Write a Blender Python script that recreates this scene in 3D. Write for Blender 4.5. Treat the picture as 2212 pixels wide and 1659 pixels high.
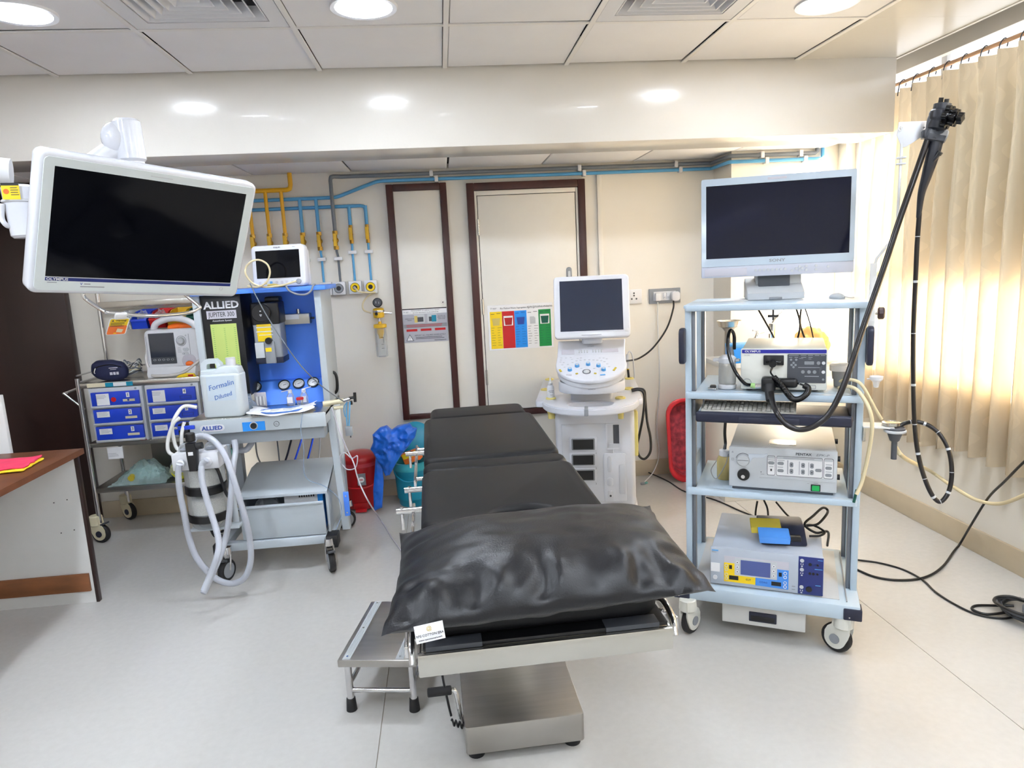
import bpy, bmesh, math, random
from math import sin, cos, pi, radians, hypot, atan2, sqrt
from mathutils import Vector, Matrix
random.seed(7)
for o in list(bpy.data.objects): bpy.data.objects.remove(o)
SC = bpy.context.scene
COL = SC.collection
V = Vector

# ------------------------------------------------------------------ camera
CX, CY, F, EYE = 1106.0, 829.5, 1492.25, V((0, 0, 1.5))
PIT, ROL, YAW = radians(9.7468), radians(-2.844), radians(5.3468)
FW = V((sin(YAW)*cos(PIT), cos(YAW)*cos(PIT), -sin(PIT)))
_r = V((cos(YAW), -sin(YAW), 0)); _u = _r.cross(FW)
RT = _r*cos(ROL) + _u*sin(ROL); UP = -_r*sin(ROL) + _u*cos(ROL)
cam = bpy.data.objects.new('camera', bpy.data.cameras.new('camera')); COL.objects.link(cam)
cam.data.sensor_width = 36; cam.data.lens = F/2212*36; cam.data.clip_start = .02
cam.matrix_world = Matrix(((RT.x, UP.x, -FW.x, 0), (RT.y, UP.y, -FW.y, 0), (RT.z, UP.z, -FW.z, 1.5), (0, 0, 0, 1)))
SC.camera = cam
def ray(u, v): return RT*((u-CX)/F) - UP*((v-CY)/F) + FW
def pz(u, v, z=0.0): d = ray(u, v); return EYE + d*((z-1.5)/d.z)      # pixel -> point on a horizontal plane
def py(u, v, y): d = ray(u, v); return EYE + d*(y/d.y)                # pixel -> point on a plane y = const
def px(u, v, x): d = ray(u, v); return EYE + d*(x/d.x)

# ------------------------------------------------------------------ world, exposure
W = bpy.data.worlds.new('world'); SC.world = W; W.use_nodes = True
bg = W.node_tree.nodes['Background']; bg.inputs[0].default_value = (.97, .98, 1.0, 1); bg.inputs[1].default_value = 3.0
SC.view_settings.view_transform = 'Standard'; SC.view_settings.look = 'None'
SC.view_settings.exposure = 0.0; SC.view_settings.gamma = 1.0; SC.view_settings.use_curve_mapping = False
LAMP = 154.0          # emission of each ceiling downlight

sun = bpy.data.objects.new('sun', bpy.data.lights.new('sun', 'SUN')); COL.objects.link(sun)      # low sun outside the window
sun.data.energy = 135.0; sun.data.color = (1.0, .92, .78); sun.data.angle = radians(4)
sun.rotation_euler = V((-.62, .50, -.34)).to_track_quat('-Z', 'Y').to_euler()

# ------------------------------------------------------------------ materials
def lin(c):
    f = lambda x: x/12.92 if x <= .04045 else ((x+.055)/1.055)**2.4
    return (f(c[0]/255), f(c[1]/255), f(c[2]/255), 1)
def mat(name, c, rough=.5, metal=0, noise=0, nscale=12, bump=0, bscale=150, coat=0, emit=0, spec=.5, sheen=0, stretch=None):
    m = bpy.data.materials.new(name); m.use_nodes = True; nt = m.node_tree; N = nt.nodes; L = nt.links
    b = N['Principled BSDF']; col = lin(c)
    b.inputs['Base Color'].default_value = col; b.inputs['Roughness'].default_value = rough; b.inputs['Metallic'].default_value = metal
    b.inputs['Coat Weight'].default_value = coat; b.inputs['Specular IOR Level'].default_value = spec
    if sheen: b.inputs['Sheen Weight'].default_value = sheen
    if emit: b.inputs['Emission Color'].default_value = col; b.inputs['Emission Strength'].default_value = emit
    if noise or bump:
        tc = N.new('ShaderNodeTexCoord'); mp = N.new('ShaderNodeMapping'); L.new(tc.outputs['Object'], mp.inputs[0])
        if stretch: mp.inputs['Scale'].default_value = stretch
    if noise:
        n = N.new('ShaderNodeTexNoise'); n.inputs['Scale'].default_value = nscale; n.inputs['Detail'].default_value = 5
        r = N.new('ShaderNodeMapRange'); r.inputs[1].default_value = .3; r.inputs[2].default_value = .7; r.inputs[3].default_value = 1-noise; r.inputs[4].default_value = 1+noise*.5
        h = N.new('ShaderNodeHueSaturation'); h.inputs['Color'].default_value = col
        L.new(mp.outputs[0], n.inputs['Vector']); L.new(n.outputs['Fac'], r.inputs[0]); L.new(r.outputs[0], h.inputs['Value']); L.new(h.outputs[0], b.inputs['Base Color'])
    if bump:
        n2 = N.new('ShaderNodeTexNoise'); n2.inputs['Scale'].default_value = bscale; n2.inputs['Detail'].default_value = 3
        bp = N.new('ShaderNodeBump'); bp.inputs['Strength'].default_value = bump; bp.inputs['Distance'].default_value = .01
        L.new(mp.outputs[0], n2.inputs['Vector']); L.new(n2.outputs['Fac'], bp.inputs['Height']); L.new(bp.outputs[0], b.inputs['Normal'])
    return m
def clear(name, c, opacity=.25, rough=.08):
    """thin clear plastic or glass: mostly see-through with a glossy skin"""
    m = bpy.data.materials.new(name); m.use_nodes = True; nt = m.node_tree; N = nt.nodes; L = nt.links
    b = N['Principled BSDF']; b.inputs['Base Color'].default_value = lin(c); b.inputs['Roughness'].default_value = rough
    t = N.new('ShaderNodeBsdfTransparent'); t.inputs[0].default_value = lin([x*.5+127 for x in c])
    lw = N.new('ShaderNodeLayerWeight'); lw.inputs[0].default_value = .35
    r = N.new('ShaderNodeMapRange'); r.inputs[3].default_value = opacity; r.inputs[4].default_value = min(1, opacity+.55)
    mx = N.new('ShaderNodeMixShader'); L.new(lw.outputs['Facing'], r.inputs[0]); L.new(r.outputs[0], mx.inputs[0])
    L.new(t.outputs[0], mx.inputs[1]); L.new(b.outputs[0], mx.inputs[2]); L.new(mx.outputs[0], N['Material Output'].inputs[0])
    return m
def cloth_light(name, c, trans, pat=True):
    """woven curtain: diffuse + translucent with a flowing leaf pattern"""
    m = bpy.data.materials.new(name); m.use_nodes = True; nt = m.node_tree; N = nt.nodes; L = nt.links
    N.remove(N['Principled BSDF'])
    tc = N.new('ShaderNodeUVMap'); mp = N.new('ShaderNodeMapping'); mp.inputs['Scale'].default_value = (1, 1, 1); L.new(tc.outputs[0], mp.inputs[0])
    sp = N.new('ShaderNodeSeparateXYZ'); L.new(mp.outputs[0], sp.inputs[0])
    def mth(op, a, b=None):
        n = N.new('ShaderNodeMath'); n.operation = op
        for i, x in enumerate((a, b)):
            if x is None: continue
            if isinstance(x, (int, float)): n.inputs[i].default_value = x
            else: L.new(x, n.inputs[i])
        return n.outputs[0]
    # u, v in metres: wavy vertical stems, leaf outlines repeated every 9 cm
    wob = mth('MULTIPLY', mth('SINE', mth('MULTIPLY', sp.outputs[1], 2*pi/.15)), .014)
    s = mth('SINE', mth('MULTIPLY', mth('ADD', sp.outputs[0], wob), 2*pi/.055))
    s2 = mth('SINE', mth('MULTIPLY', mth('SUBTRACT', sp.outputs[0], mth('MULTIPLY', wob, .6)), 2*pi/.11))
    k = mth('GREATER_THAN', mth('ADD', s, mth('MULTIPLY', s2, .7)), .55)
    mix = N.new('ShaderNodeMix'); mix.data_type = 'RGBA'; L.new(k, mix.inputs[0])
    mix.inputs[6].default_value = lin(c); mix.inputs[7].default_value = lin([min(255, x*1.03) for x in c])
    d = N.new('ShaderNodeBsdfDiffuse'); t = N.new('ShaderNodeBsdfTranslucent'); mx = N.new('ShaderNodeMixShader'); mx.inputs[0].default_value = trans
    L.new(mix.outputs[2], d.inputs[0]); L.new(mix.outputs[2], t.inputs[0]); L.new(d.outputs[0], mx.inputs[1]); L.new(t.outputs[0], mx.inputs[2])
    L.new(mx.outputs[0], N['Material Output'].inputs[0])
    return m
M = {}
def mm(k, *a, **kw): M[k] = mat(k, *a, **kw)
mm('wall', (236, 231, 221), .42, noise=.02, nscale=3, bump=.02, bscale=60)
mm('beam', (228, 224, 217), .2, noise=.01, nscale=3, bump=.05, bscale=40, coat=.2)
mm('tile', (240, 240, 242), .6, noise=.02, nscale=5, bump=.03, bscale=300)
mm('tgrid', (236, 235, 233), .45, noise=.01)
mm('dark_gap', (40, 40, 44), .9, noise=.05)
mm('cream_gloss', (224, 220, 210), .2, noise=.01)
mm('floor', (196, 194, 190), .27, noise=.035, nscale=40, bump=.004, bscale=30)
mm('floor_joint', (150, 142, 128), .7, noise=.1)
mm('skirting', (205, 190, 164), .4, noise=.04)
mm('mahogany', (66, 30, 26), .35, noise=.3, nscale=9, stretch=(1, 1, .08), bump=.05)
mm('dark_wood', (46, 25, 22), .35, noise=.35, nscale=7, stretch=(1, 1, .06))
mm('door_leaf', (236, 232, 223), .3, noise=.015)
mm('white', (222, 223, 227), .35, noise=.01)
mm('white_gloss', (220, 222, 229), .16, noise=.01, coat=.3)
mm('offwhite', (222, 222, 214), .4, noise=.03)
mm('cream_plastic', (226, 216, 184), .35, noise=.04)
mm('us_white', (214, 217, 226), .3, noise=.02)
mm('us_grey', (205, 208, 216), .4, noise=.02)
mm('us_yellow', (226, 212, 130), .4, noise=.04)
mm('yellow_tan', (206, 184, 104), .45, noise=.04)
mm('trolley', (186, 203, 217), .34, noise=.03, nscale=6)
mm('trolley_groove', (120, 124, 132), .35, .5, noise=.05)
mm('trolley_white', (226, 226, 224), .4, noise=.03)
mm('anes_grey', (190, 199, 206), .4, noise=.03)
mm('anes_grey_dark', (160, 167, 174), .4, noise=.03)
mm('anes_blue', (84, 146, 255), .4, noise=.03)
mm('blue_light', (36, 146, 240), .4, noise=.03)
mm('drawer_blue', (30, 66, 196), .38, noise=.04)
mm('black', (16, 16, 19), .38, noise=.08)
mm('black_gloss', (9, 9, 12), .12, noise=.05)
mm('screen', (8, 9, 15), .08, noise=.02, spec=.18)
mm('screen_grey', (52, 56, 66), .09, noise=.02)
mm('us_screen', (34, 42, 62), .22, noise=.02)
mm('rubber', (24, 24, 27), .6, noise=.1)
mm('navy', (28, 32, 54), .45, noise=.06)
mm('leather', (9, 10, 17), .40, noise=.06, nscale=8, bump=.10, bscale=260, spec=.5)
mm('pad', (14, 14, 17), .5, noise=.05, nscale=6, bump=.04, bscale=500, spec=.3)
mm('steel', (206, 204, 198), .26, 1, noise=.05, nscale=4, bump=.02, bscale=60)
mm('steel_brushed', (176, 173, 168), .33, 1, noise=.08, nscale=5, stretch=(1, 12, 1))
mm('chrome', (226, 226, 228), .08, 1, noise=.02)
mm('brass', (176, 142, 70), .3, 1, noise=.15, nscale=60)
mm('valve_yellow', (226, 180, 34), .4, noise=.08)
mm('pipe_yellow', (224, 168, 20), .4, noise=.05)
mm('pipe_blue', (86, 160, 208), .4, noise=.06)
mm('pipe_grey', (112, 118, 126), .45, noise=.06)
mm('grey', (140, 144, 150), .45, noise=.04)
mm('grey_dark', (74, 77, 84), .5, noise=.05)
mm('grey_light', (196, 200, 204), .42, noise=.03)
mm('lavender', (196, 194, 204), .5, noise=.02)
mm('red', (196, 24, 30), .35, noise=.06)
mm('red_bin', (176, 18, 24), .28, noise=.05)
mm('tub_red', (226, 40, 52), .35, noise=.03)
mm('tub_chalk', (214, 84, 98), .7, noise=.6, nscale=26)
mm('teal', (18, 138, 168), .35, noise=.04)
mm('bag_blue', (28, 112, 220), .35, noise=.08, nscale=20)
mm('orange', (238, 110, 30), .4, noise=.05)
mm('yellow', (244, 208, 20), .45, noise=.03)
mm('green', (20, 140, 70), .45, noise=.03)
mm('dgreen', (14, 88, 74), .45, noise=.05)
mm('switch_green', (24, 168, 84), .3, noise=.03, emit=.15)
mm('paper', (238, 238, 240), .7, noise=.02)
mm('paper_grey', (176, 176, 186), .5, noise=.02)
mm('print', (60, 60, 66), .7, noise=.05)
mm('print_soft', (150, 152, 160), .7, noise=.05)
mm('ink_blue', (60, 110, 190), .6, noise=.05)
mm('logo_blue', (34, 70, 160), .5, noise=.03)
mm('olympus_blue', (38, 40, 150), .4, noise=.03)
mm('skyblue', (96, 170, 232), .4, noise=.03)
mm('flow_green', (186, 204, 116), .3, noise=.03, emit=.05)
mm('esu_panel', (176, 184, 196), .4, noise=.02)
mm('esu_navy', (30, 44, 110), .35, noise=.04)
mm('esu_screen', (78, 92, 150), .3, noise=.02)
mm('esu_blue', (70, 140, 226), .4, noise=.03)
mm('pedal_yellow', (190, 170, 50), .45, noise=.05)
mm('pedal_blue', (74, 140, 220), .45, noise=.05)
mm('granules', (226, 222, 212), .9, noise=.2, nscale=220, bump=.5, bscale=260)
mm('brown', (112, 66, 42), .4, noise=.2, nscale=14, stretch=(.15, 1, 1))
mm('laminate', (224, 224, 222), .35, noise=.02)
mm('pink', (232, 66, 96), .8, noise=.08)
mm('hose', (222, 226, 234), .4, noise=.02)
mm('cable_cream', (222, 208, 170), .45, noise=.04)
mm('cable_white', (228, 228, 226), .45, noise=.03)
mm('scope', (18, 13, 15), .28, noise=.05, coat=.1)
mm('scope_body', (30, 32, 40), .35, noise=.05)
mm('maroon_knob', (58, 34, 34), .4, noise=.05)
mm('keyboard', (176, 174, 166), .5, noise=.04)
mm('keycap', (166, 164, 158), .5, noise=.04)
mm('tan_box', (198, 160, 90), .6, noise=.05)
mm('orange_cloth', (226, 170, 100), .7, noise=.1, nscale=10)
mm('qr_white', (232, 232, 234), .6, noise=.02)
mm('warm_orange', (236, 116, 40), .5, noise=.03)
mm('liquid', (206, 192, 130), .2, noise=.02)
M['clear'] = clear('clear', (232, 236, 240), .12)
M['clear_blue'] = clear('clear_blue', (196, 214, 236), .2)
M['clear_teal'] = clear('clear_teal', (150, 214, 206), .4, .15)
M['frosted'] = clear('frosted', (226, 236, 242), .82, .4)
M['jar'] = clear('jar', (232, 236, 238), .16)
M['water_jar'] = clear('water_jar', (226, 226, 224), .3)
M['amber_water'] = clear('amber_water', (222, 204, 140), .45)
M['yellow_clear'] = clear('yellow_clear', (226, 226, 60), .5, .15)
M['glass'] = clear('glass', (250, 252, 255), .03, .02)
M['frost_glass'] = clear('frost_glass', (206, 214, 214), .84, .5)
M['curtain'] = cloth_light('curtain', (206, 192, 168), .36)
def lampmat(name, c, s):
    m = bpy.data.materials.new(name); m.use_nodes = True; N = m.node_tree.nodes; N.remove(N['Principled BSDF'])
    e = N.new('ShaderNodeEmission'); e.inputs[0].default_value = lin(c); e.inputs[1].default_value = s
    m.node_tree.links.new(e.outputs[0], N['Material Output'].inputs[0]); return m
M['lamp'] = lampmat('lamp', (234, 243, 255), LAMP)

# ------------------------------------------------------------------ geometry helpers
def NB(): return bmesh.new()
def g_box(bm, x0, x1, y0, y1, z0, z1, bev=0, seg=2):
    r = bmesh.ops.create_cube(bm, size=1)['verts']
    for v in r: v.co = V(((x0+x1)/2+v.co.x*(x1-x0), (y0+y1)/2+v.co.y*(y1-y0), (z0+z1)/2+v.co.z*(z1-z0)))
    if bev:
        bev = min(bev, .49*min(abs(x1-x0), abs(y1-y0), abs(z1-z0)))
        es = list({e for v in r for e in v.link_edges}); bmesh.ops.bevel(bm, geom=es, offset=bev, segments=seg, affect='EDGES', profile=.5)
def _basis(d):
    d = d.normalized(); a = V((0, 0, 1)) if abs(d.z) < .9 else V((1, 0, 0)); u = d.cross(a).normalized(); return u, d.cross(u)
def g_ring(bm, c, u, w, r, n): return [bm.verts.new(c+(u*cos(2*pi*i/n)+w*sin(2*pi*i/n))*r) for i in range(n)]
def g_skin(bm, rings, cap=True, closed=False):
    n = len(rings[0]); R = rings+[rings[0]] if closed else rings
    for a, b in zip(R, R[1:]):
        for i in range(n): bm.faces.new((a[i], a[(i+1) % n], b[(i+1) % n], b[i]))
    if cap and not closed: bm.faces.new(rings[0][::-1]); bm.faces.new(rings[-1])
def g_cyl(bm, p0, p1, r0, r1=None, n=20, bev=0):
    p0, p1 = V(p0), V(p1); r1 = r0 if r1 is None else r1; u, w = _basis(p1-p0); d = (p1-p0).normalized()
    if bev: rs = [(p0, r0-bev), (p0+d*bev, r0), (p1-d*bev, r1), (p1, r1-bev)]
    else: rs = [(p0, r0), (p1, r1)]
    g_skin(bm, [g_ring(bm, c, u, w, r, n) for c, r in rs])
def g_lathe(bm, prof, o=(0, 0, 0), ax=(0, 0, 1), n=28):
    """prof: list of (radius, height along the axis)"""
    o = V(o); ax = V(ax).normalized(); u, w = _basis(ax)
    g_skin(bm, [g_ring(bm, o+ax*h, u, w, max(r, 1e-4), n) for r, h in prof])
def spline(pts, k=6):
    pts = [V(p) for p in pts]
    if len(pts) < 3: return pts
    P = [pts[0]*2-pts[1]]+pts+[pts[-1]*2-pts[-2]]; out = []
    for i in range(1, len(P)-2):
        a, b, c, d = P[i-1:i+3]
        for j in range(k):
            t = j/k; out.append(.5*((2*b)+(c-a)*t+(2*a-5*b+4*c-d)*t*t+(3*b-a-3*c+d)*t**3))
    out.append(pts[-1]); return out
def g_tube(bm, pts, r, n=8, k=6, smooth=True, corr=None):
    """corr=(pitch, amplitude): corrugated hose"""
    P = spline(pts, k) if smooth else [V(p) for p in pts]
    if corr:
        Q = []; acc = 0
        for a, b in zip(P, P[1:]):
            m = max(1, int((b-a).length/(corr[0]/2)+.5))
            Q += [a.lerp(b, j/m) for j in range(m)]
        P = Q+[P[-1]]
    rings = []; u = None
    for i, p in enumerate(P):
        d = (P[min(i+1, len(P)-1)]-P[max(i-1, 0)]).normalized()
        if u is None: u, w = _basis(d)
        else: u = (u-d*u.dot(d)).normalized(); w = d.cross(u)
        rr = r(i/(len(P)-1)) if callable(r) else r
        if corr and i % 2: rr -= corr[1]
        rings.append(g_ring(bm, p, u, w, rr, n))
    g_skin(bm, rings)
def rrect(x0, x1, y0, y1, r, k=5):
    out = []
    for cx, cy, a in ((x1-r, y1-r, 0), (x0+r, y1-r, 90), (x0+r, y0+r, 180), (x1-r, y0+r, 270)):
        out += [(cx+r*cos(radians(a+90*j/k)), cy+r*sin(radians(a+90*j/k))) for j in range(k+1)]
    return out
def circ(cx, cy, r, n=24, sx=1, sy=1): return [(cx+r*sx*cos(2*pi*i/n), cy+r*sy*sin(2*pi*i/n)) for i in range(n)]
def area2(p): return sum(a[0]*b[1]-b[0]*a[1] for a, b in zip(p, p[1:]+p[:1]))
def g_prism(bm, poly, ax, d0, d1, bev=0, seg=2):
    """polygon in the plane across axis ax ('x': (y,z), 'y': (x,z), 'z': (x,y)) swept from d0 to d1"""
    if area2(poly) < 0: poly = poly[::-1]
    f = {'x': lambda a, b, d: V((d, a, b)), 'y': lambda a, b, d: V((a, d, b)), 'z': lambda a, b, d: V((a, b, d))}[ax]
    A = [bm.verts.new(f(a, b, d0)) for a, b in poly]; B = [bm.verts.new(f(a, b, d1)) for a, b in poly]; n = len(poly)
    fs = [bm.faces.new(A), bm.faces.new(B)]
    for i in range(n): fs.append(bm.faces.new((A[i], A[(i+1) % n], B[(i+1) % n], B[i])))
    bmesh.ops.recalc_face_normals(bm, faces=fs)
    if bev:
        es = [e for e in fs[0].edges]+[e for e in fs[1].edges]
        bmesh.ops.bevel(bm, geom=es, offset=bev, segments=seg, affect='EDGES', profile=.5)
def g_frame(bm, outer, inner, ax, d0, d1):
    """outer / inner: same number of points"""
    f = {'x': lambda a, b, d: V((d, a, b)), 'y': lambda a, b, d: V((a, d, b)), 'z': lambda a, b, d: V((a, b, d))}[ax]
    n = len(outer); R = [[bm.verts.new(f(a, b, d)) for a, b in p] for p, d in ((outer, d0), (outer, d1), (inner, d1), (inner, d0))]
    fs = []
    for k in range(4):
        a, b = R[k], R[(k+1) % 4]
        for i in range(n): fs.append(bm.faces.new((a[i], a[(i+1) % n], b[(i+1) % n], b[i])))
    bmesh.ops.recalc_face_normals(bm, faces=fs)
def g_sphere(bm, c, r, sx=1, sy=1, sz=1, n=16):
    for v in bmesh.ops.create_uvsphere(bm, u_segments=n, v_segments=max(6, n//2+2), radius=r)['verts']:
        v.co = V((v.co.x*sx+c[0], v.co.y*sy+c[1], v.co.z*sz+c[2]))
def g_torus(bm, c, ax, R, r, n=28, m=8):
    c = V(c); u, w = _basis(V(ax)); a = V(ax).normalized()
    rings = []
    for i in range(n):
        d = u*cos(2*pi*i/n)+w*sin(2*pi*i/n); rings.append([bm.verts.new(c+d*R+(d*cos(2*pi*j/m)+a*sin(2*pi*j/m))*r) for j in range(m)])
    g_skin(bm, rings, closed=True)

# ------------------------------------------------------------------ objects
XF = {}
def ob(name, bm, m, parent=None, ang=38):
    if isinstance(bm, bmesh.types.BMesh):
        bmesh.ops.recalc_face_normals(bm, faces=bm.faces[:])
        me = bpy.data.meshes.new(name); bm.to_mesh(me); bm.free()
    else: me = bm
    if not me.materials:
        me.materials.append(M[m] if isinstance(m, str) else m)
        me.shade_smooth(); me.set_sharp_from_angle(angle=radians(ang))
    o = bpy.data.objects.new(name, me); COL.objects.link(o)
    if parent: o.parent = parent
    return o
def tag(o, label, cat, group=None):
    o['label'] = label; o['category'] = cat
    if group: o['group'] = group
    return o
def thing(name, label, cat, loc=(0, 0, 0), rz=0, group=None):
    o = bpy.data.objects.new(name, None); COL.objects.link(o); o.empty_display_size = .05
    o.location = loc; o.rotation_euler = (0, 0, rz); XF[o] = Matrix.Translation(V(loc)) @ Matrix.Rotation(rz, 4, 'Z')
    return tag(o, label, cat, group)
def orient(o, Mx): o.matrix_world = Mx; XF[o] = Mx; return o
def struct(o): o['kind'] = 'structure'; return o
def loc(t, p):
    while t.parent: t = t.parent
    return (XF[t].inverted() @ V(p)) if t in XF else V(p)
def locs(t, P): return [loc(t, p) for p in P]
def copy_tree(o, parent=None, label=None):
    c = o.copy(); COL.objects.link(c); c.parent = parent
    if o in XF: XF[c] = XF[o].copy()
    if label: c['label'] = label
    for ch in o.children: copy_tree(ch, c)
    return c
def Bx(t, name, m, x0, x1, y0, y1, z0, z1, bev=.003, seg=2):
    b = NB(); g_box(b, x0, x1, y0, y1, z0, z1, bev, seg); return ob(name, b, m, t)
def Cy(t, name, m, p0, p1, r, r1=None, n=20, bev=0):
    b = NB(); g_cyl(b, p0, p1, r, r1, n, bev); return ob(name, b, m, t)
def La(t, name, m, prof, o=(0, 0, 0), ax=(0, 0, 1), n=28):
    b = NB(); g_lathe(b, prof, o, ax, n); return ob(name, b, m, t)
def Tb(t, name, m, pts, r, n=8, k=6, smooth=True, world=False, corr=None, zmin=None):
    if world and t: pts = locs(t, pts)
    if zmin is not None: pts = [V((p.x, p.y, max(p.z, zmin))) for p in (spline(pts, k) if smooth else pts)]; smooth = False
    b = NB(); g_tube(b, pts, r, n, k, smooth, corr); return ob(name, b, m, t, 60)
def Pr(t, name, m, poly, ax, d0, d1, bev=0, seg=2):
    b = NB(); g_prism(b, poly, ax, d0, d1, bev, seg); return ob(name, b, m, t)
def Fr(t, name, m, outer, inner, ax, d0, d1):
    b = NB(); g_frame(b, outer, inner, ax, d0, d1); return ob(name, b, m, t)
def Sp(t, name, m, c, r, sx=1, sy=1, sz=1, n=16):
    b = NB(); g_sphere(b, c, r, sx, sy, sz, n); return ob(name, b, m, t)
_fc = {}
def text_mesh(s, size, ext=.0004, align='CENTER', sx=1, shear=0, space=1, bold=0):
    cu = bpy.data.curves.new('t', 'FONT'); cu.body = s; cu.size = size; cu.extrude = ext; cu.align_x = align; cu.align_y = 'CENTER'
    cu.resolution_u = 2; cu.shear = shear; cu.space_character = space; cu.offset = bold*size
    o = bpy.data.objects.new('t', cu); COL.objects.link(o)
    me = bpy.data.meshes.new_from_object(o.evaluated_get(bpy.context.evaluated_depsgraph_get()))
    bpy.data.objects.remove(o); bpy.data.curves.remove(cu)
    if sx != 1: me.transform(Matrix.Diagonal((sx, 1, 1, 1)))
    return me
def Tx(t, s, m, size, o, right=(1, 0, 0), up=(0, 0, 1), align='CENTER', sx=1, shear=0, ext=.0004, rot=0, name='lettering', space=1, bold=0):
    me = text_mesh(s, size, ext, align, sx, shear, space, bold); r = V(right).normalized(); u = V(up).normalized()
    if rot: r, u = r*cos(rot)+u*sin(rot), u*cos(rot)-r*sin(rot)
    n = r.cross(u)
    me.transform(Matrix(((r.x, u.x, n.x, o[0]), (r.y, u.y, n.y, o[1]), (r.z, u.z, n.z, o[2]), (0, 0, 0, 1))))
    return ob(name, me, m, t)
def Ln(t, m, rects, y, th=.0006, name='print'):
    """flat printed marks on a face looking along -y: rects (x0,x1,z0,z1)"""
    b = NB()
    for x0, x1, z0, z1 in rects: g_box(b, x0, x1, y-th, y, z0, z1)
    o = ob(name, b, m, t)
    if len(rects) > 1: o['kind'] = 'stuff'
    return o
def rows(x0, x1, z, n, dz, h=.002, rag=.25):
    return [(x0, x1-(x1-x0)*rag*random.random(), z-i*dz-h, z-i*dz) for i in range(n)]
def caster(t, p, r=.05, w=.022, ang=0, hood='offwhite', style='hood', tyre='rubber', hub='offwhite', cap=None, brake=False, tall=.03, trail=.02):
    """swivel caster under point p (floor contact); sub-parts: tyre, hub, stem"""
    x, y = p; c, s = cos(ang), sin(ang); d = V((c, s, 0)); a = V((-s, c, 0)); o = V((x, y, r))
    b = NB()
    if style == 'hood':
        for sg in (-1, 1):
            cc = o+a*(sg*(w/2+.006))
            pts = [(.70*r*cos(radians(q)), .70*r*sin(radians(q))) for q in range(170, 350, 15)]+[(r*.86, r*.2), (r*.98, r*.6), (r*.98, r+tall), (-r*.12, r+tall), (-r*.22, r*1.02), (-r*.5, r*.78), (-r*.68, r*.4)]
            A = [b.verts.new(cc+d*q+V((0, 0, h))) for q, h in pts]; B = [b.verts.new(cc+a*(-sg*.006)+d*q+V((0, 0, h))) for q, h in pts]
            n = len(pts); b.faces.new(A); b.faces.new(B)
            for i in range(n): b.faces.new((A[i], A[(i+1) % n], B[(i+1) % n], B[i]))
        g_cyl(b, o+d*(r*.42)+V((0, 0, r*.9)), o+d*(r*.42)+V((0, 0, r+tall+.004)), r*.62, r*.6, 18, .004)
    else:
        for sg in (-1, 1):
            q = o+a*(sg*(w/2+.004))
            g_tube(b, [q, q+d*trail*.5+V((0, 0, r*.7)), q+d*trail+V((0, 0, r+tall*.6))], .006, 6, 4)
        g_cyl(b, o+d*trail+V((0, 0, r+tall*.4)), o+d*trail+V((0, 0, r+tall)), r*.45, r*.4, 16)
    k = ob('caster', b, hood, t)
    b = NB(); g_lathe(b, [(r*.7, -w/2), (r*.92, -w/2), (r, -w*.3), (r, w*.3), (r*.92, w/2), (r*.7, w/2)], o, a, 28); ob('tyre', b, tyre, k)
    b = NB(); g_lathe(b, [(r*.15, -w/2-.003), (r*.7, -w/2-.001), (r*.72, 0), (r*.7, w/2+.001), (r*.15, w/2+.003)], o, a, 24); ob('hub', b, hub, k)
    if cap:
        for sg in (-1, 1): Cy(k, 'cap', cap, o+a*(sg*(w/2+.005)), o+a*(sg*(w/2+.009)), r*.34)
    if brake:
        b = NB(); q = o-d*(r*.5)+V((0, 0, r*1.05)); g_box(b, -.022, .022, -.018, .018, -.005, .005, .002)
        bmesh.ops.transform(b, matrix=Matrix.Translation(q) @ Matrix.Rotation(ang, 4, 'Z') @ Matrix.Rotation(.3, 4, 'Y'), verts=b.verts); ob('brake_pedal', b, 'grey_dark', k)
    return k
# ================================================================== THE SETTING
YB, XR, ZC, ZB, YBEAM, ZL = 4.575, 2.530, 2.47, 2.095, 3.6, 2.125
XL, YF = -3.4, -2.1
# floor: welded vinyl sheets, two metres wide
floor = struct(Bx(None, 'floor', 'floor_joint', XL-.1, XR+.2, YF-.1, YB+.1, -.08, -.002, 0))
for a, b in ((XL-.09, -2.3), (-2.297, -.2985), (-.2955, 1.707), (1.710, XR+.15)):
    Bx(floor, 'floor_sheet', 'floor', a, b, YF-.09, YB+.09, -.004, 0, 0)
# walls
struct(Bx(None, 'wall_back', 'wall', XL-.1, 1.84, YB, YB+.12, 0, 2.6, 0))
struct(Bx(None, 'wall_column', 'wall', 1.835, XR+.2, 4.29, YB+.12, 0, 2.6, 0))
struct(Bx(None, 'wall_left', 'wall', XL-.1, XL, YF, YB, 0, 2.6, 0))
struct(Bx(None, 'wall_front', 'wall', XL-.1, XR+.2, YF-.1, YF, 0, 2.6, 0))
WY0, WY1, WZ0, WZ1 = 1.1, 4.2, .84, 2.50
b = NB()
g_box(b, XR, XR+.2, YF, 4.29, 0, WZ0); g_box(b, XR, XR+.2, YF, 4.29, WZ1, 2.6); g_box(b, XR, XR+.035, YF, 4.29, 2.420, WZ1+.01); g_box(b, XR, XR+.2, YF, WY0, WZ0, WZ1); g_box(b, XR, XR+.2, WY1, 4.29, WZ0, WZ1)
struct(ob('wall_right', b, 'wall'))
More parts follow.
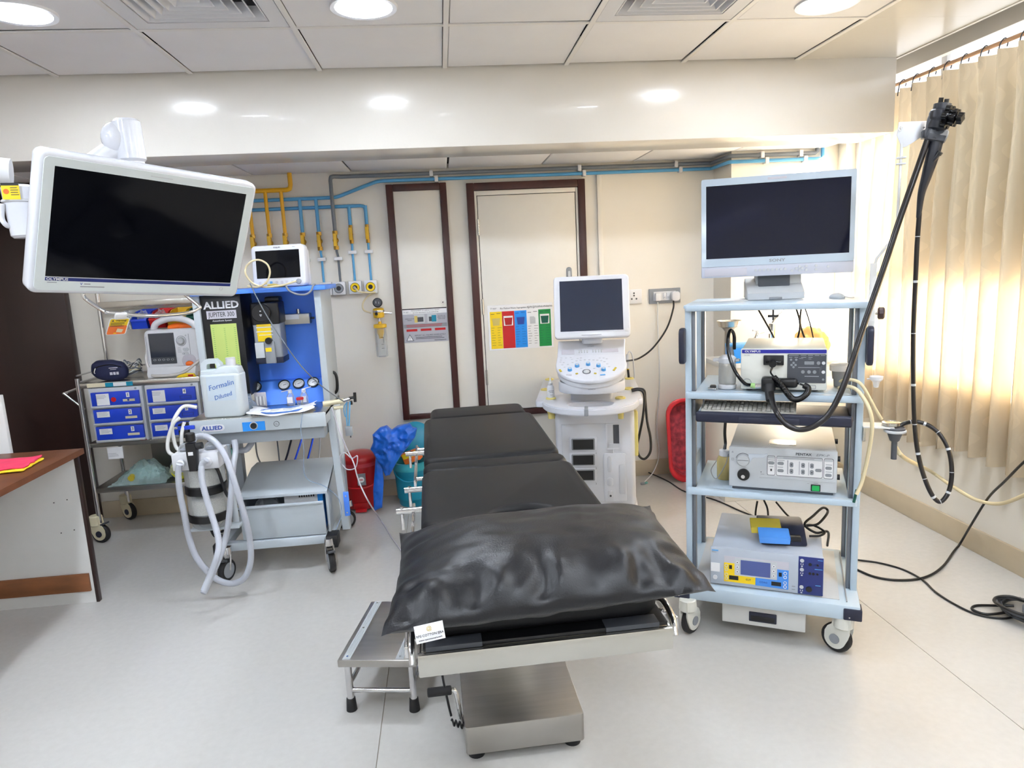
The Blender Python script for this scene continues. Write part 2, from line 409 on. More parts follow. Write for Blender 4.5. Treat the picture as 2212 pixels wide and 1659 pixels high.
# window in the right wall: aluminium frame, frosted upper lights, clear lower sashes
b = NB(); fo = [(WY0, WZ0), (WY1, WZ0), (WY1, WZ1), (WY0, WZ1)]; fi = [(WY0+.04, WZ0+.04), (WY1-.04, WZ0+.04), (WY1-.04, WZ1-.04), (WY0+.04, WZ1-.04)]
g_frame(b, fo, fi, 'x', XR+.06, XR+.11); win = struct(ob('window_1', b, 'white'))
ys = [WY0+.04, 1.88, 2.62, 3.47, WY1-.04]
for y in ys[1:-1]: Bx(win, 'mullion', 'white', XR+.065, XR+.105, y-.02, y+.02, WZ0+.04, WZ1-.04, .002)
Bx(win, 'transom', 'white', XR+.065, XR+.105, WY0+.04, WY1-.04, 1.40, 1.45, .002); Bx(win, 'transom', 'white', XR+.065, XR+.105, WY0+.04, WY1-.04, 2.19, 2.22, .002)
for a, c in zip(ys, ys[1:]):
    if c-a < .3: continue
    Bx(win, 'pane', 'frost_glass' if c < 3.5 else 'glass', XR+.082, XR+.086, a+.02, c-.02, 1.45, 2.19, 0); Bx(win, 'pane', 'glass', XR+.082, XR+.086, a+.02, c-.02, 2.22, WZ1-.04, 0)
    Bx(win, 'pane', 'glass', XR+.082, XR+.086, a+.02, c-.02, WZ0+.04, 1.40, 0)
Bx(win, 'window_sill', 'white', XR, XR+.2, WY0, WY1, WZ0-.006, WZ0+.012, .003)
struct(Bx(None, 'added_sun_blocker', 'wall', XR+.2, XR+1.5, .7, 4.9, 2.95, 3.03, 0))     # unseen slab added outside to keep sun off the upper curtain
# skirting
for n, args in (('baseboard_back', (-2.298, 1.823, YB-.012, YB, 0, .111)), ('baseboard_column', (1.823, XR, 4.278, 4.29, 0, .111)), ('baseboard_right', (XR-.014, XR, YF, 4.278, 0, .118))):
    struct(Bx(None, n, 'skirting', *args, .002))
struct(Bx(None, 'baseboard_column_side', 'skirting', 1.823, 1.835, 4.278, YB-.012, 0, .111, .002))
# ceiling: slab, grid bars, lay-in tiles
ceil = struct(Bx(None, 'ceiling', 'dark_gap', XL-.1, XR+.2, YF-.1, YB+.12, 2.60, 2.68, 0))
gx = [.085+.6*i for i in range(-6, 4)]; gy = [3.597-.597*i for i in range(10)]
gx = [x for x in gx if x > XL]
b = NB(); g_box(b, -.287, .287, -.285, .285, 0, .014, .003, 1); tm = bpy.data.meshes.new('ceiling_tile'); b.to_mesh(tm); b.free(); tm.materials.append(M['tile'])
DIFF = [(-.815, 2.70), (.985, 2.70), (-.815, -.286), (.985, -.286)]
k = 0
for i, x0 in enumerate(gx[:-1]):
    for y1 in gy[:-1]:
        cx, cy = x0+.3, y1-.2985
        if any(abs(cx-dx) < .1 and abs(cy-dy) < .1 for dx, dy in DIFF): continue
        o = ob('ceiling_tile', tm, None, ceil); o.location = (cx, cy, ZC-.002+.004*((k*7) % 5)/5); k += 1
        o.rotation_euler = (random.uniform(-.006, .006), random.uniform(-.006, .006), random.uniform(-.004, .004))
for x in gx: Bx(ceil, 'grid_bar', 'tgrid', x-.011, x+.011, YF, 3.6, ZC-.006, ZC-.001, 0)
for y in gy[1:]: Bx(ceil, 'grid_bar', 'tgrid', XL, gx[-1], y-.011, y+.011, ZC-.0055, ZC-.0005, 0)
Bx(ceil, 'ceiling_border', 'cream_gloss', gx[-1]+.012, 2.43, YF, 3.0, ZC-.004, ZC+.012, 0)
Bx(ceil, 'ceiling_border', 'cream_gloss', gx[-1]+.012, 2.43, 3.004, 3.6, ZC-.003, ZC+.012, 0)
Bx(ceil, 'ceiling_border', 'tile', XL, gx[0]-.012, YF, 3.6, ZC-.003, ZC+.012, 0)
Bx(ceil, 'ceiling_edge', 'wall', 2.43, 2.445, YF, 3.62, ZC-.008, 2.6, 0)
# dropped beam with glossy paint, lower ceiling behind it
struct(Bx(None, 'beam', 'beam', XL, 2.43, 3.6, 3.93, ZB, 2.6, .003))
low = struct(Bx(None, 'ceiling_lower', 'dark_gap', XL, 1.834, 3.931, YB-.001, ZL+.03, ZL+.1, 0))
Bx(low, 'ceiling_backing', 'dark_gap', 1.834, 2.43, 3.931, 4.289, ZL+.03, ZL+.1, 0)
for x0, x1 in zip(gx, gx[1:]+[1.835]):
    x1 = min(x1, 1.838)
    if x1-x0 < .1: continue
    for y0, y1 in ((3.935, 4.562),):
        o = Bx(low, 'ceiling_tile', 'tile', x0+.006, x1-.006, y0, y1, ZL, ZL+.012, .002); o.rotation_euler = (0, 0, 0)
Bx(low, 'ceiling_tile', 'tile', XL, gx[0]-.006, 3.935, 4.562, ZL, ZL+.012, .002)
Bx(low, 'ceiling_tile', 'tile', 1.840, 2.43, 3.935, 4.285, ZL, ZL+.012, .002)
# doors
def door(n, x0, x1, z0, z1, fw, lab):
    d = struct(bpy.data.objects.new(n, None)); COL.objects.link(d); d.location = (0, 0, 0); yf = YB-.035
    Bx(d, 'door_frame', 'mahogany', x0, x0+fw, yf, YB-.001, z0, z1, .004); Bx(d, 'door_frame', 'mahogany', x1-fw, x1, yf, YB-.001, z0, z1, .004)
    Bx(d, 'door_frame', 'mahogany', x0+fw, x1-fw, yf+.001, YB-.001, z1-fw, z1, .004); Bx(d, 'door_frame', 'mahogany', x0+fw, x1-fw, yf+.001, YB-.001, z0, z0+fw*.8, .004)
    return d
d1 = door('door_1', -.311, .069, .52, 2.037, .042, '')
Bx(d1, 'door_leaf', 'door_leaf', -.268, .026, YB-.02, YB-.002, .555, 1.994, .002)
Cy(d1, 'lock', 'chrome', (0.0, YB-.026, 1.285), (0.0, YB-.018, 1.285), .009); Cy(d1, 'keyhole', 'black', (0.0, YB-.0275, 1.285), (0.0, YB-.024, 1.285), .004)
d2 = door('door_2', .195, .962, .50, 2.027, .048, '')
Bx(d2, 'door_leaf', 'door_leaf', .262, .895, YB-.022, YB-.002, .545, 1.945, .002)
Bx(d2, 'door_lining', 'door_leaf', .243, .257, YB-.026, YB-.002, .545, 1.976, .001); Bx(d2, 'door_lining', 'door_leaf', .900, .914, YB-.026, YB-.002, .545, 1.976, .001)
Bx(d2, 'door_lining', 'door_leaf', .258, .899, YB-.026, YB-.002, 1.949, 1.976, .001); Bx(d2, 'gap', 'black', .255, .902, YB-.004, YB-.001, .54, 1.952, 0)
for z in (1.75, 1.24, .77): Cy(d2, 'hinge', 'steel', (.2595, YB-.027, z-.05), (.2595, YB-.027, z+.05), .007, n=12)
hp = Pr(d2, 'handle_plate', 'grey', rrect(.822, .858, 1.33, 1.47, .017), 'y', YB-.028, YB-.02, .002)
Pr(hp, 'pull', 'grey_light', rrect(.832, .848, 1.355, 1.445, .007), 'y', YB-.031, YB-.0275)
d3 = struct(bpy.data.objects.new('door_3', None)); COL.objects.link(d3)
for a, c in ((-3.3, -2.80), (-2.795, -2.3)): Bx(d3, 'door_leaf', 'dark_wood', a, c, YB-.06, YB-.002, .005, 2.12, .004)
# a plastic cable trunking beside the door
t = tag(Bx(None, 'cable_trunking', 'wall', 1.045, 1.075, YB-.016, YB, .12, 2.05, .002), 'slim cream cable trunking running up the wall right of the wide door', 'trunking')

# ------------------------------------------------------------------ ceiling lights and air diffusers
def downlight(x, y, label):
    t = thing('downlight', label, 'ceiling light', (x, y, ZC), 0, 'round recessed downlights')
    b = NB(); g_lathe(b, [(.105, .012), (.105, -.008), (.122, -.010), (.124, -.004), (.124, .001)], n=40); ob('rim', b, 'white', t)
    b = NB(); g_lathe(b, [(.001, -.006), (.104, -.006), (.104, -.002), (.001, -.002)], n=40); ob('diffuser', b, 'lamp', t)
for x, y, l in [(-1.43, 2.80, 'round glowing downlight in the ceiling above the large left monitor'), (-.22, 2.79, 'round glowing downlight in the ceiling above the operating table'), (1.60, 2.82, 'round glowing downlight in the ceiling near the curtain')]: downlight(x, y, l)
for x, y in ((-1.415, 1.51), (1.585, 1.51), (-1.415, .313), (.385, .313), (1.585, .313), (-1.415, -.881), (.385, -.881), (1.585, -.881), (-2.615, .91)):
    downlight(x, y, 'round glowing downlight in the ceiling over the front half of the room')
def diffuser(x, y, label):
    t = thing('air_diffuser', label, 'air vent', (x, y, ZC), 0, 'square ceiling air diffusers')
    sq = lambda h: [(-h, -h), (h, -h), (h, h), (-h, h)]
    b = NB(); g_frame(b, sq(.286), sq(.225), 'z', -.004, .006); ob('flange', b, 'white', t)
    Bx(t, 'duct_back', 'black', -.23, .23, -.23, .23, .075, .08, 0)
    b = NB(); g_frame(b, sq(.232), sq(.226), 'z', 0, .08); ob('duct_wall', b, 'grey_light', t)
    for i, h in enumerate((.222, .184, .146, .108, .07)):
        b = NB(); R = [[b.verts.new((p[0], p[1], z)) for p in sq(r)] for r, z in ((h, -.002), (h-.028, .042), (h-.031, .042), (h-.006, -.002))]
        for q in range(4):
            A, B2 = R[q], R[(q+1) % 4]
            for s in range(4): b.faces.new((A[s], A[(s+1) % 4], B2[(s+1) % 4], B2[s]))
        ob('louvre', b, 'white', t, 20)
    Bx(t, 'centre_plate', 'white', -.03, .03, -.03, .03, -.002, .004, .001)
diffuser(-.815, 2.70, 'square white louvred air diffuser in the ceiling near the left monitor arm')
diffuser(.985, 2.70, 'square white louvred air diffuser in the ceiling above the ultrasound machine')
for x in (-.815, .985): diffuser(x, -.286, 'square white louvred air diffuser in the ceiling behind the foot of the table')

# ------------------------------------------------------------------ curtain and rod
cu = thing('curtain', 'long beige patterned curtain with pleated top glowing from the window behind', 'curtain', (2.478, 0, 0))
ringpx = [(1952, 170), (1982, 156), (2017, 141), (2050, 126), (2088, 108), (2131, 89), (2172, 68)]
ry = [px(u, v, 2.478).y for u, v in ringpx]
stp = (ry[0]-ry[-1])/6
while ry[0] < 3.86: ry.insert(0, ry[0]+stp*.98)
while ry[-1] > 1.25: ry.append(ry[-1]-stp)
yA, yB = ry[-1]-.05, ry[0]+.035
NY, NZ = 560, 40
b = NB(); uv = b.loops.layers.uv.new('UVMap'); G = []
ph = [random.uniform(-1, 1) for _ in range(80)]
for j in range(NZ+1):
    w = j/NZ; row = []
    for i in range(NY+1):
        y = yA+(yB-yA)*i/NY
        # phase locked to the hooks: fold valleys at the hooks
        kk = (ry[0]-y)/stp; f = kk-math.floor(kk); n0 = int(math.floor(kk)) % 80
        cb_ = cos(2*pi*kk); base = -math.copysign(abs(cb_)**.75, cb_)+.22*cos(4*pi*kk+ph[n0])
        amp = .010+.046*min(1, w*2.6); irr = .35*ph[n0]*sin(pi*f)**2+.25*sin(kk*1.7)
        x = amp*base*(1+.3*ph[n0])+irr*.022*w+.006*sin(2.2*w+kk*.8)*w
        x -= (.030 if y < 3.5 else .018)*math.exp(-((f-(0 if f < .5 else 1))/.10)**2)*math.exp(-(w/.10)**2)
        lim = .044 if x > 0 or y > 3.52 else .044+.034*min(1, (3.52-y)/.12); x = lim*math.tanh(x/lim)
        zb = .485+.02*sin(kk*.9)+.015*base*.5; zt = 2.314-.006*abs(sin(pi*kk))
        row.append(b.verts.new((x, y+.010*sin(2*pi*kk*2)*w, zt+(zb-zt)*w)))
    G.append(row)
for j in range(NZ):
    for i in range(NY):
        f = b.faces.new((G[j][i], G[j][i+1], G[j+1][i+1], G[j+1][i]))
        for l, (a, c) in zip(f.loops, ((i, j), (i+1, j), (i+1, j+1), (i, j+1))): l[uv].uv = (a/NY*(yB-yA)*1.5, c/NZ*1.78)
ob('curtain_fabric', b, 'curtain', cu, 180)
for y in ry:
    Tb(cu, 'curtain_hook', 'grey_dark', [(-.030, y, 2.277), (-.027, y, 2.302), (-.019, y, 2.339), (0, y, 2.359), (.015, y, 2.345), (.012, y, 2.325)], .0026, 6, 4)
rod = thing('curtain_rod', 'copper-coloured curtain rod along the window wall', 'curtain rod', (2.478, 0, 0))
Cy(rod, 'rod', mat('rod_copper', (206, 168, 136), .3, .6, noise=.05), (0, 1.0, 2.345), (0, 4.18, 2.345), .0095, n=16)
for y in (1.05, 2.45, 4.0): Tb(rod, 'bracket', 'steel', [(0, y, 2.345), (.02, y, 2.37), (.03, y, 2.40), (.054, y, 2.43)], .006, 6, 4)

# ------------------------------------------------------------------ notices on the doors
def board(name, lab, x0, x1, z0, z1, y, m='paper', frame=None):
    t = thing(name, lab, 'poster', (0, y, 0)); Bx(t, 'sheet', m, x0, x1, -.003, 0, z0, z1, .0008, 1); return t
p = board('safety_notice', 'grey laminated needle stick injury notice with warning triangle on the narrow door', -.266, .022, 1.032, 1.253, YB-.0205, 'paper_grey')
Ln(p, 'black', [(-.266, .022, 1.247, 1.253)], -.003); Ln(p, 'paper', [(-.265, .021, 1.217, 1.246)], -.003)
Tx(p, 'MANAGEMENT OF NEEDLE STICK INJURY /', 'print', .0098, (-.115, -.0038, 1.239)); Tx(p, 'BLOOD AND BODY FLUID EXPOSURE', 'print', .0098, (-.115, -.0038, 1.225))
Tx(p, 'V', 'print', .014, (-.254, -.0038, 1.231)); Ln(p, 'print_soft', [(-.245, -.226, 1.232, 1.2345), (-.245, -.23, 1.227, 1.229)], -.0032)
Tx(p, 'NEEDLE STICK\nINJURY', 'print', .0092, (-.222, -.0038, 1.183)); Tx(p, 'BLOOD OR\nBODY FLUID\nEXPOSURE', 'print', .0092, (-.014, -.0038, 1.188))
for x0, x1, c1, c2 in ((-.193, -.125, 'grey_dark', 'yellow_tan'), (-.107, -.045, 'grey_dark', 'teal')):
    Ln(p, 'grey_light', [(x0, x1, 1.158, 1.214)], -.003); Ln(p, c1, [(x0+.01, x1-.008, 1.166, 1.196)], -.0037); Ln(p, c2, [(x0+.002 if c2 != 'teal' else x0+.028, x0+.022 if c2 != 'teal' else x1-.004, 1.162, 1.205)], -.0042)
Ln(p, 'grey', [(-.262, .018, 1.128, 1.152)], -.003); Ln(p, 'red', rows(-.245, .005, 1.147, 2, .009, .003, .1), -.0037)
for x0 in (-.247, -.155, -.063): Ln(p, 'red', [(x0, x0+.07, 1.105, 1.120)], -.003); 
Pr(p, 'warning_triangle', 'black', [(-.253, 1.043), (-.203, 1.043), (-.228, 1.087)], 'y', -.0036, -.003); Pr(p, 'warning_triangle', 'paper', [(-.248, 1.046), (-.208, 1.046), (-.228, 1.081)], 'y', -.0042, -.0036); Tx(p, '!', 'print', .03, (-.228, -.0046, 1.058))
Tx(p, 'REPORT ALL INJURIES IMMEDIATELY', 'print', .0125, (-.095, -.0038, 1.077)); Ln(p, 'print', rows(-.19, .0, 1.066, 2, .009, .003, .1)+[(-.07, .008, 1.040, 1.043)], -.0032)
p = board('waste_poster', 'white waste segregation poster with yellow, red, blue and green columns on the wide door', .288, .719, .949, 1.246, YB-.0225)
Tx(p, 'Bio Medical Waste Segregation /', 'print', .0145, (.462, -.0038, 1.2225), sx=.95); Tx(p, 'ಜೈವಿಕ ವೈದ್ಯಕೀಯ ತ್ಯಾಜ್ಯ', 'print', .0145, (.635, -.0038, 1.223), sx=.8)
Tx(p, 'V', 'print', .016, (.312, -.0038, 1.224)); Ln(p, 'print_soft', [(.321, .348, 1.224, 1.227), (.321, .342, 1.218, 1.22)], -.0032)
colx = [(.302, .381, 'yellow'), (.382, .463, 'red'), (.464, .545, 'blue_light'), (.546, .623, None), (.624, .706, 'green')]
for x0, x1, c in colx:
    if c: Ln(p, c, [(x0, x1, .958, 1.203)], -.003, name='column')
    xc = (x0+x1)/2
    ic = {'yellow': 'yellow_tan', 'red': 'red_bin', 'blue_light': 'logo_blue', None: 'grey_light', 'green': 'dgreen'}[c]
    if c in ('red', 'green'): Ln(p, 'paper', [(xc-.031, xc+.031, 1.108, 1.172)], -.0037)
    Pr(p, 'bin_picture', ic, [(xc-.021, 1.112), (xc+.021, 1.112), (xc+.027, 1.160), (xc-.027, 1.160)] if c is not None else [(xc-.018, 1.112), (xc+.018, 1.112), (xc+.018, 1.15), (xc+.008, 1.160), (xc-.018, 1.160)], 'y', -.0046, -.0038)
    Ln(p, 'print' if c in (None, 'yellow') else ic, sum([rows(x0+.006+s, x0+.034+s, 1.098, 8, .0165, .0018, .5) for s in (0, .04)], [])+[(x0+.006, x0+.03, 1.186, 1.189), (x0+.044, x0+.07, 1.190, 1.193)], -.0036)

# ------------------------------------------------------------------ medical gas pipes, valves and outlets on the back wall
YP = YB-.022
def PW(L, y=YP): return [py(u, v, y) for u, v in L]
def straight(t, name, m, L, r, y=YP): return Tb(t, name, m, PW(L, y), r, 8, 4, False, True)
def bend(t, name, m, P, r):
    """polyline with rounded corners"""
    out = [P[0]]
    for a, c, e in zip(P, P[1:], P[2:]):
        d1, d2 = (a-c), (e-c); q = min(.03, d1.length*.4, d2.length*.4); s, f = c+d1.normalized()*q, c+d2.normalized()*q
        out += [s, s.lerp(c, .5).lerp(f.lerp(c, .5), .3), c.lerp((s+f)/2, .42), f.lerp(c, .5).lerp(s.lerp(c, .5), .3), f]
    out.append(P[-1]); return Tb(t, name, m, locs(t, out), r, 8, 4, False)
def valve(t, u0, v0, v1, k):
    """brass ball valve between two heights on a drop pipe, yellow lever on the front"""
    a, c = py(u0, v0, YP), py(u0, v0, YP); x = a.x; z0 = py(u0, v1, YP).z; z1 = a.z
    b = NB(); zz = lambda f: z0+(z1-z0)*f
    g_cyl(b, (x, YP, zz(0)), (x, YP, zz(1)), .011, n=12)
    for f0, f1 in ((0, .2), (.8, 1)): g_cyl(b, (x, YP, zz(f0)), (x, YP, zz(f1)), .0175, n=6)
    g_sphere(b, (x, YP, zz(.5)), .019); g_cyl(b, (x, YP-.03, zz(.62)), (x, YP, zz(.62)), .006, n=8)
    vv = ob('valve', b, 'brass', t)
    Bx(vv, 'valve_lever', 'valve_yellow', x-.011, x+.011, YP-.037, YP-.027, zz(.18), zz(.86), .004)
    return x, z0
def clip(t, x, y, z, s=.014, vert=True):
    w, h = (s*1.8, s*.75) if vert else (s*.8, s*1.35)
    Bx(t, 'pipe_clip', 'white', x-w, x+w, y-.016, YB if y > 4.4 else 4.29, z-h, z+h, .002)
nets = {}
for key, m, lab in (('y', 'pipe_yellow', 'yellow painted medical gas pipe with valved drops behind the patient monitor'), ('u', 'pipe_blue', 'blue gas pipe that rises in a curve and runs above both doors'), ('l', 'pipe_blue', 'lower blue gas pipe ending in an elbow beside the narrow door'), ('g', 'pipe_grey', 'grey gas pipe running under the ceiling with one long vertical drop')):
    nets[key] = thing('gas_pipe', lab, 'pipe', (0, 0, 0)); nets[key]['m'] = m; del nets[key]['m']
Y0, U0, L0, G0 = nets['y'], nets['u'], nets['l'], nets['g']
# planes: lower blue line lies on the wall, upper blue and yellow in front of it, the grey drop crosses in front of both
YL_, YU, YG = YB-.013, YB-.038, YB-.064
yl = py(600, 411, YG).z; ul = py(640, 430, YU).z; ll = py(640, 450, YL_).z
yk = {545: YG, 583: YG, 617: YG, 655: YU, 689: YU, 724: YG, 758: YL_, 793: YL_}
xs = {k: py(k, v, yk[k]).x for k, v in ((545, 500), (583, 515), (617, 515), (655, 515), (689, 505), (724, 505), (758, 500), (793, 495))}
xm = py(626, 386, YG).x
bend(Y0, 'main_pipe', 'pipe_yellow', [V((xm, YG, 2.15)), V((xm, YG, yl)), V((-1.5, YG, yl))], .014)
bend(U0, 'main_pipe', 'pipe_blue', [V((-1.9, YU, ul)), V((-.62, YU, ul)), V((-.36, YP, 2.061)), V((1.80, YP, 2.061))], .011)
Tb(U0, 'main_pipe', 'pipe_blue', [(1.80, YP, 2.061), (1.812, YP-.01, 2.061), (1.813, 4.28, 2.061), (1.825, 4.268, 2.061), (2.405, 4.268, 2.061), (2.415, 4.268, 2.072), (2.415, 4.268, 2.13)], .011, 8, 4, False)
bend(L0, 'main_pipe', 'pipe_blue', [V((-1.9, YL_, ll)), V((xs[793], YL_, ll)), V((xs[793], YL_, ll-.12))], .011)
bend(G0, 'main_pipe', 'pipe_grey', [V((1.80, YP, 2.096)), V((xs[724]+.05, YP, 2.096)), V((xs[724], YG, 2.096)), V((xs[724], YG, 1.75))], .012)
Tb(G0, 'main_pipe', 'pipe_grey', [(1.80, YP, 2.096), (1.812, YP-.01, 2.096), (1.813, 4.28, 2.096), (1.825, 4.268, 2.096), (2.368, 4.268, 2.096), (2.378, 4.268, 2.106), (2.378, 4.268, 2.13)], .012, 8, 4, False)
zout = py(767, 608, YP).z
for key, t, m, ztop in ((545, Y0, 'pipe_yellow', yl), (583, Y0, 'pipe_yellow', yl), (617, Y0, 'pipe_yellow', yl), (655, U0, 'pipe_blue', ul), (689, U0, 'pipe_blue', ul), (724, G0, 'pipe_grey', None), (758, L0, 'pipe_blue', ll), (793, L0, 'pipe_blue', ll)):
    x = xs[key]; yv = yk[key]; zt = 1.80 if key > 740 else 1.765; zb2 = zt-.115
    if ztop: Cy(t, 'drop_pipe', m, (x, yv, zt-.01), (x, yv, ztop), .011, n=10)
    b = NB(); zz = lambda f: zb2+(zt-zb2)*f
    g_cyl(b, (x, yv, zb2), (x, yv, zt), .011, n=12)
    for f0, f1 in ((0, .2), (.8, 1)): g_cyl(b, (x, yv, zz(f0)), (x, yv, zz(f1)), .0175 if key < 740 else .0128, n=6)
    g_sphere(b, (x, yv, zz(.5)), .019 if key < 740 else .0128, n=10); g_cyl(b, (x, yv-.03, zz(.62)), (x, yv, zz(.62)), .006, n=8)
    vv = ob('valve', b, 'brass', t); Bx(vv, 'valve_lever', 'valve_yellow', x-.011, x+.011, yv-.037, yv-.027, zz(.18), zz(.86), .004)
    ye = YB-.022
    Tb(t, 'outlet_pipe', m, [V((x, yv, zb2+.01)), V((x, yv, zb2-.012)), V((x, ye, zb2-.042)), V((x, ye, zout-.004 if key > 670 else 1.35))], .0075, 8, 4, False)
    clip(t, x, ye, zb2-.055)
for x in (-.02, .93, 1.57): clip(U0, x+.03, YP, 2.061, vert=False); clip(G0, x, YP, 2.096, vert=False)
for x in (2.02, 2.27): clip(U0, x+.03, 4.268, 2.061, vert=False); clip(G0, x, 4.268, 2.096, vert=False)
for (u, v), c, l in (((703, 624), 'grey', 'gas outlet box with grey ring half hidden by the anaesthesia machine'), ((732, 623), 'grey', 'gas outlet box with grey ring and empty socket under the grey pipe'), ((767, 621), 'yellow', 'gas outlet box with yellow ring and a clear hose plugged in'), ((800.5, 619.5), 'yellow', 'gas outlet box with yellow ring and empty socket beside the suction regulator')):
    q = py(u, v, YB-.05); t = thing('gas_outlet', 'white '+l, 'gas outlet', (q.x, YB, q.z)); t['group'] = 'gas outlets on the back wall'
    Bx(t, 'box', 'white', -.040, .040, -.05, 0, -.041, .041, .004)
    b = NB(); g_lathe(b, [(.012, 0), (.028, 0), (.0285, .004), (.026, .007), (.018, .007), (.012, .004)], (0, -.05, 0), (0, -1, 0), 32); ob('ring', b, c, t)
    b = NB(); g_lathe(b, [(.0285, 0), (.030, 0), (.030, .005), (.0285, .005)], (0, -.05, 0), (0, -1, 0), 32); ob('ring_edge', b, 'black', t)
    Cy(t, 'socket', 'black', (0, -.056, 0), (0, -.049, 0), .0145)
    if c == 'yellow' and u < 780: Cy(t, 'probe', 'chrome', (0, -.085, 0), (0, -.055, 0), .009)
    if u < 710: Cy(t, 'probe', 'black', (0, -.08, 0), (0, -.055, 0), .011)
# wall suction unit
q = py(818, 676, YB-.07); s = thing('suction_regulator', 'yellow wall suction regulator with black gauge above a clear collection jar', 'suction unit', (q.x, YB, q.z))
b = NB(); g_lathe(b, [(.02, -.032), (.034, -.028), (.036, 0), (.034, .028), (.02, .032)], (0, -.07, 0), (0, 0, 1)); g_cyl(b, (0, -.07, 0), (0, 0, 0), .012, n=12); ob('regulator_body', b, 'valve_yellow', s)
b = NB(); g_lathe(b, [(.0365, .004), (.0372, .007), (.0372, .015), (.036, .018)], (0, -.07, 0), (0, 0, 1)); ob('band', b, 'steel', s)
Cy(s, 'knob', 'black', (-.012, -.112, -.004), (-.010, -.1, -.004), .009); Cy(s, 'outlet_nozzle', 'chrome', (.03, -.07, 0), (.085, -.07, -.006), .009, .006)
b = NB(); g_lathe(b, [(.001, 0), (.026, 0), (.030, .003), (.031, .02), (.028, .026), (.001, .026)], (-.002, -.085, .066), (0, 1, 0)); gg = ob('gauge', b, 'black', s)
Cy(gg, 'gauge_face', 'grey_dark', (-.002, -.0866, .066), (-.002, -.0849, .066), .024, n=24); Ln(gg, 'white', [(-.012, -.010, .062, .076), (.006, .008, .058, .072)], -.0868, name='gauge_marks')
Cy(s, 'stem', 'chrome', (0, -.07, -.03), (.002, -.075, -.075), .008, n=12)
b = NB(); g_lathe(b, [(.010, .014), (.012, .0), (.040, -.004), (.042, -.010), (.042, -.024), (.036, -.028), (.012, -.03)], (.003, -.075, -.068)); ob('jar_lid', b, 'valve_yellow', s)
La(s, 'float_housing', 'valve_yellow', [(.022, 0), (.022, -.03), (.014, -.05), (.012, -.065)], (.003, -.075, -.098))
b = NB(); g_lathe(b, [(.037, -.0), (.037, -.18), (.034, -.186), (.001, -.187)], (.003, -.075, -.095)); ob('jar', b, 'jar', s)
b = NB(); g_lathe(b, [(.0375, -.055), (.0377, -.058)], (.003, -.075, -.095)); Ln(s, 'print', [(.003, .022, -.155, -.152), (.02, .022, -.19, -.152), (.006, .022, -.20, -.198), (.006, .022, -.225, -.223)], -.113)
w = thing('suction_hose', 'thin clear hose from the gas outlet to the suction regulator', 'hose', (0, 0, 0))
Tb(w, 'hose', 'cable_cream', [py(767, 622, 4.48), py(775, 630, 4.46), py(795, 632, 4.47), py(810, 632, 4.49), py(795, 640, 4.5), py(784, 655, 4.5), py(786, 670, 4.5), py(802, 676, 4.5)], .0055, 8)
# sockets
q = py(1371, 641, YB-.01); t = thing('wall_socket', 'white wall socket plate without plug beside the ultrasound screen', 'socket', (q.x-.035, YB, q.z))
Bx(t, 'plate', 'white', -.085, .085, -.012, 0, -.048, .048, .004); Bx(t, 'switch', 'white', -.07, -.03, -.016, -.01, -.03, .03, .003); Ln(t, 'print', [(-.058, -.042, -.022, -.019)], -.016)
b = NB(); [g_cyl(b, (x, -.0135, z), (x, -.011, z), .006, n=12) for x, z in ((.03, .024), (.03, .008), (.014, -.014), (.046, -.014))]; ob('socket_holes', b, 'grey_dark', t)
q = py(1436, 639, YB-.01); t = thing('switch_socket', 'grey framed switch and socket plate with two white plugs in it', 'socket', (q.x, YB, q.z))
Bx(t, 'plate', 'grey', -.108, .108, -.014, 0, -.05, .05, .003); Bx(t, 'insert', 'white', -.08, .075, -.018, -.012, -.03, .03, .002)
for x in (-.005, .018): sw = Bx(t, 'switch', 'white_gloss', x-.010, x+.010, -.024, -.016, -.018, .022, .003); Ln(sw, 'print', [(x-.004, x+.004, -.010, -.007)], -.0242)
Pr(t, 'plug', 'white_gloss', rrect(.035, .092, -.036, .028, .02), 'y', -.058, -.016, .006, 3); Pr(t, 'plug', 'white', rrect(-.072, -.036, -.03, .022, .006), 'y', -.044, -.016, .004)
cw = tag(Tb(None, 'power_cable', 'black', [py(1455, 650, 4.52), py(1454, 668, 4.50), py(1440, 710, 4.50), py(1410, 752, 4.50), py(1380, 774, 4.45), py(1352, 780, 4.2), py(1340, 784, 4.05)], .006, 8), 'black cable from the wall plug looping down to the ultrasound machine', 'cable')
tag(Tb(None, 'thin_cable', 'cable_white', [py(1421, 653, 4.535), py(1421, 700, 4.55), py(1424, 780, 4.55), py(1424, 850, 4.55), py(1419, 920, 4.55), py(1424, 980, 4.545), py(1412, 1018, 4.5), pz(1392, 1042, .01)], .004, 6), 'thin white cable hanging from the grey socket plate down the wall', 'cable')
# ================================================================== OPERATING TABLE
tb = thing('operating_table', 'steel operating table with black padded sections standing in the middle of the room', 'operating table', (.165, 1.90, 0), radians(1.2))
def cushion(t, name, x0, x1, y0, y1, z0, z1, r=.022, cut=None, m='pad', taper=0):
    poly = rrect(x0, x1, y0, y1, min(r*2.2, .045), 5)
    if cut:
        cx, cw, cd = cut
        arc = [(cx+cw*cos(pi*i/14), y0+cd*sin(pi*i/14)**.8) for i in range(15)]
        # counter-clockwise outline: insert the notch in the front edge (running left to right)
        i0 = min(range(len(poly)), key=lambda i: hypot(poly[i][0]-(x0+min(r*2.2, .045)), poly[i][1]-y0))
        j = max(i for i, p in enumerate(poly) if abs(p[1]-y0) < 1e-6 and p[0] < (x0+x1)/2)
        poly = poly[:j+1]+arc[::-1]+poly[j+1:]
    return Pr(t, name, m, poly, 'z', z0, z1, r, 4)
HW = .268
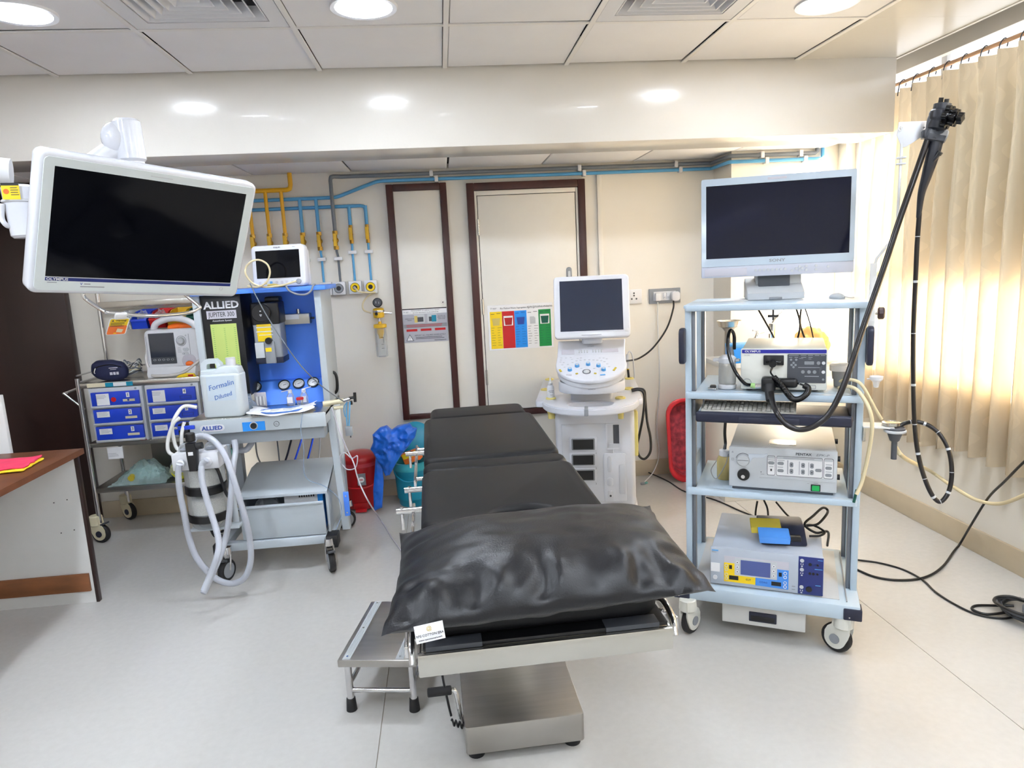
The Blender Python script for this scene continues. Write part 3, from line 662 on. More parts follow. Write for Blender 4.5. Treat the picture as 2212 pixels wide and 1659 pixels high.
cushion(tb, 'seat_pad', -HW, HW, -.058, .487, .738, .800, cut=(.022, .10, .105))
cushion(tb, 'bridge_pad', -HW+.004, HW-.004, .490, .612, .738, .795)
cushion(tb, 'back_pad', -HW+.006, HW-.012, .615, 1.345, .738, .802)
cushion(tb, 'head_pad', -.232, .238, 1.352, 1.60, .735, .798, r=.026)
cushion(tb, 'leg_pad', -.255, .262, -.515, -.062, .714, .776)
b = NB(); g_box(b, -.262, .262, -.05, 1.34, .70, .736, .004); g_box(b, -.2, .2, 1.35, 1.56, .71, .734, .004); ob('top_plate', b, 'steel', tb)
# leg section frame with front bar
b = NB(); g_box(b, -.278, .278, -.548, -.534, .652, .703, .003); g_box(b, -.278, -.266, -.535, -.06, .662, .70, .003); g_box(b, .266, .278, -.535, -.06, .662, .70, .003); g_box(b, -.27, .27, -.53, -.06, .69, .703, .002)
ob('leg_frame', b, 'steel', tb)
b = NB(); g_box(b, -.266, .27, -.535, -.07, .703, .713, .002); ob('leg_board', b, 'black', tb)
for x in (-.20, .19): Bx(tb, 'fastener_strip', 'grey_dark', x-.06, x+.06, -.538, -.50, .7035, .7145, .001)
# side rails on stand-off pins
for s in (-1, 1):
    for y0, y1 in ((.70, 1.25), (.02, .44), (-.50, -.12)):
        rl = Bx(tb, 'side_rail', 'chrome', s*.302-.005, s*.302+.005, y0, y1, .672, .700, .002)
        for y in (y0+.05, y1-.05): Cy(rl, 'rail_pin', 'chrome', (s*.262, y, .690), (s*.300, y, .690), .008, n=12)
for y, w in ((1.02, .345), (.52, .335), (.30, .355)):
    c = Cy(tb, 'rail_clamp', 'chrome', (-.265, y, .722), (-w, y, .722), .0105, n=12); Cy(c, 'clamp_pin', 'chrome', (-w+.018, y, .735), (-w+.018, y, .66), .006, n=10)
for s in (-1, 1):   # curved lifting brackets at the leg corners
    Tb(tb, 'corner_bracket', 'chrome', [(s*.283, -.40, .70), (s*.290, -.45, .715), (s*.292, -.50, .70), (s*.290, -.525, .67)], .008, 8, 5)
# column, pedestal
Bx(tb, 'column', 'steel_brushed', -.105, .105, .52, .86, .16, .70, .006); Bx(tb, 'column_collar', 'steel', -.13, .13, .50, .88, .10, .40, .006)
Bx(tb, 'tilt_head', 'grey_dark', -.15, .15, .40, .98, .62, .70, .01)
Pr(tb, 'pedestal', 'steel_brushed', rrect(-.183, .187, .005, 1.15, .012), 'z', .030, .122, .003)
for x in (-.15, .155):
    for y in (.05, 1.10): Cy(tb, 'foot', 'rubber', (x, y, 0), (x, y, .034), .026, .03, 20)
lv = Tb(tb, 'pedal_lever', 'chrome', [(-.183, .17, .045), (-.192, .13, .055), (-.197, .12, .13), (-.205, .12, .175), (-.222, .12, .18)], .008, 8, 5)
Cy(lv, 'pedal_grip', 'rubber', (-.215, .12, .18), (-.292, .12, .18), .0145, n=16, bev=.003)
g = [(-.262+.002*i, .16-.0004*i, .62-.028*i) for i in range(16)]
Tb(tb, 'hand_control_cable', 'black', [(-.20, .2, .64), (-.235, .16, .55), (-.25, .13, .40), (-.242, .12, .25), (-.228, .12, .13), (-.222, .12, .09)], .004, 6, 5)
hel = [(-.222+.0045*i/2, .10+.009*cos(i*1.2), .082-.0011*i+.009*sin(i*1.2)) for i in range(36)]
Tb(tb, 'coiled_cable', 'black', hel, .0032, 6, 3)

# ------------------------------------------------------------------ pillow
pl = thing('pillow', 'large wrinkled black leatherette pillow lying on the foot end of the table', 'pillow', (.188, 1.520, .823), radians(4.3))
from mathutils import noise as mn
def pillow_mesh(w, d, t, n=72):
    bm = NB(); top, bot = {}, {}
    for i in range(n+1):
        for j in range(n+1):
            a, c = i/n*2-1, j/n*2-1
            ed = max(abs(a), abs(c))
            # edges bow inwards, corners stay pointed
            y = c*d/2*(1-(.15 if c > 0 else .05)*(1-a*a)*abs(c)**3); x = a*w/2*(1-.05*(1-c*c)**1.0*abs(a)**3)+.09*y
            h = max(0, (1-abs(a)**2.6))**.62*max(0, (1-abs(c)**2.4))**.62
            rr = (1-ed)
            # gathers radiate from the front seam, soft dents on top
            wr = .017*math.exp(-((c+1)/.36)**2)*(sin(a*17+4*mn.noise(V((a*3, c*2, 1))))+.5*sin(a*31+3*mn.noise(V((a*4, c*3, 2)))))*min(1, rr*9)
            wr += .006*math.exp(-((abs(a)-1)/.3)**2)*sin(c*13+3*mn.noise(V((a*2, c*4, 5))))*min(1, rr*9)
            wr += .009*mn.noise(V((a*2.2+3, c*2.2, .5)))*h+.004*mn.noise(V((a*5, c*6, 7)))*h
            sag = -.010*max(0, (-c-.55)/.45)**2-.006*max(0, -c)*max(0, abs(a)-.5)
            zt = t*h*(.62)+wr*h**.3+sag; zb2 = -t*h*.55+sag+wr*.3*h
            if ed > .999: zt = zb2 = sag+.004*sin(a*21+c*17)
            top[i, j] = bm.verts.new((x, y, zt)); bot[i, j] = top[i, j] if ed > .999 else bm.verts.new((x, y, max(zb2, -.047)))
    for i in range(n):
        for j in range(n):
            bm.faces.new((top[i, j], top[i+1, j], top[i+1, j+1], top[i, j+1]))
            q = [bot[i, j], bot[i, j+1], bot[i+1, j+1], bot[i+1, j]]
            bm.faces.new(q)
    return bm
ob('cover', pillow_mesh(.69, .485, .132), 'leather', pl, 75)
b = NB(); g_box(b, -.0285, .0285, -.0006, .0006, -.034, 0, 0)
bmesh.ops.transform(b, matrix=Matrix.Translation((-.276, -.236, -.004)) @ Matrix.Rotation(-.10, 4, 'Y') @ Matrix.Rotation(-.25, 4, 'X'), verts=b.verts); sl = ob('brand_label', b, 'paper', pl)
rr_ = Matrix.Rotation(-.10, 3, 'Y') @ Matrix.Rotation(-.25, 3, 'X'); R1, U1 = rr_ @ V((1, 0, 0)), rr_ @ V((0, 0, 1)); O1 = V((-.276, -.236, -.004)); NN = rr_ @ V((0, -1, 0))
Tx(sl, 'RPS COTTON ERA', 'print', .0066, O1+U1*-.021+NN*.001, R1, U1); Tx(sl, 'www.rpscottonera.com', 'print', .0048, O1+U1*-.029+NN*.001, R1, U1)
Tx(sl, '@', 'yellow_tan', .011, O1+U1*-.009+NN*.001, R1, U1, name='emblem')

# ------------------------------------------------------------------ step stool
st = thing('step_stool', 'low steel step stool with two ribbed grey tread strips beside the table', 'step stool', (-.438, 2.218, 0), radians(-10.4))
Bx(st, 'step_top', 'steel_brushed', 0, .275, 0, .42, .176, .202, .003)
for x in (.03, .215):
    b = NB(); g_box(b, x-.014, x+.014, .006, .414, .2, .2035)
    for k in range(6): g_box(b, x-.012+k*.0046, x-.0095+k*.0046, .008, .412, .203, .2052)
    sp = ob('tread_strip', b, 'grey_light', st)
    for y in (.02, .21, .40): Cy(sp, 'screw', 'chrome', (x, y, .204), (x, y, .2062), .004, n=10)
for x in (.026, .249):
    for y in (.026, .394): lg = Cy(st, 'leg', 'chrome', (x, y, .03), (x, y, .178), .0125, n=16); Cy(lg, 'rubber_foot', 'rubber', (x, y, 0), (x, y, .045), .019, .0155, 18)
for y in (.026, .394): Cy(st, 'stretcher', 'chrome', (.026, y, .075), (.249, y, .075), .0085, n=12)
for x in (.026, .249): Cy(st, 'stretcher', 'chrome', (x, .026, .095), (x, .394, .095), .0085, n=12)

# ================================================================== ENDOSCOPY TROLLEY
TA = radians(-28); TO = V((.852, 2.523, 0))
def TL(x, y, z=0): return TO+V((cos(TA)*x-sin(TA)*y, sin(TA)*x+cos(TA)*y, z))
tr = thing('endoscopy_trolley', 'pale blue-grey endoscopy trolley with three shelves beside the curtain', 'trolley', TO, TA)
bs = Bx(tr, 'base', 'trolley', 0, .668, 0, .53, .150, .208, .006); Bx(bs, 'base_mat', 'grey_light', .07, .60, .04, .50, .2085, .2105, .001)
Bx(bs, 'mat_edge', 'grey', .622, .626, .03, .50, .2085, .2115, 0)
for x in (-.004, .612):
    for y in (-.005, .475): cp = Bx(bs, 'corner_bumper', 'navy', x, x+.062, y, y+.06, .153, .198, .004); Cy(cp, 'screw', 'chrome', (x+.02, y-.001, .165), (x+.02, y+.002, .165), .003, n=8)
for x0, x1, g0, g1 in ((.026, .05, .05, .064), (.640, .664, .626, .640)):
    for y0 in (.135, .44):
        ps = Bx(tr, 'post', 'trolley', x0, x1, y0, y0+.06, .206, 1.292, .004); Bx(ps, 'groove', 'trolley_groove', g0, g1, y0+.012, y0+.05, .208, 1.29, .001)
    Bx(tr, 'side_rail', 'trolley', x0+.006, x1-.006, .19, .45, .60, .66, .002)
for nm, z0, z1, xx in (('top_shelf', 1.290, 1.312, (.030, .668)), ('shelf', .947, .972, (.032, .658)), ('shelf', .554, .577, (.034, .652))):
    s_ = Bx(tr, nm, 'trolley', .066, .625, .12, .53, z0+.002, z1, .002); Pr(s_, 'front_lip', 'trolley', rrect(xx[0], xx[1], .100, .133, .008), 'z', z0, z1+.001, .004)
    if nm == 'top_shelf': Pr(s_, 'shelf_cap', 'trolley', rrect(.022, .668, .12, .53, .01), 'z', z1-.012, z1+.0005, .003)
for x0 in (.008, .664):
    Pr(tr, 'handle', 'navy', rrect(.085, .15, 1.085, 1.225, .02), 'x', x0, x0+.022, .006)
caster_spots = ((.06, .02, -2.0), (.595, .045, -.5), (.06, .49, 1.0), (.60, .49, .6))
for x, y, a in caster_spots: caster(tr, (x, y), .056, .026, a, 'offwhite', cap='grey', tall=.04)
dw = Bx(tr, 'drawer', 'trolley_white', .178, .486, .045, .45, .053, .130, .003)
hd = Bx(dw, 'handle_recess', 'navy', .280, .382, .040, .052, .072, .112, .003); Bx(hd, 'handle_pocket', 'black', .287, .375, .0385, .046, .078, .098, .002); Bx(dw, 'drawer_runner', 'grey', .17, .495, .05, .45, .130, .150, 0)
# keyboard tray with arms
kt = Bx(tr, 'keyboard_tray', 'navy', .080, .622, .026, .33, .872, .890, .008, 3)
b = NB(); g_box(b, .080, .622, .024, .05, .874, .913, .008, 3); ob('tray_rim', b, 'navy', kt)
Bx(kt, 'wrist_rest', 'navy', .235, .45, .020, .04, .878, .900, .006)
for x in (.066, .626): Bx(tr, 'tray_arm', 'grey_dark', x-.004, x+.004, .10, .33, .88, .944, .002)
# monitor clamp screw under the top shelf
Cy(tr, 'clamp_screw', 'grey_dark', (.345, .30, 1.235), (.345, .30, 1.292), .004, n=8); Bx(tr, 'clamp_wing', 'grey_dark', .325, .365, .296, .304, 1.246, 1.256, .002)
# scope hanger: flat bar, cranked rod, white plate
hb = Bx(tr, 'hanger_bar', 'trolley_white', .668, .690, .14, .150, 1.18, 1.445, .002)
Tb(tr, 'hanger_rod', 'trolley_white', [(.682, .145, 1.43), (.688, .145, 1.46), (.742, .145, 1.535), (.747, .145, 1.56), (.750, .145, 1.84)], .005, 8, 3, False)
for z in (1.795, 1.775): Bx(tr, 'rod_clamp', 'grey_light', .735, .765, .137, .153, z-.003, z+.003, .001)
Pr(tr, 'hanger_plate', 'white', [(.733, 1.870), (.738, 1.912), (.835, 1.905), (.829, 1.870), (.762, 1.828), (.750, 1.828)], 'y', .141, .149, .002)
for x, z in ((.742, 1.885), (.745, 1.893), (.812, 1.885), (.818, 1.877)): Cy(tr, 'plate_screw', 'steel', (x, .1375, z), (x, .142, z), .0035, n=8)
kn = Cy(tr, 'height_knob', 'maroon_knob', (.700, .17, 1.266), (.722, .17, 1.266), .022, n=9, bev=.004); Cy(kn, 'knob_stem', 'steel', (.664, .17, 1.266), (.702, .17, 1.266), .006, n=10)
# bracket plate for the scope tip holder
Bx(tr, 'holder_plate', 'trolley_white', .664, .765, .12, .20, .852, .857, .001); Bx(tr, 'holder_clamp', 'steel', .664, .674, .13, .19, .80, .855, .002)
Cy(tr, 'cord_hook', 'dgreen', (.640, .095, .575), (.648, .092, .625), .005, n=10)

# ---- screen on the top shelf
so = thing('endoscopy_monitor', 'grey framed flat monitor standing on the top shelf of the trolley', 'monitor', (1.352, 2.74, 1.3125), radians(-19.5))
w2, zc, yf = .285, .290, -.073
Pr(so, 'housing', 'grey_light', rrect(-w2, w2, zc-.194, zc+.195, .007), 'y', yf, yf+.05, .003)
Pr(so, 'rear_housing', 'grey', rrect(-w2+.03, w2-.03, zc-.15, zc+.17, .02), 'y', yf+.05, yf+.085, .01)
bz = Fr(so, 'bezel', mat('sony_bezel', (186, 200, 214), .35, noise=.02), rrect(-w2, w2, zc-.150, zc+.195, .007), rrect(-w2+.018, w2-.018, zc-.118, zc+.168, .001), 'y', yf-.004, yf+.004)
Bx(so, 'screen', mat('sony_screen', (14, 17, 36), .10, noise=.02, spec=.3), -w2+.018, w2-.018, yf-.001, yf+.002, zc-.118, zc+.168, 0)
cp = Pr(so, 'control_strip', mat('sony_strip', (190, 194, 208), .35, noise=.02), rrect(-w2, w2, zc-.194, zc-.150, .004), 'y', yf-.003, yf+.01, .002)
Tx(so, 'SONY', 'grey', .0155, (.004, yf-.0045, zc-.1345), sx=1.45, bold=.022)
Bx(cp, 'speaker_grille', 'lavender', -w2+.012, -.11, yf-.0045, yf-.002, zc-.188, zc-.158, .001)
for x in [-.076+.0158*i for i in range(8)]: Cy(cp, 'button', 'grey_light', (x, yf-.006, zc-.170), (x, yf-.002, zc-.170), .0052, n=14)
for x, z in ((.06, -.178), (.076, -.170), (.088, -.163), (.088, -.178), (.098, -.170), (.113, -.162), (.113, -.177), (.149, -.162), (.149, -.177), (.193, -.168)): Cy(cp, 'button', 'grey_light', (x, yf-.006, zc+z), (x, yf-.002, zc+z), .005, n=14)
Bx(so, 'tally_lamp', 'lavender', -.035, .035, yf-.0046, yf-.003, zc+.178, zc+.187, .001)
Bx(so, 'stand_neck', 'grey_dark', -.062, .058, -.045, .0, .048, .10, .004)
Pr(so, 'stand_column', 'grey_light', [(-.03, .05), (.07, .05), (.04, .15), (-.01, .15)], 'x', -.07, .105, .006)
Pr(so, 'stand_base', 'grey_light', [(-.092, .002), (.085, .002), (.085, .07), (.06, .085), (-.03, .06), (-.092, .028)], 'x', -.108, .108, .006, 3)
Bx(so, 'stand_foot', 'grey', -.025, .022, -.105, -.06, .001, .012, .002)
ms = thing('computer_mouse', 'small silver mouse lying on the top shelf beside the monitor stand', 'mouse', TL(.574, .33, 1.313), radians(-70))
b = NB(); g_sphere(b, (0, 0, .004), .02, 1.7, .95, .85); [setattr(v.co, 'z', max(v.co.z, 0)) for v in b.verts]; ob('mouse_shell', b, 'grey_light', ms); Tb(ms, 'mouse_cable', 'grey_light', [(.03, 0, .008), (.05, .004, .004), (.06, .02, .003)], .0018, 6)
pp = tag(Pr(None, 'paper_sheet', 'paper', [(x, y) for x, y in ((0, 0), (.15, .02), (.13, .12), (.04, .11))], 'z', 0, .0012), 'crumpled white paper lying beside the foot of the grey monitor', 'paper'); pp.location = TL(.10, .30, 1.3128); pp.rotation_euler = (0, 0, TA)

# ---- video processor on the middle shelf
cv = thing('video_processor', 'white video processor with blue top stripe and dark keypad on the middle shelf', 'medical device', TL(.235, .150, .9745), TA)
Wd, Hd = .305, .166
Bx(cv, 'case', 'offwhite', .003, Wd-.003, .012, .375, .010, Hd-.002, .005); Pr(cv, 'front_panel', 'offwhite', rrect(0, Wd, .008, Hd, .006), 'y', 0, .014, .003)
for x in (.03, Wd-.04):
    for y in (.04, .34): Cy(cv, 'foot', 'rubber', (x, y, 0), (x, y, .011), .012, n=12)
sb = Pr(cv, 'brand_stripe', 'olympus_blue', rrect(.004, Wd-.004, Hd-.018, Hd-.004, .003), 'y', -.001, .002); Tx(sb, 'OLYMPUS', 'white', .0105, (.043, -.0018, Hd-.011), sx=1.25, bold=.022)
Tx(cv, 'CV-170', 'print_soft', .0065, (.022, -.0006, Hd-.026))
kp = Pr(cv, 'keypad', 'grey_dark', rrect(.167, Wd-.004, .036, Hd-.021, .004), 'y', -.0012, .002)
for x, z, r_ in ((.235, .112, 'r'), (.251, .112, 'r'), (.275, .112, 'c'), (.298-.006, .112, 'w'), (.222, .078, 'c'), (.243, .078, 'c'), (.262, .078, 'c'), (.292, .078, 'w'), (.180, .124, 's'), (.198, .124, 's'), (.189, .112, 's'), (.182, .104, 's'), (.196, .104, 's'), (.189, .096, 's'), (.292, .050, 's')):
    if r_ == 'r': Pr(kp, 'key', 'grey', rrect(x-.0085, x+.0085, z-.006, z+.006, .002), 'y', -.0022, -.001)
    else: Cy(kp, 'key', {'c': 'grey', 'w': 'white', 's': 'grey'}[r_], (x, -.0024, z), (x, -.001, z), {'c': .0065, 'w': .0062, 's': .0042}[r_], n=16)
Ln(kp, 'print_soft', [(.172, .206, .1395, .1415), (.213, .233, .1395, .1415), (.238, .256, .1395, .1415), (.261, .277, .1395, .1415), (.282, .298, .1395, .1415), (.172, .184, .132, .134), (.192, .204, .132, .134), (.215, .232, .132, .134), (.240, .254, .132, .134), (.205, .28, .094, .096), (.228, .277, .060, .063), (.208, .222, .128, .1295), (.240, .25, .126, .1275)], -.0013)
cn = Pr(cv, 'video_connector', 'black', rrect(.083, .155, .104, .141, .003), 'y', -.012, .004, .002); Pr(cn, 'connector_slot', 'black_gloss', rrect(.092, .146, .112, .120, .002), 'y', -.016, -.011, .002); Cy(cn, 'connector_nut', 'black', (.116, -.03, .110), (.116, -.008, .114), .013, n=16)
Fr(cv, 'power_bezel', 'grey', circ(.023, .033, .0165), circ(.023, .033, .0145), 'y', -.001, .001)
Fr(cv, 'latch', 'print_soft', rrect(.245, .268, .014, .028, .003), rrect(.2465, .2665, .0155, .0265, .002), 'y', -.001, .001)
# processor plug with coiled lead
lp = thing('scope_connector', 'black endoscope connector with coiled lead plugged into the white processor', 'connector', TL(.235, .150, .9745), TA)
Pr(lp, 'connector_body', 'black', rrect(.077, .128, .006, .062, .012), 'y', -.05, -.002, .008, 3)
Cy(lp, 'connector_boot', 'rubber', (.105, -.045, .032), (.110, -.079, -.02), .019, .014, 18); Cy(lp, 'light_guide_sleeve', 'chrome', (.055, -.02, .024), (.078, -.02, .026), .0115, n=18); Cy(lp, 'lead_ring', mat('pale_green', (160, 200, 130), .4, noise=.03), (.038, -.02, .027), (.056, -.02, .024), .0095, .0115, 16)
Bx(lp, 'plug_body', 'black', .12, .205, -.045, -.01, .022, .058, .012, 3)
base = spline([(.116, -.026, .100), (.110, -.035, .080), (.125, -.05, .062), (.150, -.06, .035), (.170, -.07, .008), (.190, -.074, -.012), (.212, -.07, -.012), (.236, -.06, .006), (.240, -.05, .026), (.222, -.045, .036), (.20, -.03, .04)], 16)
hx = []; u_ = None
for i in range(2, len(base)-1):
    d = (base[i+1]-base[i-1]).normalized(); u_ = _basis(d)[0] if u_ is None else (u_-d*u_.dot(d)).normalized(); w_ = d.cross(u_)
    if i < 30 or i > 140: hx.append(base[i])
    else:
        for j in range(3): a = (i*3+j)*1.05; hx.append(base[i].lerp(base[i+1], j/3)+(u_*cos(a)+w_*sin(a))*.0085)
Tb(lp, 'coiled_lead', 'black_gloss', hx, .0036, 6, 1, False)
Tb(lp, 'air_tube', 'black_gloss', [(.040, -.02, .027), (.015, -.035, .038), (-.020, -.03, .085), (-.046, .0, .15), (-.050, .03, .205), (-.042, .05, .232), (-.030, .06, .21), (-.030, .065, .155)], .0068, 10)
# water container
wb = thing('water_container', 'clear water bottle with white lid and base ring beside the video processor', 'bottle', TL(.180, .205, .974), TA)
La(wb, 'base_ring', 'white', [(.001, 0), (.032, 0), (.036, .004), (.036, .016), (.032, .019), (.001, .02)]); La(wb, 'bottle', 'water_jar', [(.001, .02), (.032, .02), (.034, .03), (.033, .095), (.030, .104), (.024, .11)])
lid = La(wb, 'lid', 'white', [(.033, .104), (.034, .106), (.034, .122), (.028, .128), (.02, .134), (.001, .135)]); Bx(lid, 'lid_handle', 'white', -.055, -.03, -.012, .012, .108, .122, .005); Bx(lid, 'lid_handle', 'white', .03, .048, -.01, .01, .108, .120, .005)
Cy(wb, 'tube_fitting', 'grey', (.018, .01, .13), (.016, .01, .165), .0075, .006, 14); Cy(wb, 'water', 'water_jar', (0, 0, .022), (0, 0, .085), .031, n=24)
sc_ = thing('valve_fitting', 'small black valve fitting lying near the front of the middle shelf', 'fitting', TL(.130, .165, .974), TA)
Bx(sc_, 'valve_body', 'black', -.012, .012, -.01, .01, .004, .02, .005); Cy(sc_, 'valve_port', 'chrome', (-.018, -.008, .006), (.014, -.012, .006), .005, n=10)
wt = thing('suction_cup', 'white capped grey cup on the middle shelf right of the video processor', 'cup', TL(.590, .30, .974), TA)
La(wt, 'cup', 'grey', [(.001, .03), (.026, .03), (.029, .065), (.001, .066)]); La(wt, 'cap', 'white', [(.036, .062), (.037, .066), (.037, .084), (.03, .09), (.001, .092)]); La(wt, 'foot', 'grey', [(.001, 0), (.020, 0), (.022, .03), (.001, .031)])
# keyboard on the tray
kb = thing('keyboard', 'beige-grey computer keyboard on the dark pull-out tray', 'keyboard', TL(.092, .075, .8905), TA)
Pr(kb, 'keyboard_case', 'keyboard', [(0, 0), (.15, 0), (.15, .03), (.01, .016), (0, .012)], 'x', 0, .345, .003)
b = NB()
for r_ in range(5):
    for c in range(20):
        x0 = .008+c*.0166; y0 = .018+r_*.0245; z = .017+.0010*r_+.0012*r_; g_box(b, x0, x0+.0142, y0, y0+.020, z-.004, z+.008, .0025, 1)
o = ob('keys', b, 'keycap', kb); o['kind'] = 'stuff'
# ---- second processor on the lower shelf
ep = thing('light_source_processor', 'light grey video processor with round socket and green power switch on the lower shelf', 'medical device', TL(.194, .142, .5785), TA)
Wd, Hd = .39, .176
Bx(ep, 'case', 'grey_light', .003, Wd-.003, .01, .385, .012, Hd, .005); Pr(ep, 'front_panel', 'grey_light', rrect(0, Wd, .010, Hd-.002, .006), 'y', 0, .014, .003); Bx(ep, 'plinth', 'grey_dark', .012, Wd-.012, .006, .37, .0, .013, .001)
Bx(ep, 'top_plate', 'steel', .145, .245, .05, .13, Hd-.0005, Hd+.0015, .001)
Bx(ep, 'lower_ridge', 'grey_light', .115, Wd-.004, -.003, .004, .052, .056, .001)
soq = La(ep, 'scope_socket', 'grey_light', [(.0165, 0), (.024, 0), (.025, .004), (.022, .010), (.0165, .010)], (.053, .0, .121), (0, -1, 0), 36); Cy(soq, 'socket_hole', 'black', (.053, -.004, .121), (.053, .0, .121), .0168); Bx(soq, 'socket_key', 'black', .0315, .0745, -.0102, -.006, .1195, .1225, .001)
b = NB(); g_tube(b, [(.053+.0275*cos(radians(a)), -.0006, .121+.0275*sin(radians(a))) for a in range(45, 166, 10)], .0009, 6, 1, False); ob('dial_arc', b, 'print', ep)
Pr(ep, 'lever_plate', mat('ep_raise', (204, 212, 222), .35, noise=.02), [(.072, .147), (.132, .149), (.142, .153), (.142, .146), (.128, .135), (.09, .132), (.078, .112)], 'y', -.003, .002, .001)
lo_ = La(ep, 'air_knob', 'black', [(.001, .012), (.022, .012), (.0235, .008), (.0235, 0), (.001, 0)], (.055, 0, .062), (0, -1, 0), 32); La(lo_, 'knob_nozzle', 'chrome', [(.004, 0), (.0075, 0), (.0075, .01), (.004, .01)], (.054, -.011, .058), (0, -1, 0), 16)
pn = Pr(ep, 'control_panel', 'paper', rrect(.142, .377, .066, .145, .007), 'y', -.0012, .002)
for x0, x1 in ((.142, .172), (.175, .340), (.343, .377)): Fr(pn, 'panel_outline', 'grey_dark', rrect(x0, x1, .066, .145, .006), rrect(x0+.0015, x1-.0015, .0675, .1435, .005), 'y', -.0018, -.001); Pr(pn, 'panel_header', 'grey_light', rrect(x0+.002, x1-.002, .133, .143, .003), 'y', -.0017, -.001)
for x, z in ((.157, .116), (.191, .116), (.191, .087), (.325, .097), (.360, .108), (.360, .080)): Pr(pn, 'key', 'grey', rrect(x-.0115, x+.0115, z-.006, z+.006, .0058), 'y', -.0026, -.001)
for x in (.230, .271, .302): 
    for s_ in (-1, 1): kk = Pr(pn, 'key', 'grey', rrect(x-.0065, x+.0065, .100+s_*.013-.0095, .100+s_*.013+.0095, .005), 'y', -.0026, -.001); Pr(kk, 'arrow', 'print', [(x-.003, .100+s_*.011), (x+.003, .100+s_*.011), (x, .100+s_*.017)], 'y', -.0031, -.0025)
Ln(pn, 'print_soft', [(.145, .169, .127, .129), (.180, .205, .127, .129), (.180, .2, .100, .102), (.215, .218, .075, .13), (.257, .259, .075, .128), (.29, .292, .075, .126), (.350, .372, .120, .122), (.350, .372, .092, .094), (.20, .31, .1375, .1395), (.150, .165, .100, .102)], -.0013); Ln(pn, 'print', [(.154, .160, .083, .092)], -.0014)
Tx(ep, 'PENTAX', 'grey_dark', .0135, (.272, -.0008, .156), sx=1.1, bold=.022); Tx(ep, 'EPK-P', 'grey', .0125, (.338, -.0008, .156), sx=1.45, shear=.25)
Pr(ep, 'warning_mark', 'print_soft', [(.009, .149), (.017, .149), (.013, .156)], 'y', -.001, 0); Fr(ep, 'info_mark', 'print_soft', rrect(.009, .018, .118, .127, .001), rrect(.010, .017, .119, .126, .001), 'y', -.001, 0); Pr(ep, 'arrow_mark', 'print', [(.118, .078), (.122, .078), (.120, .072)], 'y', -.001, 0); Ln(ep, 'print_soft', [(.118, .132, .067, .069), (.286, .294, .042, .043), (.309, .325, .044, .046)], -.0004)
sw = Bx(ep, 'power_switch', 'black', .300, .334, -.006, .003, .014, .040, .002); Bx(sw, 'rocker', 'switch_green', .3035, .3305, -.009, -.004, .0165, .0375, .002)
for y, z in ((.06, .13), (.05, .06), (.25, .15)): Cy(ep, 'side_knob', 'black', (Wd-.003, y, z), (Wd+.012, y, z), .011, n=14)
ab = thing('flush_bottle', 'small bottle of yellowish fluid with white cap on the lower shelf', 'bottle', TL(.165, .27, .578), TA)
La(ab, 'bottle', 'amber_water', [(.001, 0), (.028, 0), (.031, .005), (.031, .082), (.024, .097), (.018, .10)]); La(ab, 'fluid', 'liquid', [(.001, .003), (.026, .003), (.027, .02), (.027, .05), (.001, .052)]); La(ab, 'cap', 'white', [(.019, .097), (.022, .10), (.022, .122), (.014, .126), (.001, .127)]); Cy(ab, 'tube_end', 'grey_dark', (0, 0, .126), (.004, 0, .155), .007, .005, 12)
Tb(ab, 'tube', 'black', [(.003, 0, .15), (.0, .005, .20), (.004, .01, .26), (.01, .02, .29)], .006, 8)
tag(Tb(None, 'thin_tube', 'grey', [TL(.185, .215, .70), TL(.175, .20, .66), TL(.140, .19, .60), TL(.118, .20, .63), TL(.135, .24, .66)], .0018, 6), 'thin clear tube looped around the yellowish fluid bottle', 'tube')
# ---- electrosurgical unit on the base
es = thing('electrosurgical_unit', 'grey electrosurgical unit with yellow and blue keypad on the trolley base', 'medical device', TL(.134, .035, .2115), TA)
Wd, Hd = .41, .158
Bx(es, 'case', 'esu_panel', .004, Wd-.004, .012, .40, .010, Hd-.003, .004); Pr(es, 'front_panel', 'esu_panel', rrect(0, Wd, .004, Hd, .005), 'y', 0, .014, .003)
for x in (.04, Wd-.04):
    for y in (.05, .36): Cy(es, 'foot', 'rubber', (x, y, 0), (x, y, .012), .012, n=12)
kp = Bx(es, 'keypad', 'lavender', .052, .288, -.001, .002, .018, .126, 0)
Pr(kp, 'cut_field', 'yellow', [(.052, .020), (.169, .020), (.169, .050), (.0915, .050), (.0915, .098), (.052, .098)], 'y', -.0018, -.001); Pr(kp, 'coag_field', 'esu_blue', [(.169, .018), (.288, .016), (.288, .094), (.247, .094), (.247, .050), (.169, .050)], 'y', -.0018, -.001)
Pr(kp, 'screen_frame', 'grey_light', rrect(.0915, .247, .050, .122, .003), 'y', -.0026, -.001); Bx(kp, 'screen', 'esu_screen', .114, .223, -.0034, -.002, .056, .116, 0)
for x in (.102, .235):
    for z in (.066, .085, .104): kk = Cy(kp, 'key', 'white', (x, -.0036, z), (x, -.002, z), .006, n=14); Cy(kk, 'key_dot', 'print', (x, -.004, z), (x, -.0034, z), .0022, n=8)
for x, z0 in ((.061, .082), (.061, .045), (.276, .077), (.276, .038)):
    for d in (-.008, .008): Fr(kp, 'key_ring', 'grey_light' if x < .1 else 'paper', circ(x, z0+d-.004, .0064, 16), circ(x, z0+d-.004, .0045, 16), 'y', -.003, -.0015)
for x0, x1, z0, z1 in ((.071, .082, .074, .090), (.071, .106, .030, .047), (.253, .264, .066, .082), (.227, .262, .026, .042)): Bx(kp, 'display', 'black', x0, x1, -.0028, -.0015, z0, z1, 0)
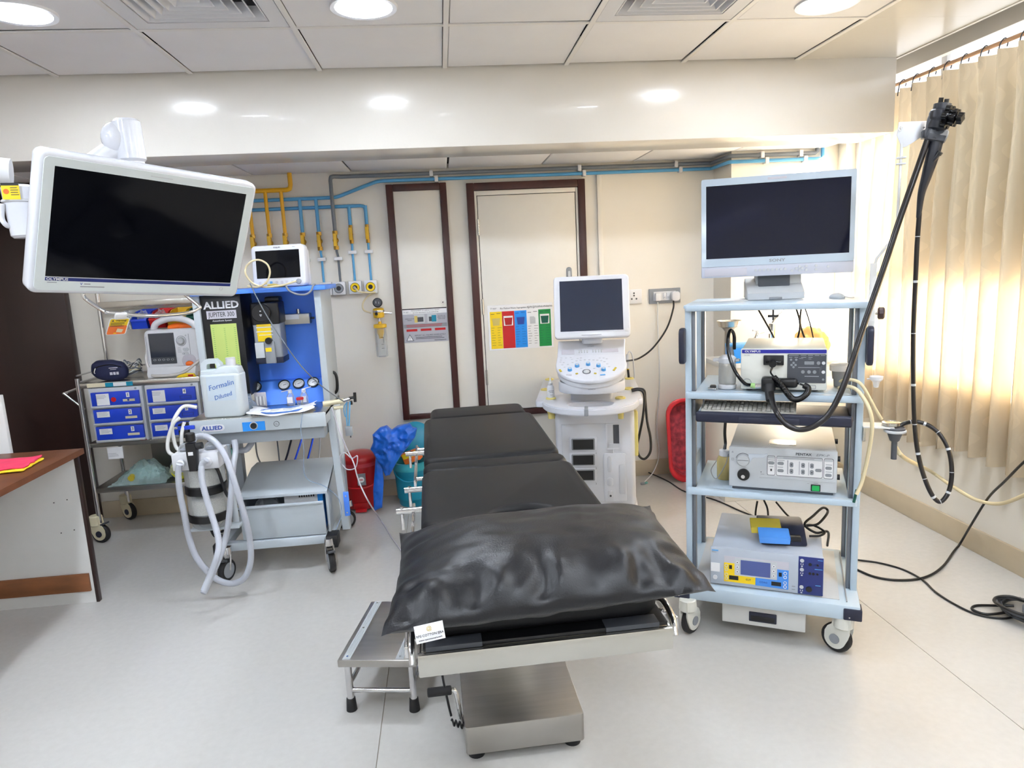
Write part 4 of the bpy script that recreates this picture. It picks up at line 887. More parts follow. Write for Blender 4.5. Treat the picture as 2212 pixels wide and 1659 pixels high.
Tx(kp, 'CUT', 'print', .010, (.143, -.0024, .037)); Tx(kp, 'COAG', 'logo_blue', .010, (.198, -.0024, .034))
nv = Bx(es, 'socket_panel', 'esu_navy', .322, Wd-.002, -.0015, .004, .006, Hd-.002, .001)
for z in (.140, .104, .034):
    Cy(nv, 'indicator', 'grey_light', (.334, -.0035, z), (.334, -.001, z), .0072, n=16); Ln(nv, 'grey_light', [(.329, .332, z-.017, z-.011), (.336, .339, z-.017, z-.011), (.331, .337, z-.025, z-.020)], -.0016)
for x, z, r_ in ((.362, .128, .006), (.388, .128, .004), (.362, .092, .005), (.374, .092, .005), (.388, .092, .004), (.360, .028, .011)): Cy(nv, 'socket', 'black', (x, -.0035, z), (x, -.001, z), r_, n=14)
Ln(nv, 'skyblue', [(.388, .405, .146, .148), (.378, .405, .110, .112), (.382, .40, .045, .047)], -.0016); Ln(es, 'skyblue', [(.006, .03, .142, .147)], -.0006); Ln(es, 'print_soft', [(.006, .022, .136, .138), (.30, .312, .018, .021), (.30, .312, .030, .034)], -.0006)
Bx(es, 'sticker', 'qr_white', .002, .036, -.0008, .001, .056, .092, 0); Cy(es, 'power_button', 'white', (.0185, -.004, .032), (.0185, 0, .032), .0085, n=20)
fp = thing('foot_switch', 'dark grey double foot switch with yellow and blue pedals on the electrosurgical unit', 'foot switch', TL(.33, .17, .3705), TA+radians(8))
Pr(fp, 'body', 'navy', [(-.06, 0), (.14, 0), (.14, .045), (.10, .055), (.02, .05), (-.06, .012)], 'x', -.02, .15, .005)
b = NB(); 
for nm, m_, x0, y0, z0 in (('pedal', 'pedal_yellow', -.055, .01, .050), ('pedal', 'pedal_blue', -.030, -.060, .038)):
    Pr(fp, nm, m_, [(y0-.03, z0-.008), (y0+.035, z0+.012), (y0+.035, z0+.018), (y0-.03, z0+.002), (y0-.034, z0-.02)], 'x', x0, x0+.115, .003)
Bx(fp, 'cable_box', 'black', .05, .13, -.055, -.01, .004, .03, .004)
Tb(fp, 'cable', 'black', [(.13, .06, .03), (.17, .08, .03), (.21, .09, .035), (.245, .12, .06), (.26, .16, .07), (.24, .16, .08), (.20, .12, .06), (.16, .08, .035), (.20, .06, .01), (.25, .09, .004), (.27, .2, -.1)], .005, 8)
Tb(fp, 'cable', 'black', [(.14, .07, .03), (.19, .09, .03), (.23, .05, .02), (.21, .03, .01), (.17, .03, .006)], .0045, 8)

# ---- cables at the back of the trolley
for i, (P, r_) in enumerate(((((1632, 664, .545), (1668, 722, .545), (1678, 745, .545)), .004), (((1716, 660, .543), (1728, 700, .543), (1720, 745, .543)), .004), (((1732, 660, .556), (1729, 700, .556), (1744, 745, .556)), .004), (((1735, 660, .545), (1750, 700, .545), (1760, 745, .545)), .0028))):
    def at(u, v, yl):
        d = ray(u, v); n_ = V((-sin(TA), cos(TA), 0)); return EYE+d*((yl-(EYE-TO).dot(n_))/d.dot(n_))
    tag(Tb(None, 'monitor_cable', 'black', [at(*p_)+(V((0, 0, .012)) if k == 0 else V((0, 0, 0))) for k, p_ in enumerate(P)], r_, 6), ['thick black lead slanting behind the trolley from the monitor stand', 'black lead crossing others behind the white video processor', 'black lead crossing another behind the video processor, leaning right', 'thin dark lead hanging behind the right side of the video processor'][i], 'cable')
for P, l in ((((1636, 1082, .50), (1632, 1110, .50), (1634, 1140, .46)), 'black lead hanging straight behind the electrosurgical unit'), (((1650, 1080, .50), (1658, 1100, .50), (1660, 1132, .44)), 'black lead curving down behind the yellow foot pedal'), (((1676, 1084, .50), (1700, 1112, .50), (1722, 1130, .48), (1742, 1146, .44)), 'black lead slanting down to the foot switch box')):
    tag(Tb(None, 'power_cable', 'black', [at(*p_) for p_ in P], .0042, 6), l, 'cable')

# ---- endoscope hanging on the trolley's hanger
en = thing('endoscope', 'black flexible endoscope hanging from the trolley arm in front of the curtain', 'endoscope', TL(.83, .13, 1.86), TA)
def EN(L): return [at(u, v, y) for u, v, y in L]
def hl(P): return locs(en, P)
P = hl(EN([(2014, 300, .10), (2030, 258, .10), (2037, 222, .10)]))
b = NB(); g_tube(b, [P[0], P[0].lerp(P[1], .5), P[1], P[1].lerp(P[2], .6), P[2]], lambda t: [.020, .030, .033, .026, .014][min(4, int(t*4.01))], 16, 5); ob('control_section', b, 'scope_body', en)
c0 = hl(EN([(2038, 252, .075)]))[0]; c1 = hl(EN([(2080, 256, .05)]))[0]; dv = c1-c0
for f0, f1, r_, nm in ((.1, .34, .034, 'angulation_wheel'), (.36, .52, .022, 'angulation_wheel'), (.54, .68, .026, 'lock_wheel'), (.74, 1.0, .016, 'lock_knob')):
    b = NB(); a_, b_ = c0+dv*f0, c0+dv*f1; g_cyl(b, a_, b_, r_*.8, n=18)
    u_, w_ = _basis(dv)
    for k in range(6 if r_ > .02 else 4): q = u_*cos(k*pi/3 if r_ > .02 else k*pi/2)+w_*sin(k*pi/3 if r_ > .02 else k*pi/2); g_cyl(b, a_+q*r_*.85, b_+q*r_*.85, r_*.3, n=10)
    ob(nm, b, 'black_gloss', en)
for u, v, y in ((2031, 224, .095), (2043, 227, .09)): q = hl(EN([(u, v, y)]))[0]; Cy(en, 'valve_button', 'black', q, q+V((.002, -.004, .018)), .007, n=12)
P = hl(EN([(2006, 296, .10), (2012, 262, .10), (2020, 246, .10)])); b = NB(); g_tube(b, P, lambda t: .012+.004*t, 14, 5); ob('cord_joint', b, 'grey_dark', en); Sp(en, 'cord_elbow', 'grey_dark', P[2], .018)
# rubber cradle clamp that the scope sits in
P = locs(tr, EN([(2010, 288, .10), (2045, 296, .10)])); b = NB(); g_cyl(b, P[0]+V((-.01, 0, 0)), P[1], .024, .022, 8, .004); cr = ob('hanger_cradle', b, 'grey_dark', tr); Bx(cr, 'cradle_bracket', 'grey_dark', P[0].x-.022, P[0].x+.014, P[0].y+.008, .147, P[0].z-.012, P[0].z+.014, .002)
P = hl(EN([(2024, 300, .11), (2012, 345, .11), (2000, 385, .115), (1990, 420, .12), (1984, 470, .13)]))
b = NB(); g_tube(b, P, lambda t: .021-.0135*min(1, max(0, (t-.15)/.85)), 16, 6); ob('grip', b, 'scope_body', en)
P = hl(EN([(2012, 352, .10), (2027, 334, .09)])); k = Cy(en, 'biopsy_port', 'scope_body', P[0], P[1], .006, .007, 12); Cy(k, 'port_cap', 'black', P[1], P[1]+(P[1]-P[0]).normalized()*.01, .009, n=12)
ins = EN([(1986, 460, .13), (1981, 530, .13), (1977, 620, .13), (1973, 720, .13), (1973, 820, .13), (1975, 900, .13), (1980, 960, .12), (1990, 1010, .11), (2006, 1055, .10), (2022, 1080, .10), (2035, 1082, .10), (2050, 1060, .11), (2056, 1020, .12), (2050, 975, .13), (2032, 940, .15), (2008, 920, .165), (1980, 911, .17), (1955, 914, .165), (1942, 922, .16)])
it = Tb(en, 'insertion_tube', 'scope', hl(ins), .0078, 12, 8)
sp = spline(hl(ins), 8)
for k, i in enumerate(range(6, len(sp)-4, 9)):
    d = (sp[i+1]-sp[i-1]).normalized(); Cy(it, 'depth_mark', 'grey_light', sp[i]-d*(.004 if k % 2 else .0012), sp[i]+d*(.004 if k % 2 else .0012), .0081, n=12)
um = EN([(2004, 300, .10), (1985, 355, .09), (1962, 420, .07), (1938, 490, .05), (1912, 570, .03), (1888, 640, .01), (1862, 715, -.02), (1838, 790, -.05), (1815, 850, -.07), (1790, 895, -.08), (1760, 920, -.085), (1728, 928, -.085), (1700, 918, -.08), (1680, 895, -.06), (1669, 868, .03), (1666, 848, .075)])
Tb(en, 'umbilical_cord', 'scope', hl(um), .0098, 12, 8)
# tip holder (funnel) on the bracket plate
fn = thing('scope_tip_holder', 'dark funnel holder with steel rim on the bracket right of the trolley', 'scope holder', TL(.757, .155, .858), TA)
b = NB(); g_lathe(b, [(.022, 0), (.030, .002), (.030, .012), (.024, .014), (.022, .012)], (0, 0, 0), n=28); ob('steel_rim', b, 'steel', fn)
b = NB(); g_lathe(b, [(.030, .0), (.034, -.004), (.034, -.016), (.026, -.02), (.016, -.05), (.010, -.055), (.010, -.12), (.001, -.121)], (.012, -.01, -.003), n=24); ob('funnel', b, 'grey_dark', fn)
b = NB(); g_lathe(b, [(.0345, -.006), (.0375, -.008), (.0375, -.014), (.0345, -.016)], (.012, -.01, -.006)); ob('funnel_ring', b, 'grey_light', fn)
tag(Tb(None, 'suction_tube', 'cable_cream', [TL(.585, .20, .985), TL(.608, .125, 1.005), TL(.640, .092, .995), at(1876, 880, .06), at(1884, 920, .06), at(1876, 980, .08), at(1862, 1040, .09), at(1850, 1068, .085)], .007, 8), 'cream suction tube hanging down the right post of the trolley', 'tube')
tag(Tb(None, 'suction_tube', 'cable_cream', [TL(.590, .23, 1.005), TL(.608, .130, 1.03), TL(.648, .105, 1.02), TL(.685, .112, .955), at(1893, 888, .13), at(1904, 905, .15)], .006, 8), 'cream suction tube running to the dark scope holder', 'tube')
tag(Tb(None, 'suction_tube', 'cable_cream', [at(1930, 960, .20), at(1955, 990, .25), px(2010, 1018, 2.42), px(2060, 1052, 2.42), px(2110, 1080, 2.42), px(2160, 1088, 2.42), px(2212, 1070, 2.40), px(2260, 1045, 2.40)], .0085, 8), 'pale suction hose sagging along the wall below the curtain', 'hose')
hp = thing('hanging_cup', 'small white spout cup hanging on the right post of the trolley', 'cup', at(1893, 820, .14), TA)
La(hp, 'cup', 'white', [(.001, -.03), (.008, -.028), (.012, -.008), (.021, 0), (.023, .012), (.021, .012), (.010, .004)]); Cy(hp, 'hook', 'white', (-.03, 0, .002), (-.012, 0, .002), .003, n=8)
# ================================================================== ULTRASOUND MACHINE
UA = radians(-12); UO = V((.80, 3.70, 0))
us = thing('ultrasound_machine', 'white ultrasound machine with flat screen and curved control desk beside the table', 'ultrasound machine', UO, UA)
def atU(u, v, yl):
    d = ray(u, v); n_ = V((-sin(UA), cos(UA), 0)); return loc(us, EYE+d*((yl-(EYE-UO).dot(n_))/d.dot(n_)))
def RU(u0, v0, u1, v1, yl): a, c = atU(u0, v0, yl), atU(u1, v1, yl); return min(a.x, c.x), max(a.x, c.x), min(a.z, c.z), max(a.z, c.z)
YFU = .030
Pr(us, 'cabinet', 'us_white', rrect(-.225, .222, .03, .70, .03), 'z', .115, .665, .012, 3)
Bx(us, 'base', 'us_grey', -.235, .232, .04, .72, .075, .125, .02, 3)
for x in (-.19, .19):
    for y in (.10, .64): caster(us, (x, y), .045, .03, 1.2, 'us_grey', tall=.0, hub='us_grey')
fp_ = Bx(us, 'front_panel', 'us_grey', -.19, .10, YFU-.004, YFU+.004, .14, .60, .012, 3)
for i, (v0, v1) in enumerate(((947, 970), (981, 1003), (1014, 1036))):
    x0, x1, z0, z1 = RU(1228, v0-2, 1290, v1+2, YFU); x0 = x1-.155
    pf = Pr(us, 'probe_port', 'us_white', rrect(x0, x1, z0-.004, z1+.004, .008), 'y', YFU-.009, YFU, .003); Pr(pf, 'port_frame', 'grey', rrect(x0+.012, x1-.012, z0+.004, z1-.004, .006), 'y', YFU-.016, YFU-.008, .003)
    Pr(pf, 'port_slot', 'black', rrect(x0+.020, x1-.020, z0+.010, z1-.010, .003), 'y', YFU-.018, YFU-.012); Tx(pf, str(i+1), 'print', .013, (x1-.006, YFU-.010, z0-.016))
x0, x1, z0, z1 = RU(1311, 917, 1338, 967, YFU)
b = NB(); g_frame(b, rrect(x0-.008, x1+.008, z0-.008, z1+.008, .008), rrect(x0, x1, z0, z1, .003), 'y', YFU-.010, YFU-.001); bay = ob('bay_frame', b, 'us_white', us)
Bx(bay, 'bay_back', 'grey_dark', x0, x1, YFU-.001, YFU+.004, z0, z1, 0); Bx(bay, 'bay_floor', 'us_grey', x0, x1, YFU-.008, YFU, z0, z0+.025, 0); Bx(bay, 'bay_side', 'us_grey', x0, x0+.012, YFU-.008, YFU, z0, z1, 0)
x0, x1, z0, z1 = RU(1303, 979, 1354, 1083, YFU); pp_ = Pr(us, 'side_panel', 'us_white', rrect(x0, x1, z0, z1, .012), 'y', YFU-.008, YFU, .004)
for u0, v0, u1, v1, r_ in ((1312, 986, 1322, 1020, .012), (1311, 1032, 1325, 1050, .016), (1337, 1004, 1352, 1067, .008), (1313, 1060, 1325, 1075, .006)):
    x0, x1, z0, z1 = RU(u0, v0, u1, v1, YFU-.008); q = Pr(pp_, 'recess', 'us_grey', rrect(x0, x1, z0, z1, min(r_, (x1-x0)*.48)), 'y', YFU-.0105, YFU-.006, .0015)
    if v0 == 1060: Cy(q, 'jack', 'black', ((x0+x1)/2, YFU-.0125, z0+.012), ((x0+x1)/2, YFU-.009, z0+.012), .006, n=14)
Bx(us, 'side_guard', 'us_yellow', .216, .240, .05, .10, .40, .66, .008, 3)
# handle tray: outer curve and grip opening
n = 64; out_, inn_ = [], []
hole = rrect(-.145, .105, -.155, -.045, .02, 15)
for i in range(n):
    a = 2*pi*i/n; x = -.022+.270*cos(a); y = .06+(.29 if sin(a) < 0 else .20)*(abs(sin(a))**.9)*(1 if sin(a) > 0 else -1); out_.append((x, y))
    sg = lambda q: math.copysign(abs(q)**.62, q); hy_ = -.098+.060*sg(sin(a)); inn_.append((-.022+(.118+.25*(hy_+.098))*sg(cos(a)), hy_))
b = NB(); g_frame(b, out_, inn_, 'z', .700, .738); bmesh.ops.bevel(b, geom=[e for e in b.edges if len(e.link_faces) == 2 and e.calc_face_angle(0) > 1.2 and abs(e.verts[0].co.z-e.verts[1].co.z) < 1e-5], offset=.006, segments=2, affect='EDGES'); hr = ob('handle_tray', b, 'us_white', us, 50)
Bx(hr, 'handle_gap', 'grey', -.055, -.034, -.236, -.150, .702, .7395, .004)
Bx(us, 'neck', 'us_grey', -.13, .10, .02, .24, .66, .82, .02, 3)
Bx(us, 'under_tray', 'us_grey', -.12, .09, .05, .20, .60, .705, .01)
HQ = [loc(us, pz(u, v, .742)) for u, v in ((1187, 819), (1178, 841), (1359.5, 817), (1357.5, 839))]
for s_, qq in ((-1, HQ[:2]), (1, HQ[2:])):
    xo = max(abs(q.x) for q in qq)+.036; yb_ = max(q.y for q in qq)+.034
    Pr(us, 'holder_wing', 'us_white', rrect(min(s_*xo, s_*.14), max(s_*xo, s_*.14), .02, yb_, .03), 'z', .702, .7375, .006)
for u, v, cup in ((1187, 819, 0), (1178, 841, 0), (1190, 860, 1), (1359.5, 817, 0), (1357.5, 839, 0), (1340, 859, 1)):
    q = loc(us, pz(u, v, .742)); hh = La(us, 'probe_holder', 'us_yellow', [(.015, -.002), (.015, .004), (.024, .005), (.029, .002), (.029, -.006), (.015, -.008)], q); Cy(hh, 'holder_disc', 'yellow_tan', q+V((0, 0, -.004)), q+V((0, 0, .001)), .0155, n=20)
    if cup: La(hh, 'holder_cup', 'us_yellow', [(.001, -.12), (.020, -.118), (.022, -.085), (.0245, -.083), (.026, -.045), (.026, -.02), (.001, -.02)], q)
# control desk
def zs(y): return .880+(y+.14)*.46+max(0, y-.085)*.38
def desk_poly(g=0):
    P = [(.185+g, .175+g), (-.195-g, .175+g), (-.200-g, .08)]
    k = 22
    for i in range(k+1): a = pi+pi*i/k; P.append((-.012+(.198+g)*cos(a)*(1-.02*abs(cos(a))), .0+(.145+g)*sin(a)))
    P.append((.176+g, .08)); return P
def sloped(name, m, poly, z0, z1, bev=.006):
    b = NB(); g_prism(b, poly, 'z', z0, z1, bev, 3)
    # extra cuts so the slope bends at the upper strip
    bmesh.ops.bisect_plane(b, geom=b.verts[:]+b.edges[:]+b.faces[:], plane_co=(0, .085, 0), plane_no=(0, 1, 0))
    for v_ in b.verts: v_.co.z += zs(v_.co.y)
    return ob(name, b, m, us)
sloped('control_panel', 'us_white', desk_poly(), -.022, 0)
sloped('desk_rim', 'us_grey', desk_poly(-.008), -.05, -.021, .002)
b = NB(); g_prism(b, [(x, min(y, .15)) for x, y in desk_poly(-.012)], 'z', .797, .853, .006); ob('keyboard_drawer', b, 'us_grey', us)
b = NB(); g_prism(b, [(x, min(y, .15)) for x, y in desk_poly(-.02)], 'z', .852, .868, 0); ob('drawer_seam', b, 'grey', us)
Tx(us, 'HITACHI', 'print_soft', .010, (-.012, -.1335, .826))
sl = V((0, 1, .46)).normalized(); nr = V((0, -.46, 1)).normalized(); sl2 = V((0, 1, .84)).normalized(); nr2 = V((0, -.84, 1)).normalized()
def onp(u, v):
    """pixel -> point on the sloped control face"""
    d = XF[us].inverted().to_3x3() @ ray(u, v); o = loc(us, EYE); s_ = (.880+.46*(o.y+.14)-o.z)/(d.z-.46*d.y); p = o+d*s_
    if p.y > .085:
        s_ = (.880+.46*.225+.84*(o.y-.085)-o.z)/(d.z-.84*d.y); p = o+d*s_
    return p
for u, v in ((1231, 797), (1246.5, 788.5), (1270.5, 785), (1293, 788), (1304, 796.5)):
    p = onp(u, v+3); k = Cy(us, 'dial', 'skyblue', p-nr*.001, p+nr*.014, .013, .011, 20); Cy(k, 'dial_top', 'grey_light', p+nr*.0135, p+nr*.0146, .008, n=16)
p = onp(1267, 803); La(us, 'trackball_ring', 'grey_dark', [(.019, 0), (.022, 0), (.022, .002), (.019, .002)], p, nr); k = La(us, 'trackball', 'grey_light', [(.019, .0005), (.015, .004), (.008, .007), (.001, .0075)], p, nr)
def slab(name, m, u, v, w, h, rot=0, th=.003, up=None):
    p = onp(u, v); hi = p.y > .085; s_, n_ = (sl2, nr2) if hi else (sl, nr); b = NB(); g_box(b, -w/2, w/2, -h/2, h/2, 0, th, .0012, 1)
    Mx = Matrix(((1, s_.x, n_.x, p.x), (0, s_.y, n_.y, p.y), (0, s_.z, n_.z, p.z), (0, 0, 0, 1))) @ Matrix.Rotation(rot, 4, 'Z'); bmesh.ops.transform(b, matrix=Mx, verts=b.verts); return ob(name, b, m, us)
for u, v, w, h, r_ in ((1210.5, 801, .012, .026, .35), (1328, 797.5, .012, .036, -.45), (1246, 807.5, .014, .012, .3), (1286, 807, .014, .012, -.3)): slab('yellow_key', 'pedal_yellow', u, v, w, h, r_)
slab('blue_key', 'skyblue', 1302, 810, .028, .010, .1); slab('wide_key', 'lavender', 1229, 810, .030, .012, -.1)
for u, v in [(1251+5.8*i, 759.5) for i in range(4)]+[(1281+6*i, 758.5) for i in range(4)]: slab('slider', 'grey_light', u, v, .006, .020, 0, .004)
slab('touch_panel', 'lavender', 1227, 761, .072, .036, 0, .0015); slab('touch_strip', 'lavender', 1318, 757, .09, .028, 0, .001)
for u, v in ((1213, 773), (1223, 773), (1233, 772.5), (1212, 777.5), (1211, 782), (1218, 783), (1215, 788), (1236, 776.5), (1245.5, 779.5), (1254.5, 778), (1263.5, 777), (1273, 777), (1282, 777.5), (1290.5, 778), (1299, 779), (1306, 781), (1237, 783), (1227, 787), (1311, 775), (1304, 773), (1296, 773), (1255, 773), (1248, 774.5), (1312, 786), (1256, 796), (1284, 796), (1220, 793), (1316, 792)):
    slab('key', 'us_grey', u, v, .012, .007, 0, .002)
Tx(us, 'HITACHI', 'print_soft', .0095, onp(1276, 748)+nr2*.0006, (1, 0, 0), sl2)
# screen
Mc = Matrix.Translation((.0, .125, 1.250)) @ Matrix.Rotation(radians(-17.5), 4, 'X')
def scr(name, m, b, par=None): bmesh.ops.transform(b, matrix=Mc, verts=b.verts); return ob(name, b, m, par or us)
b = NB(); g_prism(b, rrect(-.21, .21, -.178, .178, .022), 'y', -.008, .035, .007, 3); mo = scr('monitor', 'white_gloss', b)
b = NB(); g_box(b, -.176, .172, -.0105, -.006, -.140, .150, 0); scr('screen', 'us_screen', b, mo)
b = NB(); g_frame(b, rrect(-.182, .178, -.146, .156, .004), rrect(-.176, .172, -.140, .150, .001), 'y', -.0105, -.007); scr('screen_edge', 'us_white', b, mo)
b = NB(); g_box(b, -.06, .05, -.0092, -.0078, -.164, -.161, 0); scr('print', 'print_soft', b, mo)
b = NB(); g_box(b, .18, .199, -.0095, -.007, -.150, -.132, .002); scr('logo_badge', 'white', b, mo)
Bx(us, 'monitor_hinge', 'us_grey', -.06, .055, .11, .20, 1.04, 1.10, .012, 3); Bx(us, 'hinge_plate', 'us_grey', -.075, .075, .13, .175, 1.075, 1.10, .004)
# probe standing in its holder, gel bottle
pb = thing('ultrasound_probe', 'slim black and white ultrasound probe standing in a yellow holder', 'probe', loc(us, (0, 0, 0)) if 0 else pz(1359.5, 815, .748))
Cy(pb, 'probe_tip', 'black', (-.004, 0, 0), (-.008, 0, .052), .0075, .007, 14); Cy(pb, 'probe_ring', 'yellow', (-.008, 0, .052), (-.0085, 0, .058), .0072, n=14); Tb(pb, 'probe_body', 'white_gloss', [(-.0085, 0, .058), (-.010, 0, .09), (-.012, 0, .12), (-.008, .0, .15)], .0095, 12)
Tb(pb, 'probe_cable', 'white', [(-.008, 0, .15), (.004, 0, .168), (.022, .01, .15), (.035, .02, .09), (.042, .03, .0), (.045, .05, -.12)], .0045, 8)
gb = thing('gel_bottle', 'white gel bottle with pointed nozzle standing in the left probe holder', 'bottle', pz(1190, 858, .745))
La(gb, 'bottle', 'white', [(.001, -.02), (.020, -.019), (.021, -.01), (.021, .055), (.017, .068), (.010, .073)]); La(gb, 'cap', 'white', [(.011, .070), (.013, .073), (.013, .084), (.006, .092), (.003, .115), (.001, .116)]); 
Ln(gb, 'print_soft', [(-.015, .015, .038, .041), (-.010, .012, .030, .033), (-.008, .01, .018, .0195), (-.006, .008, .012, .0135)], -.0208)
WX = max(q.x for q in HQ[2:])+.036
P = [V((WX-.05, .21, .7465)), V((WX-.01, .21, .752)), V((WX+.016, .205, .735)), V((WX+.020, .19, .68)), atU(1388, 905, .14), atU(1381, 940, .14), atU(1376, 965, .14), atU(1381, 985, .14), atU(1393, 991, .14), atU(1405, 975, .16), atU(1405, 945, .18), atU(1398, 910, .2), V((WX+.030, .245, .68)), V((WX+.024, .25, .74)), V((WX-.01, .25, .752)), V((WX-.05, .25, .7465))]
tag(Tb(None, 'probe_lead', 'black', [XF[us] @ p for p in P], .0072, 8), 'thick black probe lead looped down the side of the ultrasound machine', 'cable')

# ================================================================== helper for unrotated things
def BW(t, name, m, x0, x1, y0, y1, z0, z1, bev=.003, seg=2):
    r_ = t
    while r_.parent: r_ = r_.parent
    l = r_.location; return Bx(t, name, m, x0-l.x, x1-l.x, y0-l.y, y1-l.y, z0-l.z, z1-l.z, bev, seg)
def CW(t, name, m, p0, p1, r, r1=None, n=20, bev=0): return Cy(t, name, m, loc(t, p0), loc(t, p1), r, r1, n, bev)
def PWt(t, name, m, pix, y, r, n=8, k=6, corr=None): return Tb(t, name, m, locs(t, [py(p[0], p[1], p[2] if len(p) > 2 else y) for p in pix]), r, n, k, True, False, corr)

# ================================================================== ANAESTHESIA WORKSTATION
an = thing('anaesthesia_machine', 'grey anaesthesia machine with bright blue recess and black flowmeter column', 'anaesthesia machine', (-.935, 3.70, 0))
BW(an, 'worktop', 'steel', -1.262, -.612, 3.425, 3.90, .812, .832, .003)
sk = BW(an, 'front_skirt', 'anes_grey', -1.262, -.612, 3.414, 3.43, .760, .829, .003); BW(an, 'under_tray', 'anes_grey_dark', -1.195, -.632, 3.46, 3.88, .692, .812, .004)
for x in (-1.262, -.626): BW(an, 'side_skirt', 'anes_grey', x, x+.014, 3.43, 3.90, .768, .829, .002)
b = NB(); g_prism(b, rrect(-1.213, -1.098, .774, .806, .015), 'y', 3.4115, 3.4145, 0); bmesh.ops.translate(b, vec=-V(an.location), verts=b.verts); lg_ = ob('logo_plate', b, 'white', sk)
Tx(lg_, 'ALLIED', 'logo_blue', .027, loc(an, (-1.155, 3.411, .790)), sx=1.15, bold=.03)
bl = BW(sk, 'control_label', 'blue_light', -1.012, -.905, 3.4115, 3.4145, .763, .808, 0); k = La(bl, 'control_knob', 'black', [(.001, .012), (.014, .012), (.0155, .006), (.0155, 0), (.001, 0)], loc(an, (-.958, 3.4115, .789)), (0, -1, 0)); La(bl, 'knob_ring', 'white', [(.0155, 0), (.019, 0), (.019, .004), (.0155, .004)], loc(an, (-.958, 3.4115, .789)), (0, -1, 0))
Fr(sk, 'emblem_ring', 'print', circ(-.850+.935, .790, .0135), circ(-.850+.935, .790, .0118), 'y', 3.4125-3.70, 3.4145-3.70); Ln(sk, 'print_soft', [(-.856+.935, -.844+.935, .786, .789), (-.854+.935, -.85+.935, .791, .795)], 3.414-3.70)
# upper column
for x0, x1 in ((-1.252, -1.218), (-.652, -.618)): BW(an, 'side_panel', 'anes_grey', x0, x1, 3.63, 3.96, .83, 1.425, .004)
BW(an, 'top_shelf', 'anes_blue', -1.255, -.585, 3.60, 3.97, 1.425, 1.447, .003)
BW(an, 'recess_back', 'anes_blue', -1.04, -.652, 3.86, 3.95, .832, 1.425, 0)
fl = BW(an, 'flowmeter_panel', 'black', -1.218, -1.020, 3.645, 3.94, .90, 1.425, .003)
yf_ = 3.6445-3.70
Tx(fl, 'ALLIED', 'white', .050, (-1.115+.935, yf_-.0006, 1.372), sx=1.1, bold=.03); Bx(fl, 'name_bar', 'lavender', -1.192+.935, -1.046+.935, yf_-.0008, yf_, 1.305, 1.346, 0); Tx(fl, 'JUPITER 300', 'black', .034, (-1.119+.935, yf_-.0014, 1.3255), sx=.72)
Tx(fl, 'Anaesthesia System', 'white', .012, (-1.119+.935, yf_-.0006, 1.295))
fw_ = BW(fl, 'flow_window', 'flow_green', -1.180, -1.052, 3.6425, 3.646, .955, 1.278, 0)
Ln(fw_, 'green', sum([[(x+.935, x+.935+.008, .975+.010*i, .9765+.010*i) for i in range(29)] for x in (-1.172, -1.116, -1.066)], []), 3.6424-3.70); Tx(fw_, 'X', 'print', .016, (-1.068+.935, 3.6424-3.70, .968))
gp = Pr(an, 'gauge_panel', 'anes_blue', [(3.70-3.70, .833), (3.86-3.70, .833), (3.86-3.70, .945), (3.80-3.70, .945)], 'x', -1.02+.935, -.652+.935, .002)
gn = V((0, -.112, .10)).normalized(); gu = V((0, .10, .112)).normalized()
for u, v in ((553, 837.5), (614.6, 833), (646, 830), (677, 827)):
    d = ray(u, v); o = EYE; s_ = ((3.70-o.y)*.112-(.833-o.z)*.10)/(d.y*.112-d.z*.10); p = loc(an, o+d*s_)
    g_ = La(an, 'pressure_gauge', 'black', [(.027, 0), (.031, .002), (.031, .012), (.0265, .013), (.0265, .004)], p, gn, 32); La(g_, 'gauge_face', 'paper', [(.001, .005), (.0268, .005), (.0268, .002), (.001, .002)], p, gn, 28)
    b = NB(); g_tube(b, [p+gn*.0065-V((.006, 0, 0)), p+gn*.0065+V((.012, 0, 0))+gu*.006], .0012, 5, 1, False); ob('gauge_needle', b, 'print', g_)
    b = NB(); g_tube(b, [p+gn*.0058+(V((1, 0, 0))*cos(radians(a))+gu*sin(radians(a)))*.019 for a in range(-30, 211, 20)], .0009, 5, 1, False); ob('gauge_scale', b, 'print_soft', g_)
br = BW(an, 'vaporizer_rail', 'steel_brushed', -1.015, -.715, 3.80, 3.86, 1.245, 1.30, .003)
for x in (-.855, -.775): CW(br, 'rail_stud', 'chrome', (x, 3.825, 1.30), (x, 3.825, 1.325), .010, n=12)
CW(br, 'rail_pin', 'grey_dark', (-.715, 3.83, 1.272), (-.695, 3.83, 1.272), .006, n=10); Ln(br, 'paper', [(-.84+.935, -.77+.935, 1.272, 1.298)], 3.80-3.70, name='rail_label')
vp = thing('vaporizer', 'black and silver vaporizer with yellow scale mounted in the blue recess', 'vaporizer', (-.912, 3.72, 1.06))
Pr(vp, 'body', 'grey', rrect(-.068, .068, -.05, .08, .012), 'z', .02, .22, .006); Pr(vp, 'body_cap', 'black', rrect(-.072, .072, -.056, .085, .014), 'z', .20, .315, .01, 3); Bx(vp, 'top_block', 'black', -.01, .066, .0, .085, .31, .34, .01); Bx(vp, 'foot', 'navy', -.07, .07, -.052, .08, -.002, .03, .004)
Bx(vp, 'scale_plate', 'yellow', -.048, .022, -.053, -.049, .115, .24, .001); Ln(vp, 'white', [(-.052, .03, .163, .168), (-.05, .028, .185, .190), (-.05, .03, .205, .209), (-.04, .03, .146, .149)], -.0535, name='scale_marks')
dl = La(vp, 'dial', 'black', [(.045, 0), (.047, .004), (.047, .022), (.043, .026), (.001, .026)], (-.014, -.054, .262), (0, -1, 0)); Ln(dl, 'white', [(-.018, -.010, .270, .274), (-.020, -.008, .252, .255), (-.017, -.011, .246, .249)], -.080)
